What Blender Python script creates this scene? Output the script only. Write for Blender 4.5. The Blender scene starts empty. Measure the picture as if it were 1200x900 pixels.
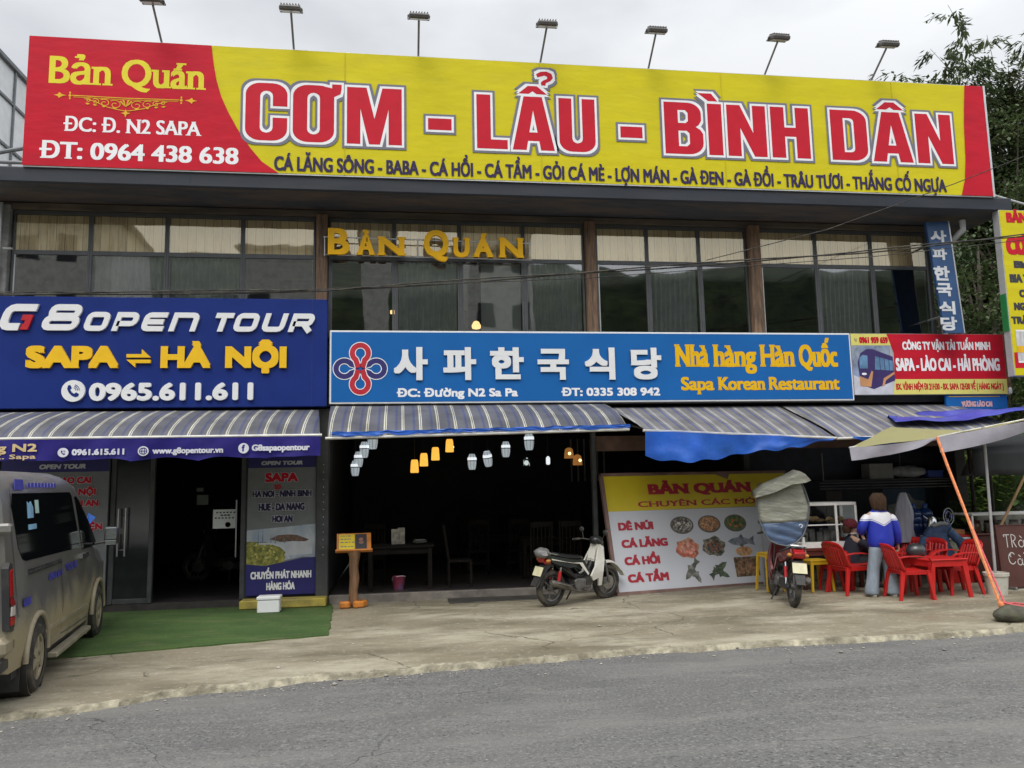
import bpy, math, random
from mathutils import Vector, Matrix, noise
from mathutils.geometry import tessellate_polygon
R = math.radians
SC = bpy.context.scene
COL = SC.collection
rnd = random.Random(7)

# ------------------------------------------------------------------ camera
cam = bpy.data.cameras.new("camera")
cam.sensor_width = 36.0
cam.lens = 27.9
cam.clip_start = 0.05
cam.clip_end = 2000.0
camo = bpy.data.objects.new("camera", cam)
COL.objects.link(camo)
CAM = Vector((0.0, -13.615, 1.9))
_yaw, _pit, _rol = R(8.03), R(7.10), R(-1.205)
_f = Vector((math.sin(_yaw)*math.cos(_pit), math.cos(_yaw)*math.cos(_pit), math.sin(_pit)))
_r0 = Vector((math.cos(_yaw), -math.sin(_yaw), 0.0))
_u0 = _r0.cross(_f)
_r = _r0*math.cos(_rol) + _u0*math.sin(_rol)
_u = -_r0*math.sin(_rol) + _u0*math.cos(_rol)
camo.matrix_world = Matrix(((_r.x, _u.x, -_f.x, CAM.x), (_r.y, _u.y, -_f.y, CAM.y),
                            (_r.z, _u.z, -_f.z, CAM.z), (0, 0, 0, 1)))
SC.camera = camo

# ------------------------------------------------------------------ sky: bright overcast
SUN_EL, SUN_AZ = R(58), R(205)          # azimuth clockwise from +Y: behind the camera, a little to the left
world = bpy.data.worlds.new("World")
SC.world = world
world.use_nodes = True
nt = world.node_tree
nt.nodes.clear()
N = nt.nodes.new
out = N("ShaderNodeOutputWorld"); bg = N("ShaderNodeBackground")
sky = N("ShaderNodeTexSky"); sky.sky_type = 'NISHITA'; sky.sun_disc = False
sky.sun_elevation = SUN_EL; sky.sun_rotation = SUN_AZ
sky.air_density = 1.0; sky.dust_density = 2.0; sky.altitude = 1500
geo = N("ShaderNodeTexCoord"); mp = N("ShaderNodeMapping")
mp.inputs['Scale'].default_value = (1.6, 1.6, 3.4)
ns = N("ShaderNodeTexNoise"); ns.inputs['Scale'].default_value = 2.1; ns.inputs['Detail'].default_value = 5
ns.inputs['Roughness'].default_value = 0.48
rp = N("ShaderNodeValToRGB")
rp.color_ramp.elements[0].position = 0.34; rp.color_ramp.elements[0].color = (6.9, 7.15, 7.5, 1)
rp.color_ramp.elements[1].position = 0.64; rp.color_ramp.elements[1].color = (9.6, 9.75, 9.9, 1)
mx = N("ShaderNodeMix"); mx.data_type = 'RGBA'; mx.inputs['Factor'].default_value = 0.9
L = nt.links.new
L(geo.outputs['Generated'], mp.inputs['Vector']); L(mp.outputs[0], ns.inputs['Vector'])
L(ns.outputs['Fac'], rp.inputs['Fac'])
L(sky.outputs[0], mx.inputs['A']); L(rp.outputs['Color'], mx.inputs['B'])
# an overcast sky is brighter overhead and towards the veiled sun than near the far horizon
sep = N("ShaderNodeSeparateXYZ"); L(geo.outputs['Generated'], sep.inputs[0])
def M_(op, a, b):
    k = N("ShaderNodeMath"); k.operation = op
    for i, v in enumerate((a, b)):
        if isinstance(v, (int, float)): k.inputs[i].default_value = v
        else: L(v, k.inputs[i])
    return k.outputs[0]
zc = M_('MAXIMUM', sep.outputs['Z'], 0.0)
fac = M_('ADD', M_('MULTIPLY', zc, 0.75), M_('ADD', M_('MULTIPLY', sep.outputs['Y'], -0.5), 0.90))
vm = N("ShaderNodeVectorMath"); vm.operation = 'SCALE'
L(mx.outputs['Result'], vm.inputs[0]); L(fac, vm.inputs['Scale'])
L(vm.outputs[0], bg.inputs['Color']); bg.inputs['Strength'].default_value = 0.086
L(bg.outputs[0], out.inputs['Surface'])

sun = bpy.data.lights.new("sun", 'SUN')
sun.energy = 1.5
sun.angle = R(35)
sun.color = (1.0, 0.97, 0.92)
suno = bpy.data.objects.new("sun", sun)
COL.objects.link(suno)
suno.rotation_euler = (R(90) - SUN_EL, 0, math.pi - SUN_AZ)   # aims from the sun towards the facade
SC.view_settings.view_transform = 'Standard'
SC.view_settings.look = 'None'
SC.view_settings.exposure = 0.5
SC.view_settings.gamma = 1.0
SC.view_settings.use_curve_mapping = False
try:
    SC.cycles.max_bounces = 7
    SC.cycles.transparent_max_bounces = 12
    SC.cycles.use_denoising = True
except Exception:
    pass

# ------------------------------------------------------------------ helpers: objects
WM = {}
def thing(name, label, cat, loc=(0, 0, 0), rz=0.0, group=None, rot=None):
    o = bpy.data.objects.new(name, None)
    o.empty_display_size = 0.1
    COL.objects.link(o)
    o.location = loc
    o.rotation_euler = rot if rot else (0, 0, rz)
    o['label'] = label; o['category'] = cat
    if group: o['group'] = group
    M = Matrix.Translation(loc) @ o.rotation_euler.to_matrix().to_4x4()
    WM[o.name] = M
    return o
def tag(o, label, cat, group=None):
    o['label'] = label; o['category'] = cat
    if group: o['group'] = group
    return o
def kids(o): return [c for c in bpy.data.objects if c.parent == o]
def dup(root, loc, rz, label, group=None):
    pairs = KID.get(root.name, [])
    r = root.copy(); COL.objects.link(r)
    r.location = loc; r.rotation_euler = (0, 0, rz); r['label'] = label
    if group: r['group'] = group
    KID[r.name] = []
    for ch in pairs:
        c = ch.copy(); COL.objects.link(c); c.parent = r; KID[r.name].append(c); KID[c.name] = []
        for g in KID.get(ch.name, []):
            d = g.copy(); COL.objects.link(d); d.parent = c; KID[c.name].append(d)
    return r
KID = {}

class MB:
    """collects faces; build() links them as ONE mesh object"""
    def __init__(self): self.v = []; self.f = []; self.M = None
    def add(self, vs, fs):
        n = len(self.v)
        if self.M is not None: vs = [self.M @ Vector(p) for p in vs]
        self.v.extend([tuple(p) for p in vs])
        self.f.extend([tuple(i + n for i in f) for f in fs])
        return self
    def poly(self, pts): return self.add(pts, [tuple(range(len(pts)))])
    def box(self, x0, x1, y0, y1, z0, z1):
        return self.add([(x0,y0,z0),(x1,y0,z0),(x1,y1,z0),(x0,y1,z0),(x0,y0,z1),(x1,y0,z1),(x1,y1,z1),(x0,y1,z1)],
                        [(3,2,1,0),(4,5,6,7),(0,1,5,4),(1,2,6,5),(2,3,7,6),(3,0,4,7)])
    def rbox(self, x0, x1, y0, y1, z0, z1, b=0.01):
        """box with chamfered edges"""
        cx, cy, cz = (x0+x1)/2, (y0+y1)/2, (z0+z1)/2
        hx, hy, hz = (x1-x0)/2, (y1-y0)/2, (z1-z0)/2
        b = min(b, hx*.9, hy*.9, hz*.9)
        vs = []; idx = {}
        for sx in (-1,1):
            for sy in (-1,1):
                for sz in (-1,1):
                    for a in range(3):
                        p = [cx+sx*(hx-b), cy+sy*(hy-b), cz+sz*(hz-b)]
                        p[a] += (sx,sy,sz)[a]*b
                        idx[(sx,sy,sz,a)] = len(vs); vs.append(p)
        fs = []
        def q(*k): fs.append(tuple(idx[i] for i in k))
        for s in (-1,1):
            c = [(-1,-1),(1,-1),(1,1),(-1,1)]
            o = c if s > 0 else c[::-1]
            q(*[(s,a,d,0) for a,d in o]); q(*[(a,s,d,1) for a,d in o[::-1]]); q(*[(a,d,s,2) for a,d in o])
        for s in (-1,1):
            for t in (-1,1):
                e = [((-1,s,t,1),(1,s,t,1),(1,s,t,2),(-1,s,t,2)), ((s,-1,t,0),(s,1,t,0),(s,1,t,2),(s,-1,t,2)), ((s,t,-1,0),(s,t,1,0),(s,t,1,1),(s,t,-1,1))]
                for k in e: q(*k)
        for sx in (-1,1):
            for sy in (-1,1):
                for sz in (-1,1): q((sx,sy,sz,0),(sx,sy,sz,1),(sx,sy,sz,2))
        return self.add(vs, fs)
    def obox(self, c, s, rz=0.0, rx=0.0, ry=0.0, b=0.0):
        old = self.M
        T = Matrix.Translation(c) @ Matrix.Rotation(rz,4,'Z') @ Matrix.Rotation(ry,4,'Y') @ Matrix.Rotation(rx,4,'X')
        self.M = T if old is None else old @ T
        if b: self.rbox(-s[0]/2, s[0]/2, -s[1]/2, s[1]/2, -s[2]/2, s[2]/2, b)
        else: self.box(-s[0]/2, s[0]/2, -s[1]/2, s[1]/2, -s[2]/2, s[2]/2)
        self.M = old
        return self
    def tube(self, pts, r, n=8, caps=True, flat=1.0, closed=False):
        pts = [Vector(p) for p in pts]
        rs = r if isinstance(r, (list, tuple)) else [r]*len(pts)
        up = None; rings = []
        for i, p in enumerate(pts):
            if closed: t = (pts[(i+1) % len(pts)] - pts[i-1])
            else: t = (pts[min(i+1, len(pts)-1)] - pts[max(i-1, 0)])
            if t.length < 1e-9: t = Vector((0,0,1))
            t.normalize()
            if up is None:
                a = Vector((0,0,1)) if abs(t.z) < 0.9 else Vector((0,1,0))
                up = (a - t*a.dot(t)).normalized()
            else:
                up = up - t*up.dot(t)
                up = up.normalized() if up.length > 1e-6 else Vector((1,0,0))
            s = t.cross(up)
            rings.append([p + up*(math.sin(2*math.pi*k/n)*rs[i]*flat) + s*(math.cos(2*math.pi*k/n)*rs[i]) for k in range(n)])
        return self.loft(rings, caps and not closed, closed)
    def loft(self, rings, caps=True, closed=False):
        n = len(rings[0]); vs = [p for r_ in rings for p in r_]; fs = []
        m = len(rings)
        for i in range(m if closed else m-1):
            j = (i+1) % m
            for k in range(n):
                l = (k+1) % n
                fs.append((i*n+k, i*n+l, j*n+l, j*n+k))
        if caps:
            fs.append(tuple(range(n))[::-1]); fs.append(tuple((m-1)*n+k for k in range(n)))
        return self.add(vs, fs)
    def lathe(self, prof, c=(0,0,0), n=16, axis='Z', caps=True):
        rings = []
        for r_, h in prof:
            ring = []
            for k in range(n):
                a = 2*math.pi*k/n; x, y = r_*math.cos(a), r_*math.sin(a)
                p = {'Z': (x,y,h), 'X': (h,x,y), 'Y': (y,h,x)}[axis]
                ring.append((p[0]+c[0], p[1]+c[1], p[2]+c[2]))
            rings.append(ring)
        return self.loft(rings, caps)
    def torus(self, c, Rr, r, axis='Y', n=28, m=8, a0=0.0, a1=None, flat=1.0):
        closed = a1 is None
        rings = []
        cnt = n if closed else n+1
        for i in range(cnt):
            a = a0 + (2*math.pi*i/n if closed else (a1-a0)*i/n)
            ring = []
            for k in range(m):
                b = 2*math.pi*k/m
                rad = Rr + r*math.cos(b); w = r*flat*math.sin(b)
                x, z = rad*math.cos(a), rad*math.sin(a)
                p = {'Y': (x,w,z), 'X': (w,x,z), 'Z': (x,z,w)}[axis]
                ring.append((p[0]+c[0], p[1]+c[1], p[2]+c[2]))
            rings.append(ring)
        return self.loft(rings, not closed, closed)
    def sphere(self, c, r, nu=12, nv=8, z0=-1.0, z1=1.0):
        if not isinstance(r, (tuple, list)): r = (r, r, r)
        prof = []
        a0, a1 = math.asin(max(-1, z0)), math.asin(min(1, z1))
        rings = []
        for i in range(nv+1):
            a = a0 + (a1-a0)*i/nv
            cr = max(math.cos(a), 1e-4)
            rings.append([(c[0]+r[0]*cr*math.cos(2*math.pi*k/nu), c[1]+r[1]*cr*math.sin(2*math.pi*k/nu), c[2]+r[2]*math.sin(a)) for k in range(nu)])
        return self.loft(rings)
    def prism(self, pts, fr, d0, d1):
        """pts (u,v) polygon, fr(u,v,d)->xyz, extruded from d0 to d1"""
        n = len(pts)
        tri = tessellate_polygon([[Vector((p[0], p[1], 0)) for p in pts]])
        vs = [fr(u, v, d0) for u, v in pts] + [fr(u, v, d1) for u, v in pts]
        fs = [tuple(t) for t in tri] + [tuple(i+n for i in t[::-1]) for t in tri]
        fs += [(i, (i+1) % n, (i+1) % n + n, i+n) for i in range(n)]
        return self.add(vs, fs)
    def sheet(self, pts, fr, d=0.0):
        tri = tessellate_polygon([[Vector((p[0], p[1], 0)) for p in pts]])
        return self.add([fr(u, v, d) for u, v in pts], [tuple(t) for t in tri])
    def grid(self, fn, nu, nv):
        vs = [fn(i/nu, j/nv) for j in range(nv+1) for i in range(nu+1)]
        fs = [(j*(nu+1)+i, j*(nu+1)+i+1, (j+1)*(nu+1)+i+1, (j+1)*(nu+1)+i) for j in range(nv) for i in range(nu)]
        return self.add(vs, fs)
    def build(self, name, m, parent=None, w=False, smooth=None, solid=0.0, subsurf=0, bevel=0.0):
        me = bpy.data.meshes.new(name)
        vs = self.v
        if parent is not None and w:
            Mi = WM[parent.name].inverted()
            vs = [tuple(Mi @ Vector(p)) for p in vs]
        me.from_pydata(vs, [], self.f)
        me.validate()
        me.update()
        if m is not None: me.materials.append(m)
        o = bpy.data.objects.new(name, me)
        COL.objects.link(o)
        if parent is not None:
            o.parent = parent
            KID.setdefault(parent.name, []).append(o)
            WM[o.name] = WM[parent.name]
        else: WM[o.name] = Matrix.Identity(4)
        if smooth is not None:
            me.polygons.foreach_set('use_smooth', [True]*len(me.polygons))
            me.set_sharp_from_angle(angle=R(smooth))
        if solid:
            md = o.modifiers.new("solid", 'SOLIDIFY'); md.thickness = solid; md.offset = 0
        if bevel:
            md = o.modifiers.new("bevel", 'BEVEL'); md.width = bevel; md.segments = 2; md.limit_method = 'ANGLE'; md.angle_limit = R(40)
        if subsurf:
            md = o.modifiers.new("sub", 'SUBSURF'); md.levels = subsurf; md.render_levels = subsurf
        return o
def structure(o, kind='structure'): o['kind'] = kind; return o
def skin_mesh(name, joints, edges, m, parent, sub=1, root=None, smooth=True):
    """joints {name: (xyz, r or (rx,ry))}; grows one continuous mesh along the edges"""
    names = list(joints); idx = {n: i for i, n in enumerate(names)}
    me = bpy.data.meshes.new(name + "_skeleton")
    me.from_pydata([joints[n][0] for n in names], [(idx[a], idx[b]) for a, b in edges], [])
    o = bpy.data.objects.new(name + "_skeleton", me); COL.objects.link(o)
    md = o.modifiers.new("skin", 'SKIN'); md.use_smooth_shade = True; md.branch_smoothing = 0.4
    for n in names:
        r_ = joints[n][1]
        me.skin_vertices[0].data[idx[n]].radius = r_ if isinstance(r_, tuple) else (r_, r_)
        me.skin_vertices[0].data[idx[n]].use_root = (n == (root or names[0]))
    md2 = o.modifiers.new("sub", 'SUBSURF'); md2.levels = sub; md2.render_levels = sub
    dg = bpy.context.evaluated_depsgraph_get(); dg.update()
    nm = bpy.data.meshes.new_from_object(o.evaluated_get(dg))
    bpy.data.objects.remove(o); bpy.data.meshes.remove(me)
    nm.name = name
    nm.materials.clear(); nm.materials.append(m)
    nm.polygons.foreach_set('use_smooth', [True]*len(nm.polygons))
    r_ = bpy.data.objects.new(name, nm); COL.objects.link(r_)
    r_.parent = parent; KID.setdefault(parent.name, []).append(r_); WM[r_.name] = WM[parent.name]
    return r_

# ------------------------------------------------------------------ helpers: materials
def S(r, g, b):
    def c(v):
        v /= 255.0
        return v/12.92 if v <= 0.04045 else ((v+0.055)/1.055)**2.4
    return (c(r), c(g), c(b))
MATS = {}
def mat(name, col, rough=0.6, metal=0.0, var=0.12, scale=6.0, bump=0.0, bscale=60.0, spec=0.5, coat=0.0, dirt=None, dscale=2.5, damt=0.5, stretch=(1,1,1), emit=None, es=1.0):
    """principled with mottled colour, optional second (dirt) colour in irregular patches, optional bump"""
    if name in MATS: return MATS[name]
    m = bpy.data.materials.new(name); m.use_nodes = True
    t = m.node_tree; b = t.nodes['Principled BSDF']; l = t.links.new; n = t.nodes.new
    b.inputs['Roughness'].default_value = rough; b.inputs['Metallic'].default_value = metal
    b.inputs['Specular IOR Level'].default_value = spec
    if coat: b.inputs['Coat Weight'].default_value = coat
    tc = n("ShaderNodeTexCoord"); mpn = n("ShaderNodeMapping"); mpn.inputs['Scale'].default_value = stretch
    l(tc.outputs['Object'], mpn.inputs['Vector'])
    nz = n("ShaderNodeTexNoise"); nz.inputs['Scale'].default_value = scale; nz.inputs['Detail'].default_value = 6
    l(mpn.outputs[0], nz.inputs['Vector'])
    mr = n("ShaderNodeMapRange"); mr.inputs['From Min'].default_value = 0.3; mr.inputs['From Max'].default_value = 0.7
    mr.inputs['To Min'].default_value = 1-var; mr.inputs['To Max'].default_value = 1+var
    l(nz.outputs['Fac'], mr.inputs['Value'])
    hv = n("ShaderNodeMix"); hv.data_type = 'RGBA'; hv.blend_type = 'MULTIPLY'; hv.inputs['Factor'].default_value = 1
    hv.inputs['A'].default_value = (*col, 1)
    cb = n("ShaderNodeCombineColor")
    for k in range(3): l(mr.outputs[0], cb.inputs[k])
    l(cb.outputs[0], hv.inputs['B'])
    last = hv.outputs['Result']
    if dirt is not None:
        dz = n("ShaderNodeTexNoise"); dz.inputs['Scale'].default_value = dscale; dz.inputs['Detail'].default_value = 8; dz.inputs['Roughness'].default_value = 0.62
        l(mpn.outputs[0], dz.inputs['Vector'])
        dr = n("ShaderNodeMapRange"); dr.inputs['From Min'].default_value = 0.45; dr.inputs['From Max'].default_value = 0.68
        dr.inputs['To Max'].default_value = damt
        l(dz.outputs['Fac'], dr.inputs['Value'])
        dm = n("ShaderNodeMix"); dm.data_type = 'RGBA'; dm.inputs['B'].default_value = (*dirt, 1)
        l(dr.outputs[0], dm.inputs['Factor']); l(last, dm.inputs['A']); last = dm.outputs['Result']
    l(last, b.inputs['Base Color'])
    if bump:
        bz = n("ShaderNodeTexNoise"); bz.inputs['Scale'].default_value = bscale; bz.inputs['Detail'].default_value = 4
        l(mpn.outputs[0], bz.inputs['Vector'])
        bn = n("ShaderNodeBump"); bn.inputs['Strength'].default_value = bump; bn.inputs['Distance'].default_value = 0.02
        l(bz.outputs['Fac'], bn.inputs['Height']); l(bn.outputs[0], b.inputs['Normal'])
    if emit:
        b.inputs['Emission Color'].default_value = (*emit, 1); b.inputs['Emission Strength'].default_value = es
    MATS[name] = m
    return m
def glass(name, tint=(0.6, 0.65, 0.65), refl=1.0, rough=0.02, ior=1.5, coat=(1, 1, 1)):
    if name in MATS: return MATS[name]
    m = bpy.data.materials.new(name); m.use_nodes = True
    t = m.node_tree; t.nodes.clear(); n = t.nodes.new; l = t.links.new
    o = n("ShaderNodeOutputMaterial"); mxs = n("ShaderNodeMixShader"); tr = n("ShaderNodeBsdfTransparent"); gl = n("ShaderNodeBsdfGlossy")
    fr = n("ShaderNodeFresnel"); fr.inputs['IOR'].default_value = ior
    mm = n("ShaderNodeMath"); mm.operation = 'MULTIPLY'; mm.inputs[1].default_value = refl; mm.use_clamp = True
    tr.inputs[0].default_value = (*tint, 1); gl.inputs['Roughness'].default_value = rough; gl.inputs[0].default_value = (*coat, 1)
    tcd = n("ShaderNodeTexCoord"); wz = n("ShaderNodeTexNoise"); wz.inputs['Scale'].default_value = 1.3; wz.inputs['Detail'].default_value = 1
    bp = n("ShaderNodeBump"); bp.inputs['Strength'].default_value = 0.06; bp.inputs['Distance'].default_value = 0.05
    l(tcd.outputs['Object'], wz.inputs['Vector']); l(wz.outputs['Fac'], bp.inputs['Height']); l(bp.outputs[0], gl.inputs['Normal'])
    l(fr.outputs[0], mm.inputs[0]); l(mm.outputs[0], mxs.inputs[0]); l(tr.outputs[0], mxs.inputs[1]); l(gl.outputs[0], mxs.inputs[2]); l(mxs.outputs[0], o.inputs[0])
    MATS[name] = m
    return m

# ------------------------------------------------------------------ helpers: lettering
_tc = {}
def text_shapes(body, res=4):
    key = (body, res)
    if key in _tc: return _tc[key]
    cu = bpy.data.curves.new("lettering_source", 'FONT'); cu.body = body; cu.size = 1.0
    ob = bpy.data.objects.new("lettering_source", cu); COL.objects.link(ob)
    dg = bpy.context.evaluated_depsgraph_get(); dg.update()
    oe = ob.evaluated_get(dg)
    cc = oe.to_curve(dg)
    groups = {}
    for si, sp in enumerate(cc.splines):
        pts = []
        bp = sp.bezier_points
        n = len(bp)
        if n < 2: continue
        for i in range(n):
            a, b = bp[i], bp[(i+1) % n]
            p0, p1, p2, p3 = a.co, a.handle_right, b.handle_left, b.co
            d = (p3-p0)
            dl = d.length
            if dl < 1e-6: continue
            def off(p): return abs((p-p0).x*d.y - (p-p0).y*d.x)/dl
            st = 1 if max(off(p1), off(p2)) < 0.002 else res
            for k in range(st):
                t = k/st; s = 1-t
                q = p0*(s**3) + p1*(3*s*s*t) + p2*(3*s*t*t) + p3*(t**3)
                if not pts or (abs(q.x-pts[-1][0]) + abs(q.y-pts[-1][1])) > 1e-5: pts.append((q.x, q.y))
        if len(pts) >= 3:
            ci = getattr(sp, 'character_index', 0)
            groups.setdefault(ci, []).append(pts)
    oe.to_curve_clear()
    bpy.data.objects.remove(ob); bpy.data.curves.remove(cu)
    def area(p): return 0.5*sum(p[i-1][0]*p[i][1]-p[i][0]*p[i-1][1] for i in range(len(p)))
    def inside(pt, poly):
        c = False; x, y = pt
        for i in range(len(poly)):
            x0, y0 = poly[i-1]; x1, y1 = poly[i]
            if (y0 > y) != (y1 > y) and x < (x1-x0)*(y-y0)/(y1-y0)+x0: c = not c
        return c
    shapes = []
    for ci, cs in groups.items():
        cs = [(area(p), p) for p in cs]
        sg = max(cs, key=lambda a: abs(a[0]))[0]
        outs = [[p, []] for a, p in cs if a*sg > 0]
        for a, p in cs:
            if a*sg > 0: continue
            best = None
            for o_ in outs:
                if inside(p[0], o_[0]) and (best is None or abs(area(o_[0])) < abs(area(best[0]))): best = o_
            if best: best[1].append(p)
        ch = body[ci] if ci < len(body) else ''
        for o_ in outs: shapes.append((ch, o_[0], o_[1]))
    _tc[key] = shapes
    return shapes
def _cap():
    ys = [p[1] for _, o, h in text_shapes("H") for p in o]
    return min(ys), max(ys)
CAP = _cap()
def lettering(mb, body, fr, u0, u1, v0, h, d=0.0, bold=(0, 0), serif=0.0, shear=0.0, depth=0.0, ring=False, res=4, arc=None, keep=0.0, slope=0.0):
    """fits body between u0 and u1 with its baseline at v0 and cap height h; d = distance out of the board;
    bold=(bu,bv) thickens; depth>0 makes raised letters with sides"""
    sh = text_shapes(body, res)
    xs = [p[0] for _, o, _h in sh for p in o]
    x0, x1 = min(xs), max(xs)
    bu, bv = bold
    sx = (u1-u0-2*bu)/(x1-x0); sy = (h-2*bv)/(CAP[1]-CAP[0])
    stem_u, stem_v = 0.075*sx, 0.07*sy
    if bu == 0 and bv == 0: offs = [(0, 0)]
    elif ring:
        offs = [(0, 0)] + [(bu*math.cos(math.pi*k/4), bv*math.sin(math.pi*k/4)) for k in range(8)]
    else:
        nx = max(1, math.ceil(2*bu/stem_u)); ny = max(1, math.ceil(2*bv/stem_v))
        offs = []
        for i in range(nx+1):
            for j in range(ny+1):
                if 0 < i < nx and 0 < j < ny and (nx > 2 or ny > 2) and (i+j) % 2: continue
                offs.append((-bu+2*bu*i/nx, -bv+2*bv*j/ny))
    polys = []
    for ch, o, hs in sh:
        polys.append((o, hs))
        if serif and not ch.isdigit() and ch not in '-.,:;/':
            xh = 0.52*(CAP[1]-CAP[0])*1.42
            n = len(o)
            for i in range(n):
                a, b_ = o[i], o[(i+1) % n]
                if abs(a[1]-b_[1]) < 0.006 and 0.03 < abs(a[0]-b_[0]) < 0.16:
                    y = a[1]
                    cx = (a[0]+b_[0])/2; hw = abs(a[0]-b_[0])/2 + serif
                    up = None
                    if abs(y-CAP[0]) < 0.02: up = 1
                    elif abs(y-CAP[1]) < 0.03 or abs(y-0.5) < 0.06: up = -1
                    elif y < -0.1: up = 1
                    if up is None: continue
                    t = 0.028*up
                    if up == -1 and ch in 'nuarm' and y < CAP[1]-0.05: # flag serif to the left only
                        polys.append(([(cx-hw, y-0.0), (cx+hw-serif, y), (cx+hw-serif, y+2*t), (cx-hw, y+1.2*t)], []))
                    else: polys.append(([(cx-hw, y), (cx+hw, y), (cx+hw, y+t), (cx-hw, y+t)], []))
    k = 0
    for o, hs in polys:
        loops = [o] + hs
        tri = tessellate_polygon([[Vector((p[0], p[1], 0)) for p in lp] for lp in loops])
        flat = [p for lp in loops for p in lp]
        for (ou, ov) in offs:
            dd = d + depth + 0.00007*(k % 29)
            k += 1
            pts = []
            for p in flat:
                u = (p[0]-x0)*sx; v = (p[1]-CAP[0])*sy
                pts.append((u0+bu+u+ou+shear*(v+bv), v0+bv+v+ov + slope*u))
            vs = [fr(u, v, dd) for u, v in pts]
            fs = [tuple(t) for t in tri]
            if depth:
                nn = len(vs); vs = vs + [fr(u, v, d) for u, v in pts]
                st = 0
                for lp in loops:
                    m_ = len(lp)
                    for i in range(m_):
                        fs.append((st+i, st+(i+1) % m_, st+(i+1) % m_+nn, st+i+nn))
                    st += m_
            mb.add(vs, fs)
    return mb
def facade(Y):
    """frame on a plane facing the street at depth Y: u = X, v = Z, d = out towards the street"""
    return lambda u, v, d: (u, Y-d, v)
def ribbon(mb, pts, w, fr, d, shear=0.0, v0=0.0, depth=0.0):
    """polyline of width w (mitred) laid on a frame"""
    P = [Vector((p[0], p[1], 0)) for p in pts]
    keepi = [i for i in range(len(P)) if i == 0 or (P[i]-P[i-1]).length > 1e-5]
    if isinstance(w, (list, tuple)): w = [w[i] for i in keepi]
    P = [P[i] for i in keepi]
    Lp, Rp = [], []
    loop = len(P) > 4 and (P[0]-P[-1]).length < 1e-4
    for i, p in enumerate(P):
        a = (P[i]-P[i-1]).normalized() if i > 0 else ((P[-1]-P[-2]).normalized() if loop else (P[1]-P[0]).normalized())
        b = (P[i+1]-P[i]).normalized() if i < len(P)-1 else ((P[1]-P[0]).normalized() if loop else a)
        t = (a+b)
        t = t.normalized() if t.length > 1e-6 else a
        n_ = Vector((-t.y, t.x, 0)); c = max(0.5, n_.dot(Vector((-a.y, a.x, 0))))
        ww = w[i] if isinstance(w, (list, tuple)) else w
        Lp.append(p + n_*(ww/2/c)); Rp.append(p - n_*(ww/2/c))
    poly = [(p.x + shear*(p.y-v0), p.y) for p in Lp + Rp[::-1]]
    n = len(P)
    m = 2*n
    vs = [fr(u, v, d+depth) for u, v in poly]
    fs = [(i, i+1, m-2-i, m-1-i) for i in range(n-1)]
    if depth:
        vs += [fr(u, v, d) for u, v in poly]
        fs += [(i, (i+1) % m, (i+1) % m+m, i+m) for i in range(m)]
    return mb.add(vs, fs)
def ellipse(cu, cv, ru, rv, n=24): return [(cu+ru*math.cos(2*math.pi*k/n), cv+rv*math.sin(2*math.pi*k/n)) for k in range(n)]
# ------------------------------------------------------------------ the ground
def gz(x): return 0.006*max(0.0, min(x, 14.0)+1)
KERB = [(-26,-9.6),(-12,-7.5),(-6,-6.5),(-3.44,-5.91),(-3.06,-5.83),(-2.71,-5.63),(-2.32,-5.44),(-1.81,-5.3),(-1.27,-5.15),(-0.61,-5.06),(0.08,-4.97),(0.8,-4.88),(1.55,-4.82),(2.14,-4.76),(2.95,-4.68),(3.63,-4.72),(4.16,-4.70),(5.16,-4.76),(6.25,-4.77),(7.41,-4.72),(10,-4.6),(14,-4.4),(26,-3.6)]
def kerb_y(x):
    for (a, ya), (b, yb) in zip(KERB, KERB[1:]):
        if a <= x <= b: return ya+(yb-ya)*(x-a)/(b-a)
    return KERB[-1][1]
def jag(x): return 0.10*noise.noise((x*1.7, 3.1, 0)) + 0.05*noise.noise((x*6.3, 8.2, 0)) + 0.03*noise.noise((x*17, 1.2, 0))

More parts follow.
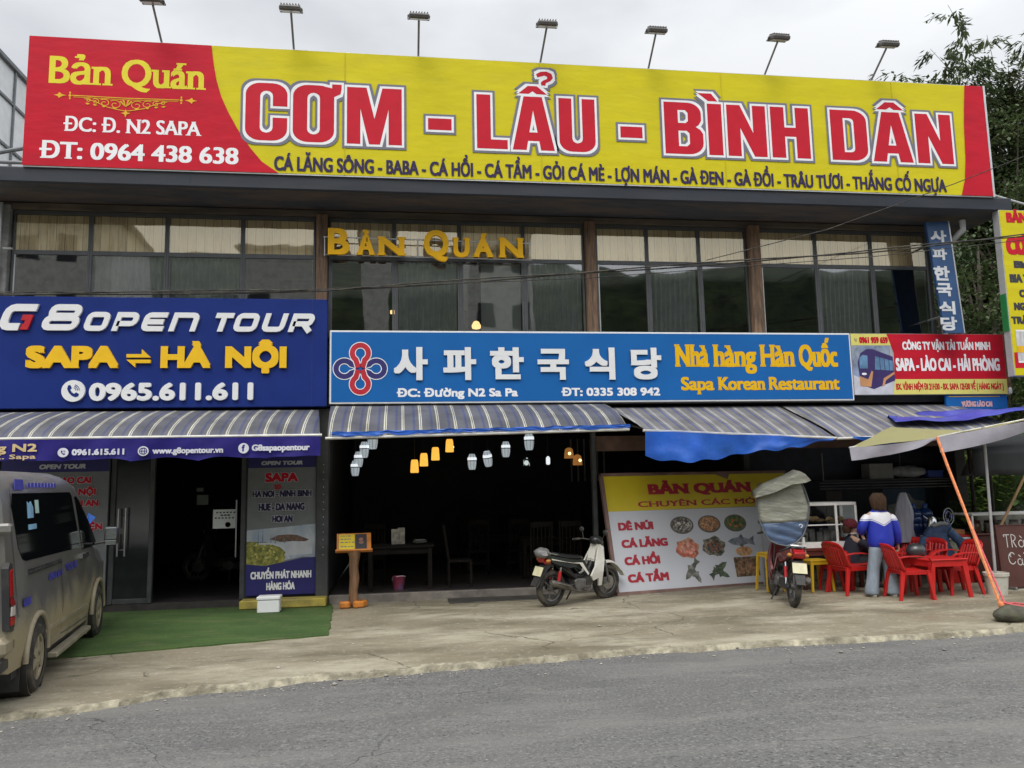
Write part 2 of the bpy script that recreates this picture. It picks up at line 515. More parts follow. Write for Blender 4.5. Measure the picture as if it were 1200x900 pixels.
def ground_nodes(m, cols, scales, rough=(0.7, 0.9), bump=0.3, bscale=90, bdist=0.01, crack=None):
    """cols: list of (colour, noise scale, from, to, amount) mixed one over the other"""
    m.use_nodes = True; t = m.node_tree; b = t.nodes['Principled BSDF']; l = t.links.new; n = t.nodes.new
    tc = n("ShaderNodeTexCoord")
    last = None
    for c, sc, a, z, amt, st in cols:
        if last is None:
            rg = n("ShaderNodeRGB"); rg.outputs[0].default_value = (*c, 1); last = rg.outputs[0]; continue
        mpn = n("ShaderNodeMapping"); mpn.inputs['Scale'].default_value = st; l(tc.outputs['Object'], mpn.inputs['Vector'])
        nz = n("ShaderNodeTexNoise"); nz.inputs['Scale'].default_value = sc; nz.inputs['Detail'].default_value = 9; nz.inputs['Roughness'].default_value = 0.6
        l(mpn.outputs[0], nz.inputs['Vector'])
        mr = n("ShaderNodeMapRange"); mr.inputs['From Min'].default_value = a; mr.inputs['From Max'].default_value = z; mr.inputs['To Max'].default_value = amt
        l(nz.outputs['Fac'], mr.inputs['Value'])
        mm = n("ShaderNodeMix"); mm.data_type = 'RGBA'; mm.inputs['B'].default_value = (*c, 1)
        l(mr.outputs[0], mm.inputs['Factor']); l(last, mm.inputs['A']); last = mm.outputs['Result']
    if crack:
        sc, wd, ccol = crack
        dn = n("ShaderNodeTexNoise"); dn.inputs['Scale'].default_value = 2.2; dn.inputs['Detail'].default_value = 6; l(tc.outputs['Object'], dn.inputs['Vector'])
        va = n("ShaderNodeVectorMath"); va.operation = 'MULTIPLY_ADD'; va.inputs[1].default_value = (.55,.55,0); l(dn.outputs['Color'], va.inputs[0]); l(tc.outputs['Object'], va.inputs[2])
        vo = n("ShaderNodeTexVoronoi"); vo.feature = 'DISTANCE_TO_EDGE'; vo.inputs['Scale'].default_value = sc; l(va.outputs[0], vo.inputs['Vector'])
        gn = n("ShaderNodeTexNoise"); gn.inputs['Scale'].default_value = .7; l(tc.outputs['Object'], gn.inputs['Vector'])
        gm = n("ShaderNodeMapRange"); gm.inputs['From Min'].default_value = .46; gm.inputs['From Max'].default_value = .56; gm.inputs['To Max'].default_value = wd; l(gn.outputs['Fac'], gm.inputs['Value'])
        lt = n("ShaderNodeMath"); lt.operation = 'LESS_THAN'; l(vo.outputs['Distance'], lt.inputs[0]); l(gm.outputs[0], lt.inputs[1])
        fm = n("ShaderNodeMath"); fm.operation = 'MULTIPLY'; fm.inputs[1].default_value = .8; l(lt.outputs[0], fm.inputs[0])
        cm = n("ShaderNodeMix"); cm.data_type = 'RGBA'; cm.inputs['B'].default_value = (*ccol, 1); l(fm.outputs[0], cm.inputs['Factor']); l(last, cm.inputs['A']); last = cm.outputs['Result']
    l(last, b.inputs['Base Color'])
    rz = n("ShaderNodeTexNoise"); rz.inputs['Scale'].default_value = 1.1; rz.inputs['Detail'].default_value = 4; l(tc.outputs['Object'], rz.inputs['Vector'])
    rr = n("ShaderNodeMapRange"); rr.inputs['From Min'].default_value = .35; rr.inputs['From Max'].default_value = .65; rr.inputs['To Min'].default_value = rough[0]; rr.inputs['To Max'].default_value = rough[1]
    l(rz.outputs['Fac'], rr.inputs['Value']); l(rr.outputs[0], b.inputs['Roughness'])
    bz = n("ShaderNodeTexNoise"); bz.inputs['Scale'].default_value = bscale; bz.inputs['Detail'].default_value = 5; l(tc.outputs['Object'], bz.inputs['Vector'])
    bn = n("ShaderNodeBump"); bn.inputs['Strength'].default_value = bump; bn.inputs['Distance'].default_value = bdist
    l(bz.outputs['Fac'], bn.inputs['Height']); l(bn.outputs[0], b.inputs['Normal'])
    return m
ONE = (1, 1, 1)
m_asph = ground_nodes(bpy.data.materials.new("asphalt"), [
    ((0.125, 0.123, 0.119), 0, 0, 0, 0, ONE),
    ((0.23, 0.225, 0.215), 30.0, 0.52, 0.62, 0.7, ONE),
    ((0.030, 0.030, 0.030), 34.0, 0.56, 0.64, 0.85, ONE),
    ((0.36, 0.35, 0.33), 42.0, 0.63, 0.68, 0.9, ONE),
    ((0.20, 0.195, 0.18), 0.8, 0.46, 0.62, 0.6, (0.3, 1.8, 1)),
    ((0.10, 0.098, 0.096), 1.6, 0.52, 0.68, 0.5, (0.5, 1.3, 1)),
    ((0.26, 0.24, 0.20), 2.6, 0.60, 0.74, 0.45, (0.6, 1.2, 1))], None, (0.6, 0.85), 0.7, 45, 0.02, crack=(.35, .0022, (.05,.05,.05)))
m_conc = ground_nodes(bpy.data.materials.new("worn_concrete"), [
    ((0.245, 0.215, 0.152), 0, 0, 0, 0, ONE),
    ((0.40, 0.365, 0.275), 0.9, 0.47, 0.60, 0.85, (0.55, 1.3, 1)),
    ((0.155, 0.135, 0.09), 0.55, 0.52, 0.60, 0.85, (0.5, 1.5, 1)),
    ((0.11, 0.10, 0.075), 1.7, 0.57, 0.68, 0.6, (0.6, 1.5, 1)),
    ((0.21, 0.18, 0.115), 4.0, 0.5, 0.66, 0.55, (0.8, 1.2, 1)),
    ((0.46, 0.42, 0.33), 14.0, 0.58, 0.68, 0.6, ONE),
    ((0.09, 0.08, 0.06), 36.0, 0.60, 0.68, 0.55, ONE)], None, (0.40, 0.85), 0.6, 30, 0.015, crack=(.42, .0045, (.09,.08,.055)))
m_soil = ground_nodes(bpy.data.materials.new("soil"), [((0.10, 0.085, 0.06), 0, 0, 0, 0, ONE), ((0.05, 0.07, 0.025), 0.8, 0.45, 0.6, 0.9, ONE)], None)

structure(MB().poly([(-700,-700,-0.2),(700,-700,-0.2),(700,700,-0.2),(-700,700,-0.2)]).build("ground", m_soil))
# road: a strip that follows the ground, from the kerb to past the camera
mb = MB()
xs = [-60, -26, -12] + [-10+0.5*i for i in range(50)] + [16, 26, 60]
rows = []
for x in xs:
    yk = kerb_y(max(-26, min(26, x)))
    rows.append([(x, yk+0.5, gz(x)-0.075), (x, yk-0.1, gz(x)-0.05), (x, yk-0.9, gz(x)-0.055), (x, yk-3.5, gz(x)-0.04), (x, -19.0, gz(x)-0.05)])
nr = len(rows[0])
mb.add([p for r_ in rows for p in r_], [(i*nr+k, i*nr+k+1, (i+1)*nr+k+1, (i+1)*nr+k) for i in range(len(rows)-1) for k in range(nr-1)])
structure(mb.build("road", m_asph, smooth=40))
# pavement: a worn concrete apron with a broken edge
mb = MB(); rows = []
x = -26.0
while x < 26.0:
    j = jag(x); ye = kerb_y(x)+j; g = gz(x)
    n2 = 0.012*noise.noise((x*0.9, 5, 0))
    rows.append([(x, ye-0.05-0.02*noise.noise((x*9, 4, 0)), g-0.09), (x, ye, g-0.012+n2), (x, ye+0.12, g+n2), (x, ye+1.2, g+0.008*noise.noise((x, 2, 0))),
                 (x, ye+2.6, g), (x, -0.4, g), (x, 1.6, g)])
    x += 0.06 if -6 < x < 12 else 0.5
nr = len(rows[0])
mb.add([p for r_ in rows for p in r_], [(i*nr+k+1, i*nr+k, (i+1)*nr+k, (i+1)*nr+k+1) for i in range(len(rows)-1) for k in range(nr-1)])
structure(mb.build("pavement", m_conc, smooth=50))
# broken pale lip along the kerb
mb = MB(); rows = []
x = -8.0
while x < 12.5:
    j = jag(x); ye = kerb_y(x)+j; g = gz(x)+0.012*noise.noise((x*0.9, 5, 0)); w_ = max(.004, .035+.15*noise.noise((x*1.3, 7, 7))+.09*noise.noise((x*6, 3, 3)))
    rows.append([(x, ye-.075, g-.10), (x, ye-.02, g-.004), (x, ye+w_*.6, g+.007+.006*noise.noise((x*14, 1, 1))), (x, ye+w_, g+.002)])
    x += .04
mb.add([p for r_ in rows for p in r_], [(i*4+k+1, i*4+k, (i+1)*4+k, (i+1)*4+k+1) for i in range(len(rows)-1) for k in range(3)])
structure(mb.build("kerb", mat("crumbled_kerb", (.32,.29,.21), .85, var=.5, scale=9, bump=1, bscale=30, dirt=(.14,.12,.08), damt=.9, dscale=2.2), smooth=40))
# loose grit and pebbles along the broken kerb
mb = MB()
r2 = random.Random(3)
for i in range(520):
    x = r2.uniform(-6, 11.5); o_ = abs(r2.gauss(0, 0.22)); y = kerb_y(x) - o_ + r2.uniform(-0.02, 0.16)
    s = r2.uniform(0.004, 0.016) * (2.0 if r2.random() < 0.05 else 1)
    if r2.random() < .2: y = kerb_y(x) + r2.uniform(.1, 3.6)
    zz = gz(x) - (0.05 if y < kerb_y(x)+.05 else 0.002)
    mb.M = Matrix.Translation((x, y, zz+s*0.3)) @ Matrix.Rotation(r2.uniform(0, 6), 4, 'Z') @ Matrix.Diagonal((s*r2.uniform(.8, 1.7), s*r2.uniform(.7, 1.2), s*.7, 1))
    mb.add([(1,0,0),(.3,.9,.1),(-.8,.6,0),(-.9,-.5,0),(.2,-1,.1),(.1,.1,.9),(0,0,-.8)], [(0,1,5),(1,2,5),(2,3,5),(3,4,5),(4,0,5),(1,0,6),(2,1,6),(3,2,6),(4,3,6),(0,4,6)])
mb.M = None
structure(mb.build("gravel", mat("grit", (0.3, 0.28, 0.24), 0.9, var=0.5, scale=3)), 'stuff')
# artificial turf in front of the tour shop
m_turf = ground_nodes(bpy.data.materials.new("turf"), [((0.050, 0.105, 0.020), 0, 0, 0, 0, ONE), ((0.095, 0.165, 0.035), 1.6, 0.42, 0.64, 0.8, (0.6, 1.4, 1)), ((0.020, 0.055, 0.010), 45, 0.48, 0.66, 0.8, ONE), ((0.15, 0.15, 0.07), 3.5, 0.56, 0.70, 0.7, (0.5, 1.4, 1))], None, (0.85, 0.95), 0.9, 160, 0.02)
mb = MB()
tf = [(-6.9,-0.02)]
for (xa, ya), (xb, yb) in zip([(-6.9,-4.15),(-3.98,-3.56),(-0.93,-2.87),(-1.08,-0.43)], [(-3.98,-3.56),(-0.93,-2.87),(-1.08,-0.43),(-1.15,-0.02)]):
    n_ = int(math.hypot(xb-xa, yb-ya)/.07)
    tf += [(xa+(xb-xa)*k/n_+.03*noise.noise((k*.31, xa, 0)), ya+(yb-ya)*k/n_+.035*noise.noise((k*.27, xa, 4))+.012*noise.noise((k*1.3, xa, 9))) for k in range(n_)]
tf.append((-1.15,-0.02))
mb.prism(tf, lambda u, v, d: (u, v, d), 0.016, -0.02)
tag(mb.build("turf_mat", m_turf), "green artificial turf mat laid on the concrete before the tour shop", "turf mat")
tag(MB().rbox(0.75, 2.55, -0.62, -0.12, gz(1.5)-0.002, gz(1.5)+0.012, 0.005).build("drain_cover", mat("wet_iron", (0.05, 0.047, 0.042), 0.5, var=0.4, scale=4)), "dark flat drain cover in the concrete below the restaurant step", "drain cover")

# ------------------------------------------------------------------ the restaurant building
m_dark = mat("dark_paint", (0.022, 0.023, 0.025), 0.6, var=0.3)
m_dark2 = mat("charcoal_paint", (0.05, 0.052, 0.055), 0.55, var=0.25, dirt=(0.09, 0.085, 0.075), damt=0.5)
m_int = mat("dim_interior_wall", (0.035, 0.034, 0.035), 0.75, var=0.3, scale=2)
m_fascia = mat("grey_fascia_metal", (0.028, 0.032, 0.041), 0.55, 0.0, var=0.2, scale=1.5, spec=.25, dirt=(0.055, 0.056, 0.058), damt=0.4, dscale=1.2, stretch=(0.5, 1, 3))
m_soffit = mat("stained_soffit", (0.045, 0.047, 0.055), 0.7, var=0.3, dirt=(0.16, 0.10, 0.055), dscale=1.1, damt=0.6, stretch=(0.6, 3, 1))
m_post = mat("weathered_wood_post", (0.16, 0.095, 0.055), 0.75, var=0.45, scale=5, stretch=(7, 7, 0.7), bump=0.4, bscale=12, dirt=(0.05, 0.035, 0.028), damt=0.9, dscale=3)
m_frame = mat("dark_window_frame", (0.075, 0.078, 0.08), 0.45, 0.3, var=0.15)
m_frame_l = mat("aluminium_edge", (0.42, 0.43, 0.43), 0.4, 0.6, var=0.1)
m_glass = glass("window_glass", (0.72, 0.75, 0.75), 4.6)
m_glass_w = glass("upper_window_glass", (1.0, 1.0, 0.98), 4.4, coat=(1.0, .90, .68))
m_curt = mat("grey_pleated_curtain", (0.52, 0.52, 0.51), 0.8, var=0.12)
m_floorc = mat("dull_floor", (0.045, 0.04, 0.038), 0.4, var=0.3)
m_step = mat("step_stone", (0.20, 0.175, 0.15), 0.7, var=0.3, dirt=(0.08, 0.07, 0.06), damt=0.7)
def wood_panel_mat():
    m = bpy.data.materials.new("pale_plank_panel"); m.use_nodes = True
    t = m.node_tree; b = t.nodes['Principled BSDF']; l = t.links.new; n = t.nodes.new
    tc = n("ShaderNodeTexCoord"); sx = n("ShaderNodeSeparateXYZ"); l(tc.outputs['Object'], sx.inputs[0])
    mu = n("ShaderNodeMath"); mu.operation = 'MULTIPLY'; mu.inputs[1].default_value = 7.2; l(sx.outputs['X'], mu.inputs[0])
    fl = n("ShaderNodeMath"); fl.operation = 'FLOOR'; l(mu.outputs[0], fl.inputs[0])
    wn = n("ShaderNodeTexWhiteNoise"); wn.noise_dimensions = '1D'; l(fl.outputs[0], wn.inputs['W'])
    mp_ = n("ShaderNodeMapping"); mp_.inputs['Scale'].default_value = (24, 4, 1.3); l(tc.outputs['Object'], mp_.inputs['Vector'])
    nz = n("ShaderNodeTexNoise"); nz.inputs['Scale'].default_value = 2.2; nz.inputs['Detail'].default_value = 6; nz.inputs['Distortion'].default_value = 0.8; l(mp_.outputs[0], nz.inputs['Vector'])
    ad = n("ShaderNodeMath"); ad.operation = 'MULTIPLY_ADD'; ad.inputs[1].default_value = 0.42; l(wn.outputs['Value'], ad.inputs[0]); l(nz.outputs['Fac'], ad.inputs[2])
    rp_ = n("ShaderNodeValToRGB"); e = rp_.color_ramp.elements
    e[0].position = .3; e[0].color = (0.42, 0.31, 0.17, 1); e[1].position = .95; e[1].color = (0.86, 0.75, 0.52, 1)
    k = e.new(.62); k.color = (0.74, 0.62, 0.41, 1)
    l(ad.outputs[0], rp_.inputs[0])
    fr_ = n("ShaderNodeMath"); fr_.operation = 'FRACT'; l(mu.outputs[0], fr_.inputs[0])
    gp = n("ShaderNodeMath"); gp.operation = 'GREATER_THAN'; gp.inputs[1].default_value = 0.045; l(fr_.outputs[0], gp.inputs[0])
    mm = n("ShaderNodeMix"); mm.data_type = 'RGBA'; mm.inputs['A'].default_value = (0.07, 0.05, 0.03, 1); l(gp.outputs[0], mm.inputs['Factor']); l(rp_.outputs[0], mm.inputs['B'])
    l(mm.outputs['Result'], b.inputs['Base Color']); b.inputs['Roughness'].default_value = 0.6
    return m
m_plank = wood_panel_mat()

bld = thing("restaurant_building", "wide two-storey dark restaurant building with timber posts, glazed upper floor and deep grey eaves", "building", (2.4, 0, 0))
def B(mb, name, m, **k): return mb.build(name, m, bld, w=True, **k)
# roof: slab, soffit, fascia
B(MB().box(-7.2, 11.09, -0.93, 9, 6.66, 6.86), "roof", m_soffit)
mb = MB().rbox(-7.2, 11.1, -1.0, -0.935, 6.645, 6.893, 0.02)
for x in (-3.3, 1.1, 4.9, 8.6): mb.box(x, x+0.012, -1.003, -0.99, 6.66, 6.88)
B(mb, "fascia", m_fascia)
B(MB().box(-7.0, 10.3, -0.06, 0.06, 6.54, 6.64), "wall_plate", mat("stained_timber", (0.10, 0.075, 0.05), 0.8, var=0.5, scale=3, stretch=(1, 6, 6), dirt=(0.03, 0.03, 0.033), damt=0.9, dscale=1.5))
# upper floor shell
mb = MB().box(-6.9, 10.3, 7.9, 8.1, 3.45, 6.65).box(-6.95, -6.75, 0.2, 8, 3.4, 6.65).box(10.12, 10.3, 0.25, 8, 3.4, 6.65)
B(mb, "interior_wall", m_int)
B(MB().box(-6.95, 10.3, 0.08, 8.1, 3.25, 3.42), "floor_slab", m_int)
B(MB().box(-6.9, 10.3, 0.0, 0.16, 3.1, 4.40).box(-6.9, 10.3, -0.08, 0.18, 4.40, 4.50), "spandrel", m_dark2)
# posts
for a, b_ in ((-1.43, -1.24), (3.29, 3.48), (6.39, 6.61)): B(MB().rbox(a, b_, -0.13, 0.05, 4.5, 6.56, 0.015), "timber_post", m_post)
B(MB().rbox(-6.62, -6.32, -0.1, 0.2, 4.5, 6.6, 0.01), "end_pillar", mat("dull_grey_plaster", (0.22, 0.22, 0.21), 0.8, var=0.3, dirt=(0.08, 0.08, 0.08), damt=0.7))
# upper windows, one by one
BAYS = [[-6.3, -5.1, -3.89, -2.66, -1.45], [-1.23, -0.11, 1.03, 2.17, 3.28], [3.5, 4.46, 5.45, 6.38], [6.63, 7.75, 8.88, 10.05]]
CURT = {(0,1): 1, (0,2): 1, (1,1): 1, (1,3): 2, (2,1): 2, (3,1): 2}
for bi, bay in enumerate(BAYS):
    for ci in range(len(bay)-1):
        a, b_ = bay[ci], bay[ci+1]
        y0, y1 = 0.0, 0.07
        ml = MB()
        t = 0.035
        ml.box(a+.002, a+t, y0, y1, 4.5, 6.53).box(b_-t, b_-.002, y0, y1, 4.5, 6.53)
        ml.box(a+t, b_-t, y0, y1, 6.47, 6.53).box(a+t, b_-t, y0-.004, y1, 5.79, 5.86).box(a+t, b_-t, y0, y1, 4.5, 4.55)
        win = B(ml, "window", m_frame)
        def sub(mb, name, m, **k):
            mb.v = [tuple(WM[bld.name].inverted() @ Vector(p)) for p in mb.v]
            return mb.build(name, m, win, **k)
        if (bi, ci) in ((0,0), (2,0), (3,0)): sub(MB().box(a+t, a+t+.022, y0+.01, y1-.01, 4.55, 5.79), "sash_edge", m_frame_l)
        else: sub(MB().box(a+t, a+t+.03, y0+.015, y1-.01, 4.55, 5.79), "sash", m_frame)
        sub(MB().box(a+t, b_-t, 0.05, 0.075, 5.86, 6.47), "plank_panel", m_plank)
        sub(MB().poly([(a+t, 0.012, 5.86), (b_-t, 0.012, 5.86), (b_-t, 0.012, 6.47), (a+t, 0.012, 6.47)]), "upper_pane", m_glass_w)
        sub(MB().poly([(a+t, 0.018, 4.55), (b_-t, 0.018, 4.55), (b_-t, 0.018, 5.79), (a+t, 0.018, 5.79)]), "pane", m_glass)
        if (bi, ci) in CURT:
            kind = CURT[(bi, ci)]
            mc = MB()
            n_ = int((b_-a)*90)
            def cf(u, v, a=a, b_=b_, kind=kind):
                x = a+.05+(b_-a-.1)*u
                sl = 0.05*(v-0.5)*(1 if kind == 2 else 0)
                return (x+sl*math.sin(3*u), 0.085+0.030*math.sin(x*68)+0.006*math.sin(x*17), 4.52+1.3*v)
            mc.grid(cf, n_, 4)
            sub(mc, "curtain", m_curt, smooth=60)
        elif (bi, ci) == (1, 2):
            sub(MB().box(a+.38, b_-.05, 0.085, 0.10, 4.52, 5.8), "reflection_panel", mat("painted_reflection", (0.42, 0.43, 0.38), 0.8, var=0.06))  # added pale panel: the opposite house's reflection put in as colour
# ground floor: pillars, lintels, rooms
mb = MB().rbox(-1.39, -1.19, -0.1, 0.12, 0.0, 3.2, 0.012)
B(mb, "pillar", m_dark2)
mb = MB()
for i in range(13): mb.sphere((-1.27, -0.112, 0.8+i*0.122), 0.009, 6, 4)
B(mb, "pillar_stud", mat("pale_stud", (0.5, 0.5, 0.48), 0.5))
for q_ in ((3.29, 3.37, -0.06, 0.06), (6.5, 6.62, 0.9, 1.05), (10.78, 11.0, 0.7, 1.1), (-6.7, -6.3, -0.05, 0.2)): B(MB().rbox(*q_, 0.02, 3.1, 0.01), "pillar", m_dark2)
B(MB().box(3.38, 10.3, -0.02, 0.12, 2.42, 2.68), "lintel", mat("brown_lintel", (0.10, 0.055, 0.035), 0.7, var=0.3))
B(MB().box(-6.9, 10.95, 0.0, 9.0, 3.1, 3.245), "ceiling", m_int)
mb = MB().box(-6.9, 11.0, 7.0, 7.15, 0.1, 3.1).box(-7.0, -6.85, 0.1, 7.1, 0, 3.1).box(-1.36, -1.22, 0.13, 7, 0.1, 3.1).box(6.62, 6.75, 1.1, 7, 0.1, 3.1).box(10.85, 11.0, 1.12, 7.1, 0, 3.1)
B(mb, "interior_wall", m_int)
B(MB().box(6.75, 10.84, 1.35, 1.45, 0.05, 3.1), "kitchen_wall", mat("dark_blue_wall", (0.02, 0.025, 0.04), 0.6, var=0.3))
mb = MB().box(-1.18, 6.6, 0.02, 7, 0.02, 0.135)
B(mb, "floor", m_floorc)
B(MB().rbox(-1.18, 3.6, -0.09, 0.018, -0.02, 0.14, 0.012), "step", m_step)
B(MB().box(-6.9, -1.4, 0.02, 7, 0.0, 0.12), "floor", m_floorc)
B(MB().box(6.62, 11.5, -0.1, 6.9, -0.05, gz(8)+.008), "floor", m_step)
# staircase grille at the back of the dining room
mb = MB()
for i in range(6): mb.box(4.0+i*.16, 4.03+i*.16, 5.0, 5.03, 1.9-.06*i*0, 2.9)
B(mb, "stair_grille", mat("pale_grille", (0.35, 0.35, 0.33), 0.6))
# rain pipe under the eaves at the right
mb = MB().tube([(10.42, -0.55, 6.60), (10.42, -0.55, 6.42), (10.38, -0.3, 6.30), (10.35, 0.1, 6.27), (10.35, .1, 3.2)], 0.055, 10)
B(mb, "rain_pipe", mat("white_pipe", (0.55, 0.56, 0.56), 0.5, var=0.1), smooth=50)
mb = MB().tube([(-6.42, -0.16, 6.6), (-6.42, -0.16, 4.4)], 0.025, 8)
B(mb, "conduit", m_frame_l, smooth=50)
B(MB().tube([(-6.34, -.2, 5.82), (-6.2, -.2, 5.82)], .02, 8), "conduit", m_frame_l, smooth=50); B(MB().tube([(-6.33, -.2, 4.98), (-6.05, -.2, 4.99), (-5.9, -.2, 5.02)], .02, 8), "conduit", m_frame_l, smooth=50)
# tour shop front: glass door leaf, poster walls, plinth
m_dglass = glass("dark_door_glass", (0.35, 0.38, 0.38), 0.9)
mb = MB().rbox(-4.62, -4.54, 0.0, 0.08, 0.12, 3.1, .008).rbox(-4.02, -3.95, 0.0, 0.08, 0.12, 3.1, .008).rbox(-2.6, -2.52, 0.0, 0.08, 0.12, 3.1, .008).rbox(-4.54, -4.02, 0.01, 0.07, 0.12, 0.2, .008)
B(mb, "shop_frame", m_dark2)
dr = B(MB().box(-4.54, -4.02, 0.03, 0.045, 0.2, 3.0), "glass_door", mat("tinted_door", (0.018, 0.022, 0.021), 0.2, var=0.2, spec=0.4))
mb = MB()
for x in (-4.47, -4.36):
    for z0, z1 in ((0.87, 1.22), (1.3, 1.62)) if x < -4.4 else ((0.87, 1.63),):
        mb.tube([(x, -0.05, z0), (x, -0.05, z1)], 0.014, 8)
for z in (0.97, 1.5): mb.tube([(-4.47, -0.05, z), (-4.36, -0.05, z)], 0.009, 6)
mb.tube([(-2.66, -0.04, 0.8), (-2.66, -0.04, 1.72)], 0.012, 8)
B(mb, "door_handle", mat("steel_handle", (0.32, 0.32, 0.32), 0.3, 0.9), smooth=50)
# left poster wall and right poster wall are boards fixed to the building
for a, b_ in ((-6.3, -4.63), (-2.52, -1.4)): B(MB().box(a, b_, 0.0, 0.06, 0.12, 2.6), "shop_panel", m_dark)
tag(MB().rbox(-2.52, -1.19, -0.42, -0.12, 0.018, 0.15, 0.015).build("plinth", mat("yellow_plinth_paint", (0.42, 0.33, 0.05), 0.7, var=0.25, dirt=(0.14, 0.12, 0.06), damt=0.7)), "dull yellow painted plinth below the travel poster", "plinth")
# ceiling lamps of the upper floor
for i, (x, y, z, w_) in enumerate([(-0.05, 1.5, 5.2, .3), (1.6, 3.0, 5.25, .22), (2.9, 1.2, 5.05, .34), (1.9, 3.6, 4.75, .2), (-.8, 3.2, 4.9, .2)]):
    tp = i in (0, 2)
    t = thing("pendant_lamp", ["warm shaded lamp hanging behind the second upper window bay, beside the curtain", "round warm lamp glowing behind the window with the pale painted reflection", "flat pale lamp glowing behind the pleated curtain right of the painted reflection", "small orange lamp low behind the window with the pale painted reflection", "small orange lamp behind the leftmost pane under the gold letters"][i], "lamp", (x, y, z), group="lamps of the upper floor")
    mb = MB()
    if tp: mb.rbox(-w_/2, w_/2, -.05, .05, -.03, .03, .01)
    else: mb.lathe([(0.02, .1), (.06, .08), (.1, 0), (.09, -.06), (.02, -.08)], n=12)
    mb.build("lamp_shade", mat("warm_glow", (0.8, 0.6, 0.3), .5, emit=(1.0, 0.62, 0.25), es=1.6), t, smooth=60)
    MB().tube([(0, 0, .03), (0, 0, 6.6-z)], .008, 5).build("cord", m_dark, t)

# neighbour with pale panels, far left
nb = thing("panelled_building", "pale panel-clad neighbouring building rising behind the roof next to the red end of the banner", "building", (-10.5, 8, 0))
m_pan = mat("pale_cladding", (0.80, 0.81, 0.82), 0.45, var=0.08, dirt=(0.66, 0.67, 0.67), damt=0.5, dscale=1)
m_pdk = mat("cladding_rail", (0.16, 0.17, 0.18), 0.5, var=0.2)
MB().box(-16, -8.72, 2.5, 15, 0, 11.45).build("wall", m_pan, nb, w=True)
mb = MB().rbox(-16, -8.64, 2.42, 15, 11.45, 11.56, .01)
for z in (10.62, 9.55, 8.66, 7.5): mb.rbox(-8.72, -8.68, 2.5, 15, z, z+.07, .005)
mb.build("rail", m_pdk, nb, w=True)
mb = MB()
for y in (2.9, 4.85, 6.8, 8.75): mb.rbox(-8.72, -8.675, y, y+.06, 0, 11.45, .005)
mb.build("mullion", m_pdk, nb, w=True)
mb = MB().tube([(-8.45, 3.0, 8.65), (-7.2, 3.0, 8.95), (-6.9, 3, 9.02)], .045, 8).tube([(-8.45, 3, 8.55), (-6.9, 3, 8.55)], .04, 8)
mb.build("brace", m_pdk, nb, w=True)
# far side of the street, behind the viewer: what the upper panes reflect
m_op = mat("pale_render_wall", (0.76, 0.77, 0.72), 0.8, var=0.12, dirt=(0.25, 0.25, 0.22), damt=0.5)
m_opd = mat("dark_opening", (0.03, 0.035, 0.04), 0.3)
for (x0, x1, z1, y0, lab) in [(-21, -14.2, 15.5, -27, "pale rendered house across the street, widest of the row"), (-8.0, -4.6, 14.0, -27, "pale rendered narrow house across the street"), (-1.9, -0.5, 15.0, -25, "slim pale rendered tower across the street"), (3.6, 7.2, 16.0, -28, "tall pale rendered house across the street"), (15, 24, 9.4, -28, "low pale rendered hall across the street")]:
    t = thing("street_house", lab, "house", ((x0+x1)/2, y0, 0), group="houses across the street")
    MB().box(x0, x1, y0-6, y0, -.2, z1).build("wall", m_op, t, w=True)
    MB().rbox(x0-.3, x1+.3, y0-6.2, y0+.35, z1, z1+.22, .03).build("roof", m_pdk, t, w=True)
    mb = MB(); z = 1.2
    while z < z1-2:
        x = x0+.5
        while x < x1-1.0 and x1-x0 > 2:
            mb.box(x, x+.95, y0, y0+.03, z, z+1.35); x += 1.9
        z += 3.0
    if mb.v: mb.build("window", m_opd, t, w=True)
mb = MB()
mb.grid(lambda u, v: (-150+300*u, -42-60*v, -1+16.5*min(1, v/.07)+19.3*v+2.2*noise.noise((u*9, v*3, 0))*min(1, v/.07)), 60, 14)
m_hill = ground_nodes(bpy.data.materials.new("wooded_hillside"), [((0.025, 0.042, 0.018), 0, 0, 0, 0, ONE), ((0.06, 0.085, 0.03), 0.35, 0.45, 0.6, 0.8, ONE), ((0.012, 0.02, 0.01), 0.9, 0.5, 0.62, 0.8, ONE)], None, (.9, 1), .8, 1.2, .5)
structure(mb.build("hill", m_hill, smooth=60))
# ------------------------------------------------------------------ signs
m_red = mat("banner_red", (0.50, 0.012, 0.028), 0.5, var=0.08, scale=2, bump=0.35, bscale=2.2, stretch=(1, 1, 3), dirt=(0.33, 0.015, 0.03), damt=0.35, dscale=1.2, spec=.12)
m_yel = mat("banner_yellow", (0.585, 0.505, 0.014), 0.5, var=0.06, scale=1.5, bump=0.35, bscale=2.2, stretch=(1, 1, 3), dirt=(0.50, 0.43, 0.03), damt=0.35, dscale=1.4, spec=.12)
m_white = mat("print_white", (0.78, 0.78, 0.79), 0.5, spec=.15, var=0.04)
m_grey = mat("print_grey", (0.17, 0.17, 0.21), 0.5, spec=.15, var=0.05)
m_navy = mat("print_navy", (0.035, 0.025, 0.075), 0.5, spec=.15, var=0.08)
m_lred = mat("print_letter_red", (0.50, 0.012, 0.028), 0.5, spec=.15, var=0.06)
m_lyel = mat("print_letter_yellow", (0.70, 0.60, 0.04), 0.5, spec=.15, var=0.05)
m_gold = mat("print_gold", (0.68, 0.38, 0.03), 0.5, spec=.15, var=0.15)
m_alu = mat("sign_edge_metal", (0.5, 0.5, 0.5), 0.4, 0.6, var=0.1)
m_steel = mat("galvanised_steel", (0.22, 0.22, 0.22), 0.5, 0.5, var=0.2)
def txt(parent, body, fr, u0, u1, v0, h, m, name="lettering", **k):
    mb = MB(); lettering(mb, body, fr, u0, u1, v0, h, **k)
    return mb.build(name, m, parent, w=True)
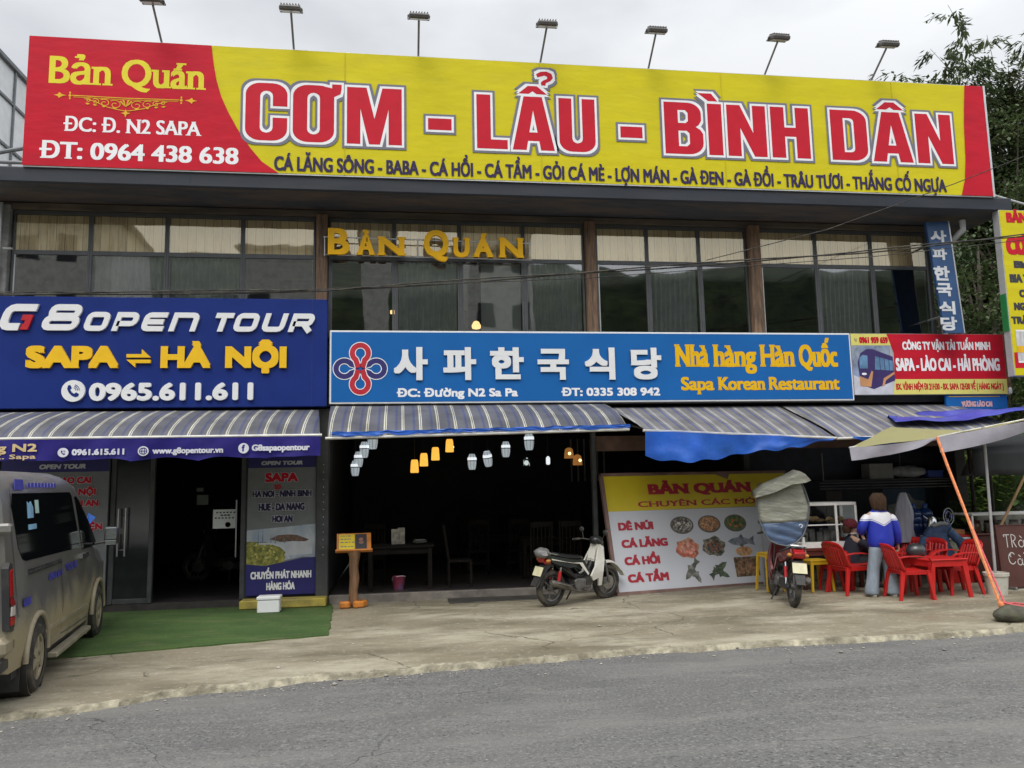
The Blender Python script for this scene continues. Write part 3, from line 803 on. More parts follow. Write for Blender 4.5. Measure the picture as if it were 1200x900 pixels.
def arcp(cx, cy, rx, ry, a0, a1, n=6): return [(cx+rx*math.cos(R(a0+(a1-a0)*i/n)), cy+ry*math.sin(R(a0+(a1-a0)*i/n))) for i in range(n+1)]
# block capitals of the big banner: pieces of (outline, holes) in a box one unit high
def _o(): return arcp(.36,.8,.2,.2,0,90)+arcp(.2,.8,.2,.2,90,180)+arcp(.2,.2,.2,.2,180,270)+arcp(.36,.2,.2,.2,270,360)
_oh = arcp(.28,.78,.085,.085,0,180)+arcp(.28,.22,.085,.085,180,360)
BLK = {
 'C': (.56, [([(.56,.60)]+_o()[:-1]+[(.56,.2),(.56,.40),(.365,.40)]+arcp(.28,.22,.085,.085,0,-180)+arcp(.28,.78,.085,.085,180,0)+[(.365,.60)], [])]),
 'O': (.56, [(_o(), [_oh])]),
 'Ơ': (.66, [(_o(), [_oh]), ([(.45,.84),(.55,.80),(.645,.86),(.66,.95),(.66,1.03),(.53,1.03),(.53,.96),(.45,.98)], [])]),
 'M': (.76, [([(0,0),(0,1),(.27,1),(.38,.45),(.49,1),(.76,1),(.76,0),(.575,0),(.575,.62),(.455,0),(.305,0),(.185,.62),(.185,0)], [])]),
 'L': (.46, [([(0,0),(0,1),(.21,1),(.21,.17),(.46,.17),(.46,0)], [])]),
 'A': (.64, [([(0,0),(.18,1),(.46,1),(.64,0),(.43,0),(.405,.17),(.235,.17),(.21,0)], [[(.258,.33),(.382,.33),(.32,.74)]])]),
 'U': (.56, [([(0,1),(.2,1)]+arcp(.28,.24,.08,.08,180,360)+[(.36,1),(.56,1)]+arcp(.36,.2,.2,.2,0,-90)+arcp(.2,.2,.2,.2,-90,-180), [])]),
 'B': (.56, [([(0,0),(0,1)]+arcp(.34,.79,.2,.21,90,0)+[(.54,.66),(.5,.57),(.455,.53),(.52,.48),(.56,.40)]+arcp(.35,.22,.21,.22,0,-90), [[(.2,.60),(.31,.60),(.345,.64),(.345,.80),(.31,.85),(.2,.85)],[(.2,.15),(.32,.15),(.36,.2),(.36,.40),(.32,.45),(.2,.45)]])]),
 'I': (.21, [([(0,0),(0,1),(.21,1),(.21,0)], [])]),
 'N': (.58, [([(0,0),(0,1),(.2,1),(.385,.46),(.385,1),(.58,1),(.58,0),(.39,0),(.195,.55),(.195,0)], [])]),
 'H': (.58, [([(0,0),(0,1),(.205,1),(.205,.60),(.375,.60),(.375,1),(.58,1),(.58,0),(.375,0),(.375,.42),(.205,.42),(.205,0)], [])]),
 'D': (.57, [([(0,0),(0,1)]+arcp(.35,.78,.22,.22,90,0)+arcp(.35,.22,.22,.22,0,-90), [[(.2,.16),(.30,.16)]+arcp(.30,.23,.065,.07,-90,0,3)+arcp(.30,.77,.065,.07,0,90,3)+[(.2,.84)]])]),
 '-': (.40, [([(0,0),(0,1),(1,1),(1,0)], [])]),
}
_circ = ([(.10,1.05),(.25,1.20),(.39,1.20),(.54,1.05),(.38,1.05),(.32,1.10),(.26,1.05)], [])
BLK['Â'] = (BLK['A'][0], BLK['A'][1]+[_circ])
BLK['Ẩ'] = (BLK['A'][0], BLK['A'][1]+[_circ, ([(.46,1.22),(.52,1.22),(.53,1.27),(.60,1.31),(.64,1.37),(.62,1.45),(.54,1.49),(.45,1.48),(.38,1.43),(.40,1.37),(.46,1.39),(.51,1.41),(.55,1.39),(.55,1.35),(.48,1.31),(.45,1.27)], [])])
BLK['Ì'] = (BLK['I'][0], BLK['I'][1]+[([(-.13,1.20),(.07,1.20),(.16,1.05),(.02,1.05)], [])])
def block_word(word, fr, u0, u1, v0, h, parent, gap=.075):
    tot = sum(BLK[c][0] for c in word) + gap*(len(word)-1)
    su = (u1-u0)/tot
    for lay, (ex, d, m, nm) in enumerate([(0.075, 0.0055, m_grey, "letter_outer_border"), (0.038, 0.0075, m_white, "letter_border"), (0.0, 0.0095, m_lred, "lettering")]):  # printed outlines: grey outermost, then white, then the red face
        mb = MB(); x = u0; k = 0
        for c in word:
            for o, hs in BLK[c][1]:
                loops = [o]+hs
                tri = tessellate_polygon([[Vector((p[0], p[1], 0)) for p in lp] for lp in loops])
                pts = [p for lp in loops for p in lp]
                offs = [(0, 0)] if ex == 0 else [(ex*a, ex*b) for a, b in ((-1,-1),(1,-1),(1,1),(-1,1),(0,0),(0,-1),(0,1),(1,0),(-1,0))]
                for ou, ov in offs:
                    k += 1
                    mb.add([fr(x+p[0]*su+ou, v0+p[1]*h+ov, d+0.00006*(k % 20)) for p in pts], [tuple(t) for t in tri])
            x += (BLK[c][0]+gap)*su
        mb.build(nm, m, parent, w=True)

# the long banner on the eaves
bb = thing("roof_banner", "huge yellow and red restaurant banner along the roof edge with outlined red capitals", "banner", (2.4, -1, 6.9))
F = facade(-1.04)
MB().box(-5.74, 10.69, -1.03, -0.93, 6.88, 9.02).build("backing", m_alu, bb, w=True)
mb = MB(); mb.grid(lambda u, v: (-5.745+16.44*u, -1.036-0.003*noise.noise((u*40, v*5, 0)), 6.9+2.11*v), 120, 14); mb.build("yellow_panel", m_yel, bb, w=True, smooth=60)
curve = [(-3.01,9.008),(-2.97,8.70),(-2.92,8.43),(-2.84,8.15),(-2.73,7.9),(-2.57,7.6),(-2.37,7.3),(-2.19,7.08),(-1.93,6.90)]
MB().sheet([(-5.745,6.898),(-5.745,9.012)]+curve, F, 0.004).build("red_panel", m_red, bb, w=True)
MB().sheet([(10.33,9.012),(10.27,8.5),(10.24,8.18),(10.22,7.8),(10.21,7.58),(10.16,7.2),(10.07,6.898),(10.695,6.898),(10.695,9.012)], F, 0.004).build("red_band", m_red, bb, w=True)
MB().box(10.695, 10.735, -1.05, -0.93, 6.88, 9.02).build("edge_trim", m_alu, bb, w=True)
txt(bb, "Bản", F, -5.43, -4.52, 8.245, .45, m_lyel, d=.005, bold=(.016,.005), serif=.055)
txt(bb, "Quán", F, -4.36, -3.11, 8.245, .45, m_lyel, d=.005, bold=(.016,.005), serif=.055)
txt(bb, "ĐC: Đ. N2 SAPA", F, -5.18, -3.14, 7.47, .23, m_white, d=.005, bold=(.009,.002), serif=.05)
txt(bb, "ĐT: 0964 438 638", F, -5.51, -2.55, 7.02, .27, m_white, d=.005, bold=(.0145,.004), serif=.05)
# gold flourish under the name
mb = MB(); cx = -4.275
for s in (-1, 1):
    ribbon(mb, [(cx, 8.045), (cx+s*.8, 8.055)], .014, F, .008)
    ribbon(mb, [(cx, 8.018), (cx+s*.78, 8.03)], .009, F, .0084)
    mb.sheet([(cx+s*a, 8.05+b) for a, b in ((.88,0),(.95,.018),(.99,.05),(1.01,.015),(1.07,0),(1.01,-.015),(.99,-.05),(.95,-.018))], F, .0088)
    mb.sheet(ellipse(cx+s*.83, 8.05, .022, .022, 10), F, .009); mb.sheet(ellipse(cx+s*.83, 8.095, .014, .02, 8), F, .009); mb.sheet(ellipse(cx+s*.83, 8.005, .014, .02, 8), F, .009)
    for k, (x, r_, z) in enumerate([(.16,.10,7.93),(.32,.085,7.95),(.45,.06,7.97),(.56,.04,7.985)]):
        pts = [(cx+s*(x+r_*(1-i/16*.8)*math.cos(i*.5+.8)), z+r_*.8*(1-i/16*.8)*math.sin(i*.5+.8)) for i in range(17)]
        ribbon(mb, pts, .011, F, .0092+.0002*k)
        mb.sheet([(cx+s*(x-.03), z-.06), (cx+s*(x+.01), z-.075), (cx+s*(x+.04), z-.045), (cx+s*(x+.0), z-.045)], F, .0105)
    ribbon(mb, [(cx+s*.62, 8.01), (cx+s*.45, 7.965), (cx+s*.28, 7.885), (cx+s*.1, 7.845), (cx, 7.83)], .012, F, .0102)
mb.sheet([(cx+a, 7.795+b) for a, b in ((0,.07),(.018,.018),(.07,0),(.018,-.018),(0,-.07),(-.018,-.018),(-.07,0),(-.018,.018))], F, .0108)
for k in range(6): ribbon(mb, [(cx, 7.9), (cx+.085*math.sin(k-2.5), 7.95+.07*math.cos((k-2.5)*.6))], [.004, .03], F, .0109+.0001*k)
mb.build("ornament", m_gold, bb, w=True)
block_word("CƠM", F, -2.46, 0.03, 7.435, .975, bb)
block_word("LẨU", F, 1.27, 3.30, 7.44, .95, bb)
block_word("BÌNH", F, 4.53, 7.20, 7.475, .94, bb)
block_word("DÂN", F, 7.61, 9.97, 7.475, .94, bb)
for u0 in (.46, 3.74):
    for ex, d, m, nm in ((.075,.0055,m_grey,"letter_outer_border"),(.038,.0075,m_white,"letter_border"),(0,.0095,m_lred,"lettering")):
        MB().sheet([(u0-ex,7.73-ex),(u0+.39+ex,7.73-ex),(u0+.39+ex,7.93+ex),(u0-ex,7.93+ex)], F, d).build(nm, m, bb, w=True)
words = "CÁ LĂNG SÔNG - BABA - CÁ HỒI - CÁ TẦM - GỎI CÁ MÈ - LỢN MÁN - GÀ ĐEN - GÀ ĐỒI - TRÂU TƯƠI - THẮNG CỐ NGỰA"
txt(bb, words, F, -2.0, 9.78, 6.945, .235, m_navy, d=.0055, bold=(.0095,.005), res=4)
for x in (-.9, 2.35, 5.6, 8.85): MB().sheet([(x,6.9),(x+.012,6.9),(x+.012,9.008),(x,9.008)], F, .0042).build("banner_seam", mat("banner_seam", (.50,.43,.02), .5, spec=.12), bb, w=True)
# floodlights that lean out over the banner
m_lampb = mat("lamp_housing", (0.10, 0.095, 0.09), 0.5, 0.3, var=0.2)
m_lampg = mat("lamp_glass", (0.42, 0.41, 0.38), 0.25, var=0.1)
FL = ["leftmost floodlight over the red end of the banner", "floodlight above the letter C of the banner", "floodlight above the first dash of the banner", "floodlight above the middle word of the banner", "floodlight just left of the word BÌNH", "floodlight above the last letter of the word BÌNH", "rightmost floodlight, above the word DÂN"]
for i, (x, dx) in enumerate([(-3.8, 0), (-1.73, .02), (.31, 0), (2.39, .03), (4.32, -.02), (6.47, .02), (8.53, 0)]):
    t = thing("floodlight", "small black " + FL[i], "floodlight", (x, -.9, 8.7), group="floodlights along the top of the banner")
    MB().tube([(0, 0, 0), (0, 0, .32), (dx, -.56, .69)], .018, 8).build("arm", m_steel, t, smooth=60)
    old = Matrix.Translation((dx, -.62, .72)) @ Matrix.Rotation(R(20+3*i % 7), 4, 'X') @ Matrix.Rotation(R((i*37) % 11-5), 4, 'Z')
    mb = MB(); mb.M = old; mb.rbox(-.165, .165, -.11, .11, -.03, .05, .02)
    for k in range(7): mb.box(-.14+k*.045, -.13+k*.045, -.09, .09, .05, .075)
    hd = mb.build("lamp_head", m_lampb, t)
    mb = MB(); mb.M = old; mb.rbox(-.145, .145, -.095, .095, -.037, -.031, .002); mb.build("lens", m_lampg, t)
    mb = MB(); mb.M = old; mb.tube([(-.175,0,.02),(-.175,.1,-.03),(.175,.1,-.03),(.175,0,.02)], .01, 6); mb.build("bracket", m_lampb, t)

# gold channel letters in front of the upper windows
m_ch = mat("gold_channel_face", (0.86, 0.46, 0.01), 0.35, spec=.15, var=0.06)
ch = thing("channel_letters", "gold raised letters on two thin rails before the upper windows", "sign letters", (0.45, -.2, 5.8))
mb = MB().tube([(-1.3, -.16, 5.83), (2.3, -.16, 5.80)], .012, 6).tube([(-1.3, -.16, 6.14), (2.3, -.16, 6.10)], .012, 6)
for x in (-1.28, .3, 2.26): mb.tube([(x, -.16, 5.98), (x, 0.0, 5.98)], .01, 6).tube([(x, -.16, 5.8), (x, -.16, 6.14)], .01, 6)
mb.build("rail", m_alu, ch, w=True, smooth=60)
Fc = facade(-.19)
for body, u0, u1, h in (("B", -1.22, -.86, .46), ("Ả", -.73, -.44, .33), ("N", -.37, -.09+.16, .33), ("Q", .40, .83, .46), ("U", .91, 1.19, .34), ("Á", 1.26, 1.60, .34), ("N", 1.72, 2.13, .36)):
    z = 5.81
    txt(ch, body, Fc, u0, u1, z, h, m_ch, name="letter", bold=(.020,.014), serif=.035, depth=.06)

# tour company sign
m_blue = mat("sign_blue", (0.012, 0.028, 0.16), 0.35, spec=.15, var=0.06, scale=1.5, dirt=(0.016, 0.034, 0.19), dscale=1.2, damt=.6)
m_acry = mat("acrylic_white", (0.72, 0.72, 0.72), 0.35, var=0.03)
m_acyel = mat("acrylic_yellow", (0.78, 0.46, 0.008), 0.35, var=0.04)
m_sgrey = mat("letter_side", (0.10, 0.10, 0.10), 0.5)
sg = thing("tour_sign", "large dark blue tour company sign with raised white and yellow letters", "shop sign", (-3.9, -.2, 3.2))
MB().rbox(-6.62, -1.215, -.30, -.085, 3.21, 5.015, .012).build("board", m_blue, sg, w=True)
for x in (-1.46, -3.8): MB().box(x, x+.004, -.303, -.3, 3.22, 5.0).build("seam", mat("panel_seam", (.02,.035,.14), .5), sg, w=True)
F = facade(-.30)
D = .045
# "G8" and the wide slanted capitals, drawn with thick strokes
SH = .32
def strokes(name, lines, w, m, v0, par=sg, depth=D, fr=F):
    mb = MB()
    for k, ln in enumerate(lines): ribbon(mb, ln, w, fr, .002+.0006*k, shear=SH, v0=v0, depth=depth)
    return mb.build(name, m, par, w=True)
def rrect(x0, y0, x1, y1, r):
    return arcp(x1-r,y1-r,r,r,0,90,3)+arcp(x0+r,y1-r,r,r,90,180,3)+arcp(x0+r,y0+r,r,r,180,270,3)+arcp(x1-r,y0+r,r,r,270,360,3)+[(x1,y1-r)]
z = 4.46
strokes("letter", [[(-5.83,z+.36),(-6.1,z+.36)]+arcp(-6.15,z+.26,.09,.10,90,180,3)+arcp(-6.15,z+.15,.09,.10,180,270,3)+[(-5.99,z+.05)]], .115, m_acry, z)
strokes("letter_accent", [[(-5.87,z+.20),(-6.0,z+.20)], [(-5.89,z+.24),(-5.89,z+.05),(-5.96,z+.05)]], .09, mat("acrylic_red", (.45,.012,.02), .35), z)
strokes("letter", [rrect(-5.58,z+.23,-5.2,z+.37,.06), rrect(-5.62,z+.045,-5.18,z+.20,.07)], .10, m_acry, z)
z = 4.45; H = .31; w_ = .084; a = w_/2
def wl(ch, x0, x1):
    y0, y1 = z+a, z+H-a; l, r = x0+a, x1-a-SH*H*.9
    if ch == 'O': return [rrect(l, y0, r, y1, .06)]
    if ch == 'P': return [[(l,z),(l,y1),(r-.06,y1)]+arcp(r-.06,y1-.06,.06,.06,90,0,3)+arcp(r-.06,y0+.14,.06,.06,0,-90,3)+[(l,y0+.08)]]
    if ch == 'E': return [[(r+.03,y1),(l+.06,y1)]+arcp(l+.06,y1-.06,.06,.06,90,180,3)+arcp(l+.06,y0+.06,.06,.06,180,270,3)+[(r+.03,y0)], [(l+.03,z+H/2),(r,z+H/2)]]
    if ch == 'n': return [[(l,z),(l,y1),(r-.06,y1)]+arcp(r-.06,y1-.06,.06,.06,90,0,3)+[(r,z)]]
    if ch == 'T': return [[(l-a,y1),(r+a,y1)], [((l+r)/2,z),((l+r)/2,y1)]]
    if ch == 'U': return [[(l,z+H),(l,y0+.06)]+arcp(l+.06,y0+.06,.06,.06,180,270,3)+arcp(r-.06,y0+.06,.06,.06,270,360,3)+[(r,z+H)]]
    if ch == 'R': return [[(l,z),(l,y1),(r-.06,y1)]+arcp(r-.06,y1-.055,.055,.055,90,0,3)+arcp(r-.06,y0+.145,.05,.05,0,-90,3)+[(l,y0+.095)], [(r-.13,y0+.11),(r+.02,z)]]
for c, x0, x1 in (('O',-5.04,-4.60),('P',-4.60,-4.16),('E',-4.17,-3.72),('n',-3.73,-3.23),('T',-3.07,-2.70),('O',-2.74,-2.28),('U',-2.29,-1.84),('R',-1.85,-1.39)):
    strokes("letter", wl(c, x0, x1), w_, m_acry, z)
for body, u0, u1 in (("SAPA",-5.85,-4.47),("HÀ",-3.83,-3.06),("NỘI",-2.83,-1.86)):
    txt(sg, body, F, u0, u1, 3.85, .355, m_acyel, bold=(.029,.027), depth=D)
mb = MB()
mb.prism([(-4.35,4.02),(-4.35,4.075),(-4.12,4.075),(-4.12,4.155),(-3.98,4.02)], F, 0, D)
mb.prism([(-3.98,3.985),(-3.98,3.93),(-4.21,3.93),(-4.21,3.86),(-4.35,3.985)], F, 0, D)
mb.build("arrows", m_acyel, sg, w=True)
txt(sg, "0965.611.611", F, -4.89, -2.38, 3.325, .285, m_acry, bold=(.021,.018), depth=D, ring=True)
def phone_icon(mb, cu, cv, s, fr, d):
    pts = [(-.5+.0,.55),(-.28,.62),(-.12,.28),(-.27,.12),(-.1,-.15),(.12,-.3),(.3,-.15),(.6,-.33),(.52,-.56),(.25,-.66),(-.1,-.5),(-.4,-.18),(-.56,.2)]
    mb.sheet([(cu+s*x, cv+s*y) for x, y in pts], fr, d)
    for k, r_ in enumerate((.28, .44, .6)): ribbon(mb, [(cu+s*(.0+r_*math.cos(t*.26)), cv+s*(.05+r_*math.sin(t*.26))) for t in range(0, 6)], s*.07, fr, d+.0004*(k+1))
    return mb
mb = MB().prism(ellipse(-5.125, 3.485, .175, .172, 28), F, 0, D); mb.build("phone_disc", m_acry, sg, w=True)
phone_icon(MB(), -5.125, 3.485, .155, F, D+.003).build("phone_icon", m_blue, sg, w=True)

# Korean restaurant sign
m_kblue = mat("sign_azure", (0.012, 0.115, 0.36), 0.4, spec=.15, var=0.06, scale=1.2, bump=.05, bscale=3)
ks = thing("korean_sign", "long azure restaurant sign with big white Hangul letters and a knot emblem", "shop sign", (3.5, -.2, 3.26))
MB().rbox(-1.175, 8.16, -.27, -.09, 3.255, 4.495, .008).build("frame", m_acry, ks, w=True)
MB().box(-1.145, 8.13, -.276, -.265, 3.285, 4.465).build("panel", m_kblue, ks, w=True)
F = facade(-.276)
for c, u0, u1 in zip("사파한국식당", (-.12,.71,1.51,2.33,3.16,3.99), (.45,1.27,2.09,2.88,3.70,4.54)):
    txt(ks, c, F, u0, u1, 3.69, .545*.80, m_acry, name="letter", bold=(.027,.022), depth=.03)
txt(ks, "ĐC: Đường N2 Sa Pa", F, -.07, 1.98, 3.365, .14, m_white, d=.003, bold=(.0085,.007))
txt(ks, "ĐT: 0335 308 942", F, 2.74, 4.5, 3.365, .14, m_white, d=.003, bold=(.0085,.007))
m_kyel = mat("letter_amber", (0.74, 0.43, 0.01), 0.4, spec=.15, var=.04)
for body, u0, u1 in (("Nhà", 4.81, 5.43), ("hàng", 5.52, 6.32), ("Hàn", 6.40, 7.04), ("Quốc", 7.13, 7.88)):
    txt(ks, body, F, u0, u1, 3.875, .40, m_kyel, d=.003, bold=(.019,.010), serif=.04)
for body, u0, u1 in (("Sapa", 4.89, 5.50), ("Korean", 5.58, 6.45), ("Restaurant", 6.53, 7.88)):
    txt(ks, body, F, u0, u1, 3.455, .235, m_kyel, d=.003, bold=(.013,.008), serif=.04)
m_kred = mat("emblem_red", (.46,.015,.03), .4); m_kvio = mat("emblem_indigo", (.025,.02,.13), .4)
def loop_pts(ang, cx=-.67, cz=3.845):
    pts = []
    for i in range(23):
        t = -1+2*i/22.0
        th = t*2.55
        r_ = .135
        x = .262 + r_*1.0*math.cos(th); y = r_*.98*math.sin(th)
        pts.append((x, y))
    pts = [(0.02,-.035)]+pts+[(.02,.035)]
    c, s = math.cos(R(ang)), math.sin(R(ang))
    return [(cx+c*x-s*y, cz+s*x+c*y) for x, y in pts]
for i, (ang, m) in enumerate(((0, m_kvio), (180, m_kvio), (90, m_kred), (270, m_kred))):
    mb = MB(); ribbon(mb, loop_pts(ang), .112, F, .003+.002*i); mb.build("emblem_border", m_white, ks, w=True)
    mb = MB(); ribbon(mb, loop_pts(ang), .086, F, .004+.002*i); mb.build("emblem_loop", m, ks, w=True)

# bus company sign
bs = thing("bus_sign", "red and yellow bus company sign with a picture of a purple coach", "shop sign", (9.7, -.2, 3.36))
MB().box(8.165, 11.255, -.272, -.13, 3.355, 4.49).build("board", m_alu, bs, w=True)
F = facade(-.272)
m_byel = mat("print_lemon", (.66, .60, .16), .5, spec=.15, var=.05)
MB().sheet([(8.17,3.36),(8.93,3.36),(8.93,4.485),(8.17,4.485)], F, .002).build("picture_sky", mat("print_picture", (.16,.20,.30), .5, var=.6, scale=4, dirt=(.35,.4,.45), damt=.8, dscale=5), bs, w=True)
MB().sheet([(8.17,3.36),(8.97,3.36),(8.97,3.72),(8.6,3.55),(8.17,3.72)], F, .003).build("picture_road", mat("print_road", (.5,.5,.56), .5, var=.15), bs, w=True)
MB().sheet([(8.17,4.27),(8.99,4.27),(8.92,4.485),(8.17,4.485)], F, .004).build("phone_band", m_byel, bs, w=True)
MB().sheet([(8.98,3.64),(9.0,4.13),(8.88,4.485),(11.25,4.485),(11.25,3.64)], F, .005).build("red_panel", m_red, bs, w=True)
MB().sheet([(8.93,3.36),(8.98,3.64),(11.25,3.64),(11.25,3.36)], F, .005).build("yellow_band", m_byel, bs, w=True)
m_pur = mat("coach_purple", (.035,.02,.11), .4, var=.1); m_cgl = mat("coach_glass", (.10,.20,.33), .3, var=.4); m_cor = mat("coach_orange", (.50,.24,.10), .5)
MB().sheet([(8.30,3.55),(8.27,3.95),(8.33,4.12),(8.46,4.2),(8.58,4.2),(8.97,4.06),(8.985,3.62),(8.55,3.46)], F, .006).build("coach", m_pur, bs, w=True)
MB().sheet([(8.30,3.84),(8.31,4.04),(8.37,4.09),(8.47,4.08),(8.46,3.84)], F, .008).sheet([(8.60,3.82),(8.62,4.07),(8.96,3.98),(8.97,3.80)], F, .008).build("coach_window", m_cgl, bs, w=True)
mb = MB()
for x in (8.70, 8.79, 8.88): mb.sheet([(x,3.79),(x+.012,3.79),(x+.012,4.06),(x,4.06)], F, .009)
mb.build("coach_window_bar", m_pur, bs, w=True)
MB().sheet([(8.29,3.52),(8.29,3.70),(8.45,3.64),(8.53,3.80),(8.56,3.78),(8.50,3.50)], F, .008).sheet([(8.72,3.52),(8.76,3.66),(8.98,3.78),(8.98,3.74),(8.80,3.62),(8.76,3.52)], F, .008).build("coach_stripe", m_cor, bs, w=True)
MB().sheet(ellipse(8.38,3.74,.05,.022,12), F, .009).build("coach_headlight", m_white, bs, w=True)
txt(bs, "0961 959 659", F, 8.33, 8.90, 4.31, .115, m_lred, d=.007, bold=(.008,.007))
mb = MB(); phone_icon(mb, 8.26, 4.37, .045, F, .007); mb.build("phone_icon", m_grey, bs, w=True)
txt(bs, "CÔNG TY VẬN TẢI TUẤN MINH", F, 9.18, 10.97, 4.19, .15, m_white, d=.007, bold=(.007,.006))
txt(bs, "SAPA - LÀO CAI - HẢI PHÒNG", F, 9.02, 11.13, 3.795, .235, m_white, d=.007, bold=(.010,.009))
txt(bs, "BX. VĨNH NIỆM ĐI 21H30 - BX. SAPA 12H30 VỀ ( HÀNG NGÀY )", F, 8.99, 11.17, 3.445, .115, m_lred, d=.007, bold=(.0045,.004), res=3)
MB().rbox(11.27, 11.37, -.24, -.14, 3.38, 4.47, .01).build("side_post", mat("rusty_brown_post", (.17,.095,.05), .7, var=.35), bs, w=True)
# small blue sign below it
lb = thing("lower_sign", "small azure sign half hidden below the red bus sign", "sign", (10.6, -.2, 3.1))
MB().rbox(10.0, 11.25, -.24, -.18, 3.08, 3.345, .005).build("board", m_kblue, lb, w=True)
txt(lb, "VƯƠNG LÀO CAI", facade(-.242), 10.30, 10.93, 3.125, .10, mat("pale_pink_print", (.6,.35,.35), .5), d=.002, bold=(.008,.007))
mb = MB(); mb.sheet([(10.05,3.31),(11.1,3.31),(11.1,3.325),(10.05,3.325)], facade(-.242), .002); mb.build("print_strip", m_gold, lb, w=True)
mb = MB().lathe([(.05,0),(.06,.05),(.05,.11),(.02,.14)], (11.33,-.2,3.37), 10); 
tag(mb.build("pipe_cap", m_acry, smooth=60), "white plastic pipe end beside the bus sign's lower right corner", "pipe")

# leaning vertical sign
vs_ = thing("vertical_sign", "narrow upright blue sign with a column of pale letters at the upper floor corner", "shop sign", (9.9, -.5, 4.45))
q = lambda u, v, d: (9.64+.19*(1-v)+u*(.46-.07*(1-v)), -.60-d, 4.45+2.08*v+.03*u*v)
mb = MB(); mb.prism([(0,0),(1,0),(1,1),(0,1)], q, -.06, 0); mb.build("board", mat("sign_dull_blue", (.02,.065,.17), .5, var=.12, bump=.08, bscale=4), vs_, w=True)
mb = MB(); mb.prism([(.965,-.003),(1.02,-.003),(1.02,1.003),(.965,1.003)], q, -.065, .006); mb.build("edge_trim", m_alu, vs_, w=True)
F = facade(-.606)
for c, u0, u1, v, h in zip("사파한국식당", (9.70,9.71,9.70,9.73,9.75,9.75), (10.02,10.0,10.02,10.04,10.07,10.08), (6.17,5.83,5.44,5.15,4.81,4.51), (.21,.21,.26,.24,.23,.24)):
    txt(vs_, c, F, u0, u1, v, h*.83, mat("faded_white_print", (.55,.57,.60), .5), name="letter", d=.002, bold=(.013,.011))
mb = MB().tube([(9.9,-.58,6.2),(9.9,.0,6.2)], .02, 6).tube([(9.95,-.58,4.8),(9.95,.0,4.8)], .02, 6); mb.build("bracket", m_steel, vs_, w=True)

# yellow board at the right edge
ys = thing("menu_sign", "tall yellow restaurant board with red and black words beyond the narrow upright blue sign", "shop sign", (11.8, -.9, 3.6))
MB().rbox(10.805, 13.2, -1.0, -.84, 3.60, 6.66, .006).build("board", mat("grey_sign_side", (.40,.40,.39), .5, var=.1), ys, w=True)
MB().box(10.79, 10.804, -.99, -.85, 4.42, 5.1).build("green_side", mat("green_trim", (.02,.20,.05), .5), ys, w=True)
MB().box(10.815, 13.19, -1.006, -.999, 3.61, 6.65).build("panel", m_yel, ys, w=True)
F = facade(-1.006)
m_blk = mat("print_black", (.03,.028,.035), .5)
for body, u0, u1, v, h, m, b_ in (("BẢN QUÁN", 10.94, 12.05, 6.42, .19, m_lred, (.018,.010)), ("CƠM", 10.88, 11.50, 5.82, .32, m_lred, (.032,.022)), ("LẨU", 11.6, 12.1, 5.82, .32, m_lred, (.032,.022)),
      ("Bình dân", 11.0, 11.8, 5.57, .135, m_blk, (.018,.010)), ("BIA TƯƠI", 10.89, 11.55, 5.30, .155, m_blk, (.013,.010)), ("CÁ", 11.05, 11.27, 5.03, .14, m_blk, (.013,.010)), ("NGỰA", 10.92, 11.36, 4.79, .14, m_blk, (.013,.010)), ("TRÂU", 10.84, 11.29, 4.54, .135, m_blk, (.013,.010))):
    txt(ys, body, F, u0, u1, v, h, m, d=.003, bold=b_, serif=.04 if "B" == body[0] else 0, res=3)
MB().sheet([(10.83,3.74),(10.83,4.02),(11.9,4.12),(11.9,3.74)], F, .002).build("picture_red", m_lred, ys, w=True)
MB().sheet([(10.90,3.86),(10.90,4.42),(11.16,4.42),(11.16,3.86)], F, .004).build("keg_picture", mat("keg_print", (.5,.5,.5), .4, var=.3, scale=9, stretch=(3,1,.4)), ys, w=True)
MB().sheet([(10.90,4.02),(10.90,4.14),(11.16,4.14),(11.16,4.02)], F, .006).build("keg_band", m_gold, ys, w=True)
MB().sheet([(10.90,3.835),(10.90,3.865),(11.16,3.865),(11.16,3.835)], F, .006).sheet([(10.90,4.40),(10.90,4.43),(11.16,4.43),(11.16,4.40)], F, .006).build("keg_rim", m_white, ys, w=True)
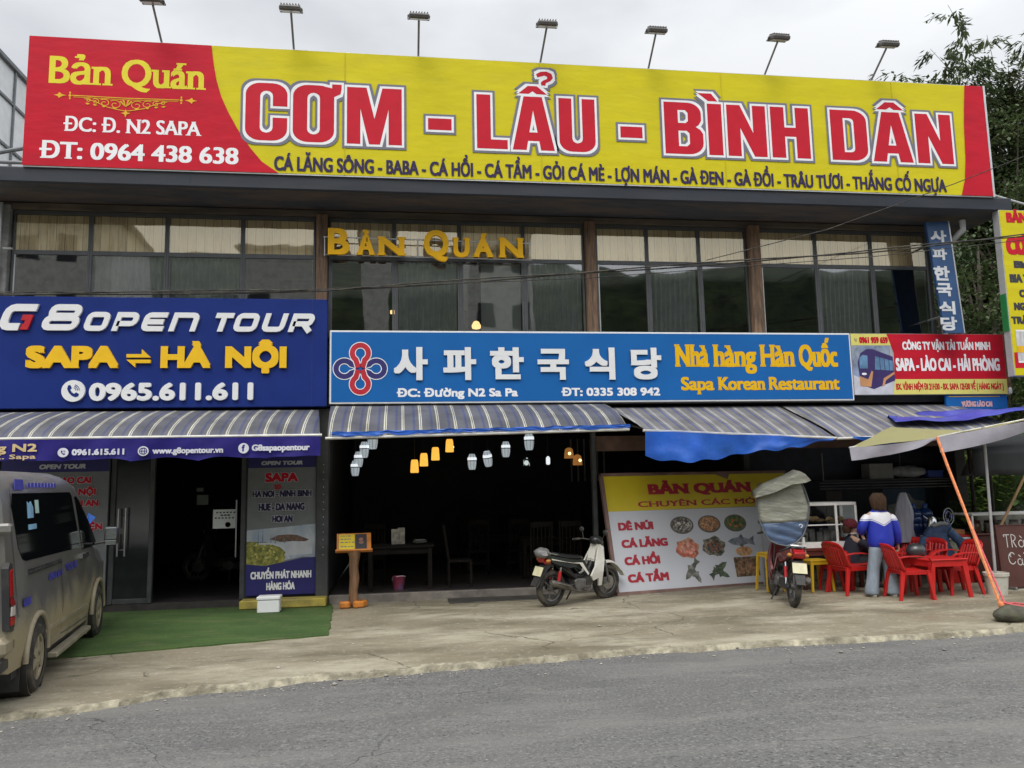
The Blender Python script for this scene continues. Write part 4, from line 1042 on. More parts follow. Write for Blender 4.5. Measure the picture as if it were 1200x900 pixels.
# ------------------------------------------------------------------ awnings
def stripe_mat(name, base, alt, line):
    m = bpy.data.materials.new(name); m.use_nodes = True
    t = m.node_tree; b = t.nodes['Principled BSDF']; l = t.links.new; n = t.nodes.new
    tc = n("ShaderNodeTexCoord"); sx = n("ShaderNodeSeparateXYZ"); l(tc.outputs['Object'], sx.inputs[0])
    mu = n("ShaderNodeMath"); mu.operation = 'DIVIDE'; mu.inputs[1].default_value = 0.268; l(sx.outputs['X'], mu.inputs[0])
    ad = n("ShaderNodeMath"); ad.operation = 'ADD'; ad.inputs[1].default_value = 100; l(mu.outputs[0], ad.inputs[0])
    fr_ = n("ShaderNodeMath"); fr_.operation = 'FRACT'; l(ad.outputs[0], fr_.inputs[0])
    rp_ = n("ShaderNodeValToRGB"); rp_.color_ramp.interpolation = 'CONSTANT'; e = rp_.color_ramp.elements
    e[0].position = 0; e[0].color = (*base, 1); e[1].position = .30; e[1].color = (*alt, 1)
    for p, c in ((.44, base), (.66, line), (.73, alt), (.77, line), (.82, base)):
        k = e.new(p); k.color = (*c, 1)
    l(fr_.outputs[0], rp_.inputs[0])
    nz = n("ShaderNodeTexNoise"); nz.inputs['Scale'].default_value = 2.5; nz.inputs['Detail'].default_value = 7; l(tc.outputs['Object'], nz.inputs['Vector'])
    mr = n("ShaderNodeMapRange"); mr.inputs['From Min'].default_value = .35; mr.inputs['From Max'].default_value = .7; mr.inputs['To Min'].default_value = 1.1; mr.inputs['To Max'].default_value = .62
    l(nz.outputs['Fac'], mr.inputs['Value'])
    mm = n("ShaderNodeMix"); mm.data_type = 'RGBA'; mm.blend_type = 'MULTIPLY'; mm.inputs['Factor'].default_value = 1
    cb = n("ShaderNodeCombineColor")
    for k in range(3): l(mr.outputs[0], cb.inputs[k])
    l(rp_.outputs[0], mm.inputs['A']); l(cb.outputs[0], mm.inputs['B']); l(mm.outputs['Result'], b.inputs['Base Color'])
    b.inputs['Roughness'].default_value = .6
    return m
m_str = stripe_mat("striped_awning_cloth", (.105, .107, .125), (.065, .075, .15), (.52, .505, .40))
m_str2 = stripe_mat("striped_awning_cloth_faded", (.17, .165, .165), (.085, .10, .22), (.42, .41, .37))
m_val = mat("violet_blue_valance", (.020, .015, .15), .5, var=.2, scale=2, bump=.3, bscale=5, dirt=(.035, .03, .19), damt=.6, spec=.2)
m_tarp = mat("blue_tarpaulin", (.010, .085, .42), .45, var=.2, scale=3, bump=.4, bscale=9, dirt=(.03, .14, .5), damt=.5)
m_bar = mat("white_awning_bar", (.55, .54, .5), .5, .2, var=.2)
def awning(name, label, x0t, x1t, x0b, x1b, zt, zb0, zb1, m, ribs=True, yb=-1.6, flat=False):
    t = thing("awning", label, "awning", ((x0t+x1t)/2, -.1, zt), group="striped awnings over the shop fronts")
    prof = [(0, 0), (.3, .17), (.58, .38), (.80, .62), (.94, .84), (1, 1)]
    if flat: prof = [(0, 0), (.3, .27), (.58, .53), (.80, .75), (.94, .92), (1, 1)]
    def fn(u, v):
        k = v*(len(prof)-1); i = min(int(k), len(prof)-2); f_ = k-i
        py = prof[i][0]+(prof[i+1][0]-prof[i][0])*f_; pz = prof[i][1]+(prof[i+1][1]-prof[i][1])*f_
        x = (x0t+(x1t-x0t)*u)*(1-py)+(x0b+(x1b-x0b)*u)*py
        zb = zb0+(zb1-zb0)*u
        sag = 0.03*math.sin(math.pi*((u*(x1t-x0t)/1.5) % 1))*math.sin(math.pi*v)
        return (x, -.12+(yb+.12)*py, zt+(zb-zt)*pz - sag)
    mb = MB(); mb.grid(fn, int((x1t-x0t)*8), 15)
    mb.build("canopy", m, t, w=True, smooth=60, solid=.006)
    mb = MB().tube([(x0b-.03, yb, zb0-.01), (x1b+.03, yb, zb1-.01)], .022, 8); mb.build("front_bar", m_bar, t, w=True, smooth=50)
    for s in (.06, .94):
        x = x0t+(x1t-x0t)*s; xb = x0b+(x1b-x0b)*s; zz = zb0+(zb1-zb0)*s
        MB().tube([(x, -.02, zt-.25), (xb, -.85, zt-.42), (xb, yb, zz-.02)], .02, 6).build("arm", m_steel, t, w=True, smooth=50)
    return t
a1 = awning("awning", "grey striped awning with a printed violet valance, over the tour shop", -6.75, -1.36, -6.75, -1.19, 3.19, 2.67, 2.67, m_str)
# scalloped printed valance
def val(u, v):
    x = -6.75+5.57*u; wv = .028*math.sin(x*6.6)+.012*math.sin(x*15)
    zb = 2.315 + .045*abs(math.sin(x*3.4+.4))**.6+.01*math.sin(x*9)
    return (x, -1.615+.02*math.sin(x*5)*(v)+.014*math.sin(x*11+v*3)*v, 2.665+(zb-2.665)*v)
mb = MB(); mb.grid(val, 150, 8); mb.build("valance", m_val, a1, w=True, smooth=70)
F = facade(-1.648)
m_vp = mat("faded_print", (.60, .60, .66), .6); m_vg = mat("faded_gold_print", (.60, .45, .22), .6)
txt(a1, "Đường N2", F, -6.22, -5.06, 2.475, .11, m_vg, d=0, bold=(.007,.005))
txt(a1, "TT. Sa Pa, TX. Sapa", F, -6.6, -5.07, 2.375, .062, m_vg, d=0, bold=(.003,.002), res=2)
txt(a1, "0961.615.611", F, -4.60, -3.90, 2.415, .085, m_vp, d=0, bold=(.006,.005))
txt(a1, "www.g8opentour.vn", F, -3.52, -2.55, 2.42, .085, m_vp, d=0, bold=(.005,.004), res=3)
txt(a1, "G8sapaopentour", F, -2.15, -1.33, 2.44, .09, m_vp, d=0, bold=(.006,.004), res=3)
mb = MB().sheet(ellipse(-4.715, 2.455, .072, .066), F, 0).sheet(ellipse(-3.645, 2.46, .075, .07), F, 0).sheet(ellipse(-2.265, 2.48, .075, .075), F, 0)
mb.build("icon_disc", m_vp, a1, w=True)
phone_icon(MB(), -4.715, 2.455, .05, F, .002).build("phone_icon", m_val, a1, w=True)
txt(a1, "f", F, -2.29, -2.245, 2.435, .095, m_val, d=.002, bold=(.006,.004), name="letter_icon")
mb = MB(); ribbon(mb, ellipse(-3.645, 2.46, .05, .045, 20)+[(-3.595, 2.46)], .01, F, .002); ribbon(mb, ellipse(-3.645, 2.46, .02, .045, 16)+[(-3.625, 2.46)], .009, F, .003); ribbon(mb, [(-3.695, 2.46), (-3.595, 2.46)], .009, F, .004)
mb.build("globe_icon", m_val, a1, w=True)
a2 = awning("awning", "striped awning over the open dining room with a crumpled blue tarp strip along its edge", -1.16, 3.5, -1.08, 3.5, 3.25, 2.62, 2.70, m_str)
mb = MB(); mb.grid(lambda u, v: (-1.02+4.56*u, -1.63-.02*noise.noise((u*30, v*3, 0)), 2.70+.07*u - v*(.05+.05*abs(noise.noise((u*11, 1, 0))))+.02*noise.noise((u*25, 5, 0))), 110, 4)
mb.build("tarp_strip", m_tarp, a2, w=True, smooth=70)
a3 = awning("awning", "pale striped awning with a blue tarp hanging from its edge, above the menu board", 3.55, 6.75, 3.78, 6.95, 3.18, 2.68, 2.52, m_str2, flat=True)
def hang(u, v):
    x = 3.78+3.14*u
    drop = (.42+.06*math.sin(u*9))*(1 if u < .42 else max(.06, 1-(u-.42)*1.62)) + .018*math.sin(x*13)
    z0 = 2.68-.16*u
    return (x, -1.62-.05*v*math.sin(x*4.5+.5)-.03*v*noise.noise((x*4, v*2, 0)), z0-drop*v)
mb = MB(); mb.grid(hang, 110, 14); mb.build("tarp_flap", m_tarp, a3, w=True, smooth=70)
a4 = awning("awning", "pale striped awning above the food stall, partly covered by the cream canopy", 6.8, 10.3, 7.02, 10.3, 3.18, 2.51, 2.60, m_str2, flat=True)
def hang2(u, v):
    x = 7.25+.75*u
    return (x, -1.63-.03*math.sin(x*9)*v, 2.53-.02*u-(.28*(1-abs(u-.75))*u+.03)*v)
mb = MB(); mb.grid(hang2, 24, 6); mb.build("tarp_flap", m_tarp, a4, w=True, smooth=70)

# ------------------------------------------------------------------ posters of the tour shop
m_ppn = mat("poster_navy", (.018, .015, .13), .5, var=.1)
m_pgrey = mat("poster_grey", (.17, .175, .18), .5, var=.1)
def land_mat():
    return mat("poster_landscape", (.30, .30, .22), .5, var=.5, scale=7, dirt=(.22, .24, .04), damt=.9, dscale=4)
m_outl = mat("poster_pale", (.50, .50, .53), .5)
po = thing("travel_poster", "tall travel poster in grey and navy beside the tour shop door, listing towns", "poster", (-1.95, -.03, .19))
F = facade(-.035)
MB().box(-2.49, -1.40, -.034, -.004, .18, 2.45).build("panel", m_pgrey, po, w=True)
MB().sheet([(-2.49,2.23),(-1.40,2.23),(-1.40,2.45),(-2.49,2.45)], F, .002).build("top_band", m_ppn, po, w=True)
MB().sheet([(-2.49,.70),(-2.2,.66),(-1.9,.72),(-1.6,.78),(-1.40,.76),(-1.40,1.30),(-2.49,1.22)], F, .001).build("picture", mat("poster_haze", (.42,.44,.47), .5, var=.25, scale=3, dirt=(.2,.28,.42), damt=.7, dscale=2), po, w=True)
MB().sheet([(-2.49,.68),(-2.2,.64),(-1.9,.70),(-1.86,.86),(-2.0,.98),(-2.2,1.03),(-2.49,1.04)], F, .002).build("picture_town", mat("poster_town", (.26,.24,.05), .5, var=.6, scale=16, dirt=(.06,.10,.02), damt=.9, dscale=12), po, w=True)
MB().sheet([(-2.14,1.07),(-2.0,1.13),(-1.85,1.14),(-1.7,1.13),(-1.5,1.05),(-1.56,1.02),(-1.75,1.03),(-1.95,1.02)], F, .003).build("picture_roof", mat("poster_temple", (.13,.075,.05), .5, var=.5, scale=20), po, w=True)
mb = MB(); ribbon(mb, [(-2.30,1.0),(-2.1,1.0),(-1.95,.95),(-1.86,.86),(-1.82,.75)], .03, F, .004); mb.build("picture_wall", m_outl, po, w=True)
MB().sheet([(-2.49,.18),(-1.40,.18),(-1.40,.765),(-1.6,.76),(-1.9,.70),(-2.2,.645),(-2.49,.68)], F, .005).build("lower_band", m_ppn, po, w=True)
def two(par, body, F, u0, u1, v, h, m, mo, b=.010, d=.006):
    txt(par, body, F, u0, u1, v, h, mo, d=d, bold=(b+.007, b+.006), name="letter_border")
    txt(par, body, F, u0+.007, u1-.007, v+.006, h-.012, m, d=d+.006, bold=(b*.8, b*.8))
mb = MB()
for k, ln in enumerate(wl('O',-2.30,-2.20)+[]): pass
txt(po, "OPEN TOUR", F, -2.29, -1.62, 2.275, .065, m_outl, d=.004, bold=(.006,.005), shear=.25)
two(po, "SAPA", F, -2.22, -1.68, 1.99, .16, m_lred, m_outl, .014)
txt(po, "to", F, -2.07, -1.96, 1.88, .10, m_lred, d=.006, bold=(.006,.005))
two(po, "HA NOI - NINH BINH", F, -2.42, -1.46, 1.745, .12, m_navy, m_outl, .008)
two(po, "HUE - DA NANG", F, -2.32, -1.57, 1.525, .13, m_navy, m_outl, .009)
two(po, "HOI AN", F, -2.10, -1.76, 1.335, .12, m_navy, m_outl, .009)
txt(po, "CHUYỂN PHÁT NHANH", F, -2.42, -1.46, .44, .115, m_white, d=.008, bold=(.0055,.005))
txt(po, "HÀNG HÓA", F, -2.17, -1.72, .26, .115, m_white, d=.008, bold=(.0055,.005))
p2 = thing("travel_poster", "grey travel poster with red words, partly hidden behind the parked van", "poster", (-5.4, -.03, .2))
MB().box(-6.25, -4.64, -.034, -.004, .15, 2.45).build("panel", m_pgrey, p2, w=True)
MB().sheet([(-6.25,2.22),(-4.64,2.22),(-4.64,2.45),(-6.25,2.45)], F, .002).build("top_band", m_ppn, p2, w=True)
txt(p2, "OPEN TOUR", F, -5.7, -5.0, 2.27, .075, m_outl, d=.004, bold=(.006,.005), shear=.25)
for body, u0, u1, v in (("LAO CAI", -5.42, -4.90, 2.03), ("HÀ NỘI", -5.35, -4.82, 1.845), ("HỘI AN", -5.25, -4.775, 1.665), ("VÉ XE ĐIỆN", -5.5, -4.70, 1.295)):
    two(p2, body, F, u0, u1, v, .115, m_lred, m_outl, .009)
# more of the poster's picture: roofs, towers, sky patch
mb = MB(); rq = random.Random(9)
for k in range(26):
    x = rq.uniform(-2.47, -1.98); z_ = rq.uniform(.72, .98); mb.sheet([(x,z_),(x+rq.uniform(.02,.05),z_),(x+rq.uniform(.015,.04),z_+rq.uniform(.02,.05)),(x+.005,z_+rq.uniform(.02,.05))], F, .0025+.0001*k)
mb.build("picture_houses", mat("poster_roofs", (.45,.40,.12), .5, var=.6, scale=9), po, w=True)
mb = MB()
for k, (x, h_) in enumerate([(-2.32,.22),(-2.25,.28),(-2.12,.14),(-2.05,.16),(-1.9,.1)]): mb.sheet([(x,1.0),(x+.02,1.0),(x+.012,1.0+h_)], F, .0035+.0002*k)
mb.build("picture_spires", mat("poster_blue_grey", (.13,.18,.28), .5, var=.3), po, w=True)
MB().sheet([(-1.9,.80),(-1.45,.82),(-1.45,1.03),(-1.72,1.02),(-1.82,.95)], F, .0028).build("picture_haze", m_outl, po, w=True)
# small notices inside the shop
t = thing("notice", "white paper notice with black lines stuck to the inner shop glass", "notice", (-2.93, .3, 1.2), group="paper notices of the tour shop")
MB().box(-3.10, -2.72, .30, .306, 1.25, 1.56).build("paper", m_white, t, w=True)
mb = MB()
for i, (a, b_) in enumerate([(-3.05,-2.76),(-2.98,-2.82),(-3.07,-2.74)]):
    x = a
    while x < b_: mb.box(x, x+.03+.012*(i % 2), .296, .299, 1.50-i*.045, 1.522-i*.045); x += .055
mb.lathe([(.001,-.0),(.045,0)], (-2.86,.297,1.31), 10, 'Y')
mb.build("lettering", m_blk, t, w=True)
t = thing("notice", "small dim paper notice hanging deeper inside the tour shop", "notice", (-3.5, 1.6, 1.5), group="paper notices of the tour shop")
MB().box(-3.68, -3.48, 1.6, 1.606, 1.62, 1.80).build("paper", mat("dim_paper", (.35,.36,.36), .6), t, w=True)
MB().box(-3.69, -3.57, 1.6, 1.606, 1.86, 1.93).build("tag_paper", mat("dim_paper2", (.3,.3,.3), .6), t, w=True)
t = thing("foam_box", "white foam cool box standing on the green turf before the travel poster", "box", (-2.01, -.72, .016))
MB().rbox(-.165, .165, -.11, .11, 0, .19, .012).build("body", m_acry, t)
MB().rbox(-.175, .175, -.12, .12, .19, .245, .012).build("lid", m_acry, t)

# ------------------------------------------------------------------ dining room
m_wood = mat("dark_stained_wood", (.016, .013, .011), .8, spec=.1, var=.35, scale=4, stretch=(1, 1, 5))
m_wood2 = mat("brown_trunk_wood", (.19, .10, .05), .5, var=.45, scale=3, stretch=(4, 4, .6), bump=.3, bscale=10, coat=.3)
m_orange = mat("orange_varnish", (.50, .17, .025), .4, var=.3, coat=.3)
# menu stand
t = thing("menu_stand", "carved wooden menu stand with a yellow and black menu, on the pavement before the step", "menu stand", (-.75, -.5, .003), rz=R(4))
mb = MB().tube([(0,.02,.05),(-.01,0,.25),(.012,.0,.45),(-.005,.0,.62),(.01,0,.78),(.0,0,.88)], [.085,.07,.078,.07,.085,.11], 10)
mb.build("post", m_wood2, t, smooth=60)
for i, (x, y) in enumerate(((-.14,-.09),(.13,-.06),(.02,.14),(.07,-.11))):
    mb = MB(); mb.obox((x, y, .055), (.17, .12, .11), rz=i*1.1, b=.025); mb.build("foot", m_orange, t)
mb = MB(); mb.M = Matrix.Translation((0, -.02, .90)) @ Matrix.Rotation(R(52), 4, 'X')
mb.rbox(-.27, .27, -.02, .30, -.012, .012, .004); mb.build("tray", m_orange, t)
mb = MB(); mb.M = Matrix.Translation((0, -.02, .90)) @ Matrix.Rotation(R(52), 4, 'X')
mb.rbox(-.29, .29, -.05, -.02, -.02, .045, .006); mb.build("ledge", m_orange, t)
mb = MB(); mb.M = Matrix.Translation((0, -.02, .90)) @ Matrix.Rotation(R(52), 4, 'X')
mb.box(-.235, .01, -.015, .27, .014, .024); pg = mb.build("menu_page", mat("menu_yellow", (.66, .50, .01), .4, var=.1), t)
mb = MB(); mb.M = Matrix.Translation((0, -.02, .90)) @ Matrix.Rotation(R(52), 4, 'X')
mb.box(.02, .20, -.015, .27, .014, .024); mb.build("menu_page", mat("menu_black", (.03, .03, .035), .4), t)
mb = MB(); mb.M = Matrix.Translation((0, -.02, .90)) @ Matrix.Rotation(R(52), 4, 'X')
rr_ = random.Random(4)
for y in (.23, .17, .11, .03):
    x = -.21
    while x < -.03: wd = rr_.uniform(.015, .05); mb.box(x, x+wd, y, y+.018, .0245, .0255); x += wd+rr_.uniform(.01, .03)
mb.build("menu_print", m_grey, t)
mb = MB(); mb.M = Matrix.Translation((0, -.02, .90)) @ Matrix.Rotation(R(52), 4, 'X')
mb.lathe([(.001,.0255),(.035,.0255)], (.11, .17, 0), 12).box(.075, .15, .11, .122, .0245, .0255).box(.085, .14, .09, .098, .0245, .0255)
mb.build("menu_print", mat("menu_print_pale", (.5, .22, .14), .5), t)
def table(label, x, y, w_, d_, rz=0):
    t = thing("dining_table", label, "table", (x, y, .135), rz, "dark dining tables")
    MB().rbox(-w_/2, w_/2, -d_/2, d_/2, .70, .745, .008).build("tabletop", m_wood, t)
    MB().box(-w_/2+.06, w_/2-.06, -d_/2+.06, d_/2-.06, .60, .70).build("apron", m_wood, t)
    for sx in (-1, 1):
        for sy in (-1, 1):
            MB().rbox(sx*(w_/2-.07)-.035, sx*(w_/2-.07)+.035, sy*(d_/2-.07)-.035, sy*(d_/2-.07)+.035, 0, .70, .006).build("leg", m_wood, t)
    return t
table("dark wooden table just inside the dining room behind the menu stand", -.02, .62, 1.15, .7)
table("dark wooden table in the middle of the shaded dining room", 1.9, 3.0, 1.2, .75)
table("dark wooden table at the back right of the shaded dining room", 2.7, 1.5, 1.0, .7)
def chair0():
    t = thing("dining_chair", "dark slat-back chair standing right of the table behind the menu stand", "chair", (1.0, .55, .135), R(90), "dark slat-back dining chairs")
    MB().rbox(-.21, .21, -.21, .21, .42, .46, .01).build("seat", m_wood, t)
    for sx in (-1, 1):
        MB().rbox(sx*.19-.02, sx*.19+.02, -.21, -.17, 0, .42, .004).build("leg", m_wood, t)
        MB().tube([(sx*.19, .19, 0), (sx*.19, .19, .45), (sx*.19, .235, .8), (sx*.19, .28, 1.06)], .02, 6).build("leg", m_wood, t)
    mb = MB().box(-.19, .19, .245, .27, .96, 1.06)
    for k in range(5): mb.obox((-.14+k*.07, .225, .71), (.022, .014, .52), rx=R(-8))
    mb.build("backrest", m_wood, t)
    MB().box(-.19, .19, -.2, -.18, .2, .23).box(-.19, .19, .18, .2, .2, .23).build("stretcher", m_wood, t)
    return t
c0 = chair0()
for x, y, rz, lb in ((1.5, 2.35, 180, "dark chair tucked in front of the middle dining table"), (2.3, 2.35, 180, "dark chair in front of the middle dining table, on its right"), (2.5, .95, 180, "dark chair behind the parked white motorbike's seat"), (1.4, 3.7, 0, "dark chair behind the middle dining table"), (2.35, 3.7, 0, "dark chair behind the middle dining table, farther right"), (3.05, .95, 175, "dark chair at the right table just behind the white motorbike"), (-.5, 1.5, 0, "dark chair behind the table by the menu stand")):
    dup(c0, (x, y, .135), R(rz), lb)
t = thing("bucket", "small pink and blue bucket with a wire handle under the dining table", "bucket", (-.05, .45, .135)); t.scale = (.85, .85, .85)
MB().lathe([(.001,.004),(.10,0),(.13,.24),(.137,.25),(.13,.255),(.12,.24),(.09,.02)], n=18).build("body", mat("pink_bucket", (.27, .035, .07), .5, var=.2, dirt=(.05, .09, .2), damt=.9, dscale=6), t, smooth=50)
MB().tube([(.135*math.cos(a*.31), -.02-.1*math.sin(a*.31)*.4, .24+.05*math.sin(a*.31)-.06*(a/10)) for a in range(11)], .006, 5).build("handle", m_white, t)
t = thing("menu_card", "pale folded card standing on the table behind the menu stand", "menu card", (-.05, .62, .88))
MB().obox((-.06, 0, .13), (.13, .01, .26), rz=R(10)).obox((.05, .02, .14), (.12, .01, .28), rz=R(-12)).build("card", mat("card_print", (.33, .30, .24), .6, var=.5, scale=14), t)
t = thing("plate_stack", "low stack of plates on the right end of the table behind the menu stand", "plates", (.32, .6, .88))
MB().lathe([(.001,0),(.07,0),(.13,.03),(.13,.04),(.06,.012),(.001,.012)], n=16).lathe([(.001,.03),(.06,.03),(.11,.06),(.11,.07),(.05,.045),(.001,.045)], n=16).build("plate", mat("plate_grey", (.25, .25, .22), .3), t, smooth=50)
# hanging lanterns
m_lw = mat("white_lantern_glow", (.7, .74, .76), .6, var=.1, emit=(.78, .90, 1.0), es=.22)
m_lwh = mat("white_lantern_core", (.8, .8, .8), .6, emit=(.9, .96, 1.0), es=.6)
m_lo = mat("amber_lantern_glow", (.5, .3, .08), .6, var=.25, scale=14, emit=(1.0, .50, .07), es=.75)
m_loh = mat("amber_lantern_core", (.8, .6, .3), .6, emit=(1.0, .72, .3), es=2.0)
m_wick = mat("woven_lantern", (.24, .11, .035), .7, var=.4, scale=20, emit=(1.0, .42, .10), es=.16)
LN = [(-.51,2.72,0,"white lantern nearest the left pillar, top of the left diagonal row"),(-.66,2.55,0,"second white lantern from the top of the left diagonal row"),(-.76,2.38,0,"third white lantern of the left diagonal row"),(-.82,2.22,0,"lowest white lantern of the left diagonal row"),
      (.88,2.60,1,"highest amber lantern of the diagonal amber row"),(.62,2.455,1,"second highest amber lantern"),(.41,2.35,1,"second lowest amber lantern"),(.24,2.235,1,"lowest amber lantern of the diagonal amber row"),
      (1.29,2.30,0,"white lantern right of the amber row"),(1.58,2.35,0,"tilted white lantern between two upright white lanterns"),(1.92,2.52,0,"tall white lantern below the awning's middle"),(2.36,2.66,0,"largest white lantern, tucked highest under the awning"),
      (2.30,2.28,2,"small glass lantern under the largest white lantern"),(2.71,2.30,3,"tiny slim white lantern between the glass and wicker ones"),(3.11,2.42,4,"brown wicker lantern, the upper of two at the right"),(3.27,2.29,4,"brown wicker lantern, the lower of two at the right")]
for i, (x, z, kd, lb) in enumerate(LN):
    t = thing("hanging_lantern", lb, "lantern", (x, 1.0, z), R(i*25), "lanterns hanging in the dining room"); t.scale = (.86, .86, .86)
    tilt = R(12) if i == 9 else 0
    s = [.155, .14, .135, .135][i] / .14 if i < 4 else 1.0
    if i == 11: s = 1.12
    if kd == 0:
        mb = MB(); mb.M = Matrix.Rotation(tilt, 4, 'Y') @ Matrix.Scale(s, 4)
        mb.lathe([(.062,.165),(.085,.10),(.095,.03),(.093,-.05),(.08,-.13),(.066,-.165)], n=16, caps=False); mb.build("lamp_shade", m_lw, t, smooth=60)
        mb = MB(); mb.M = Matrix.Rotation(tilt, 4, 'Y') @ Matrix.Scale(s, 4)
        mb.lathe([(.0971,.028),(.0975,.02),(.0971,.012)], n=16, caps=False)
        for k in range(8): a = k*math.pi/4; mb.tube([(r_*1.02*math.cos(a), r_*1.02*math.sin(a), h_) for r_, h_ in ((.062,.165),(.085,.10),(.095,.03),(.093,-.05),(.08,-.13),(.066,-.165))], .003, 4)
        mb.build("rib", m_dark, t)
        mb = MB(); mb.M = Matrix.Rotation(tilt, 4, 'Y') @ Matrix.Scale(s, 4); mb.lathe([(.0945,.09),(.0975,.05),(.0985,.035)], n=16, caps=False); mb.build("glow_band", m_lwh, t, smooth=60)
        ztop = .165*s
    elif kd == 1:
        MB().lathe([(.06,.14),(.075,.1),(.085,-.04),(.088,-.12),(.08,-.135)], n=14).build("lamp_shade", m_lo, t, smooth=60)
        MB().sphere((0,-.068,-.03), .03, 8, 6).build("glow_band", m_loh, t, smooth=60); ztop = .14
    elif kd == 2:
        MB().lathe([(.03,.10),(.085,.05),(.088,-.09),(.07,-.10)], n=12).build("lamp_shade", glass("lantern_glass", (.7,.75,.7)), t, smooth=60)
        MB().sphere((0,0,-.02), .055, 10, 8).build("bulb", m_lwh, t, smooth=60)
        MB().torus((0,0,.05), .085, .006, 'Z').torus((0,0,-.09), .085, .006, 'Z').build("rim", m_dark, t); ztop = .1
    elif kd == 3:
        MB().lathe([(.02,.09),(.045,.05),(.045,-.06),(.03,-.09)], n=10).build("lamp_shade", m_lwh, t, smooth=60); ztop = .09
    else:
        MB().lathe([(.03,.13),(.08,.10),(.10,.0),(.105,-.10),(.095,-.10),(.09,0),(.07,.09)], n=16).build("lamp_shade", m_wick, t, smooth=60)
        MB().sphere((.01,-.1,-.0), .033, 8, 6).build("bulb", m_loh, t, smooth=60); ztop = .13
    MB().tube([(0,0,ztop), (0,0,(3.1-z)/.86)], .005, 4).build("cord", m_dark, t)

# ------------------------------------------------------------------ leaning menu board
mbd = thing("menu_board", "big leaning billboard with yellow heading, red dish names and nine food pictures", "billboard", (3.495, -.606, .027), rot=(-R(12.9), 0, R(12.26)))
I4 = lambda u, v, d: (u, -d, v)
Wd, Ht = 3.885, 2.031
m_bw = mat("banner_white", (.52, .53, .57), .45, var=.05, scale=1.2, bump=.08, bscale=2)
m_bfr = mat("board_frame_wood", (.17, .10, .085), .6, var=.35, scale=3)
MB().box(.02, Wd-.02, -.02, .03, .02, Ht-.02).build("backing", m_bfr, mbd)
for nm, q_ in (("frame_rail", (0, Wd, -.035, .04, -.02, .045)), ("frame_rail", (0, Wd, -.035, .04, Ht-.035, Ht+.02)), ("frame_rail", (-.02, .045, -.034, .039, .045, Ht-.035)), ("frame_rail", (Wd-.045, Wd+.02, -.034, .039, .045, Ht-.035))):
    MB().rbox(*q_, .008).build(nm, m_bfr, mbd)
MB().sheet([(.04,.04),(Wd-.04,.04),(Wd-.04,1.38),(.04,1.38)], I4, .022).build("white_panel", m_bw, mbd)
MB().sheet([(.04,1.38),(Wd-.04,1.39),(Wd-.04,Ht-.03),(2.62,Ht-.03),(2.56,1.90),(2.30,Ht-.03),(.04,Ht-.03)], I4, .023).build("yellow_panel", mat("banner_deep_yellow", (.56,.44,.012), .5, var=.08, scale=2), mbd)
m_dkred = mat("print_dark_red", (.36,.012,.03), .5, var=.1)
def bt(body, u0, u1, v, h, b, s=0, m=None, d=.026):
    mb = MB(); lettering(mb, body, I4, u0, u1, v, h, d=d, bold=b, serif=s); return mb.build("lettering", m or m_dkred, mbd)
bt("BẢN QUÁN", .876, 3.025, 1.655, .185, (.026,.010), .06)
bt("BẢN QUÁN", .868, 3.033, 1.649, .197, (.033,.016), .06, m_lyel, .0245) if False else None
bt("CHUYÊN CÁC MÓN", .636, 3.30, 1.44, .098, (.008,.002), .06)
bt("DÊ NÚI", .193, .87, 1.052, .135, (.014,.009)); bt("CÁ LĂNG", .211, 1.102, .76, .135, (.014,.009))
bt("CÁ HỒI", .221, .90, .472, .135, (.014,.009)); bt("CÁ TẦM", .239, 1.019, .185, .135, (.014,.009))
def food(name, c1, c2, sc): return mat(name, c1, .5, var=.7, scale=sc, dirt=c2, damt=1.0, dscale=sc*.9)
FD = [((.05,.045,.035),(.45,.42,.36),26),((.40,.20,.09),(.10,.05,.03),30),((.03,.08,.02),(.20,.18,.06),24),((.45,.10,.06),(.55,.38,.22),14),((.035,.05,.03),(.40,.30,.22),18),((.11,.13,.16),(.30,.32,.34),12),((.15,.15,.13),(.08,.08,.07),10),((.03,.045,.03),(.16,.2,.1),14),((.10,.055,.03),(.35,.25,.14),16)]
DS = [(1.44,1.10),(2.0,1.10),(2.547,1.098),(1.48,.695),(2.015,.706),(2.603,.692),(1.508,.323),(2.017,.322),(2.622,.325)]
m_plate = mat("plate_print", (.10, .085, .07), .4, var=.3); m_platew = mat("plate_print_pale", (.62,.62,.60), .4)
rd = random.Random(12)
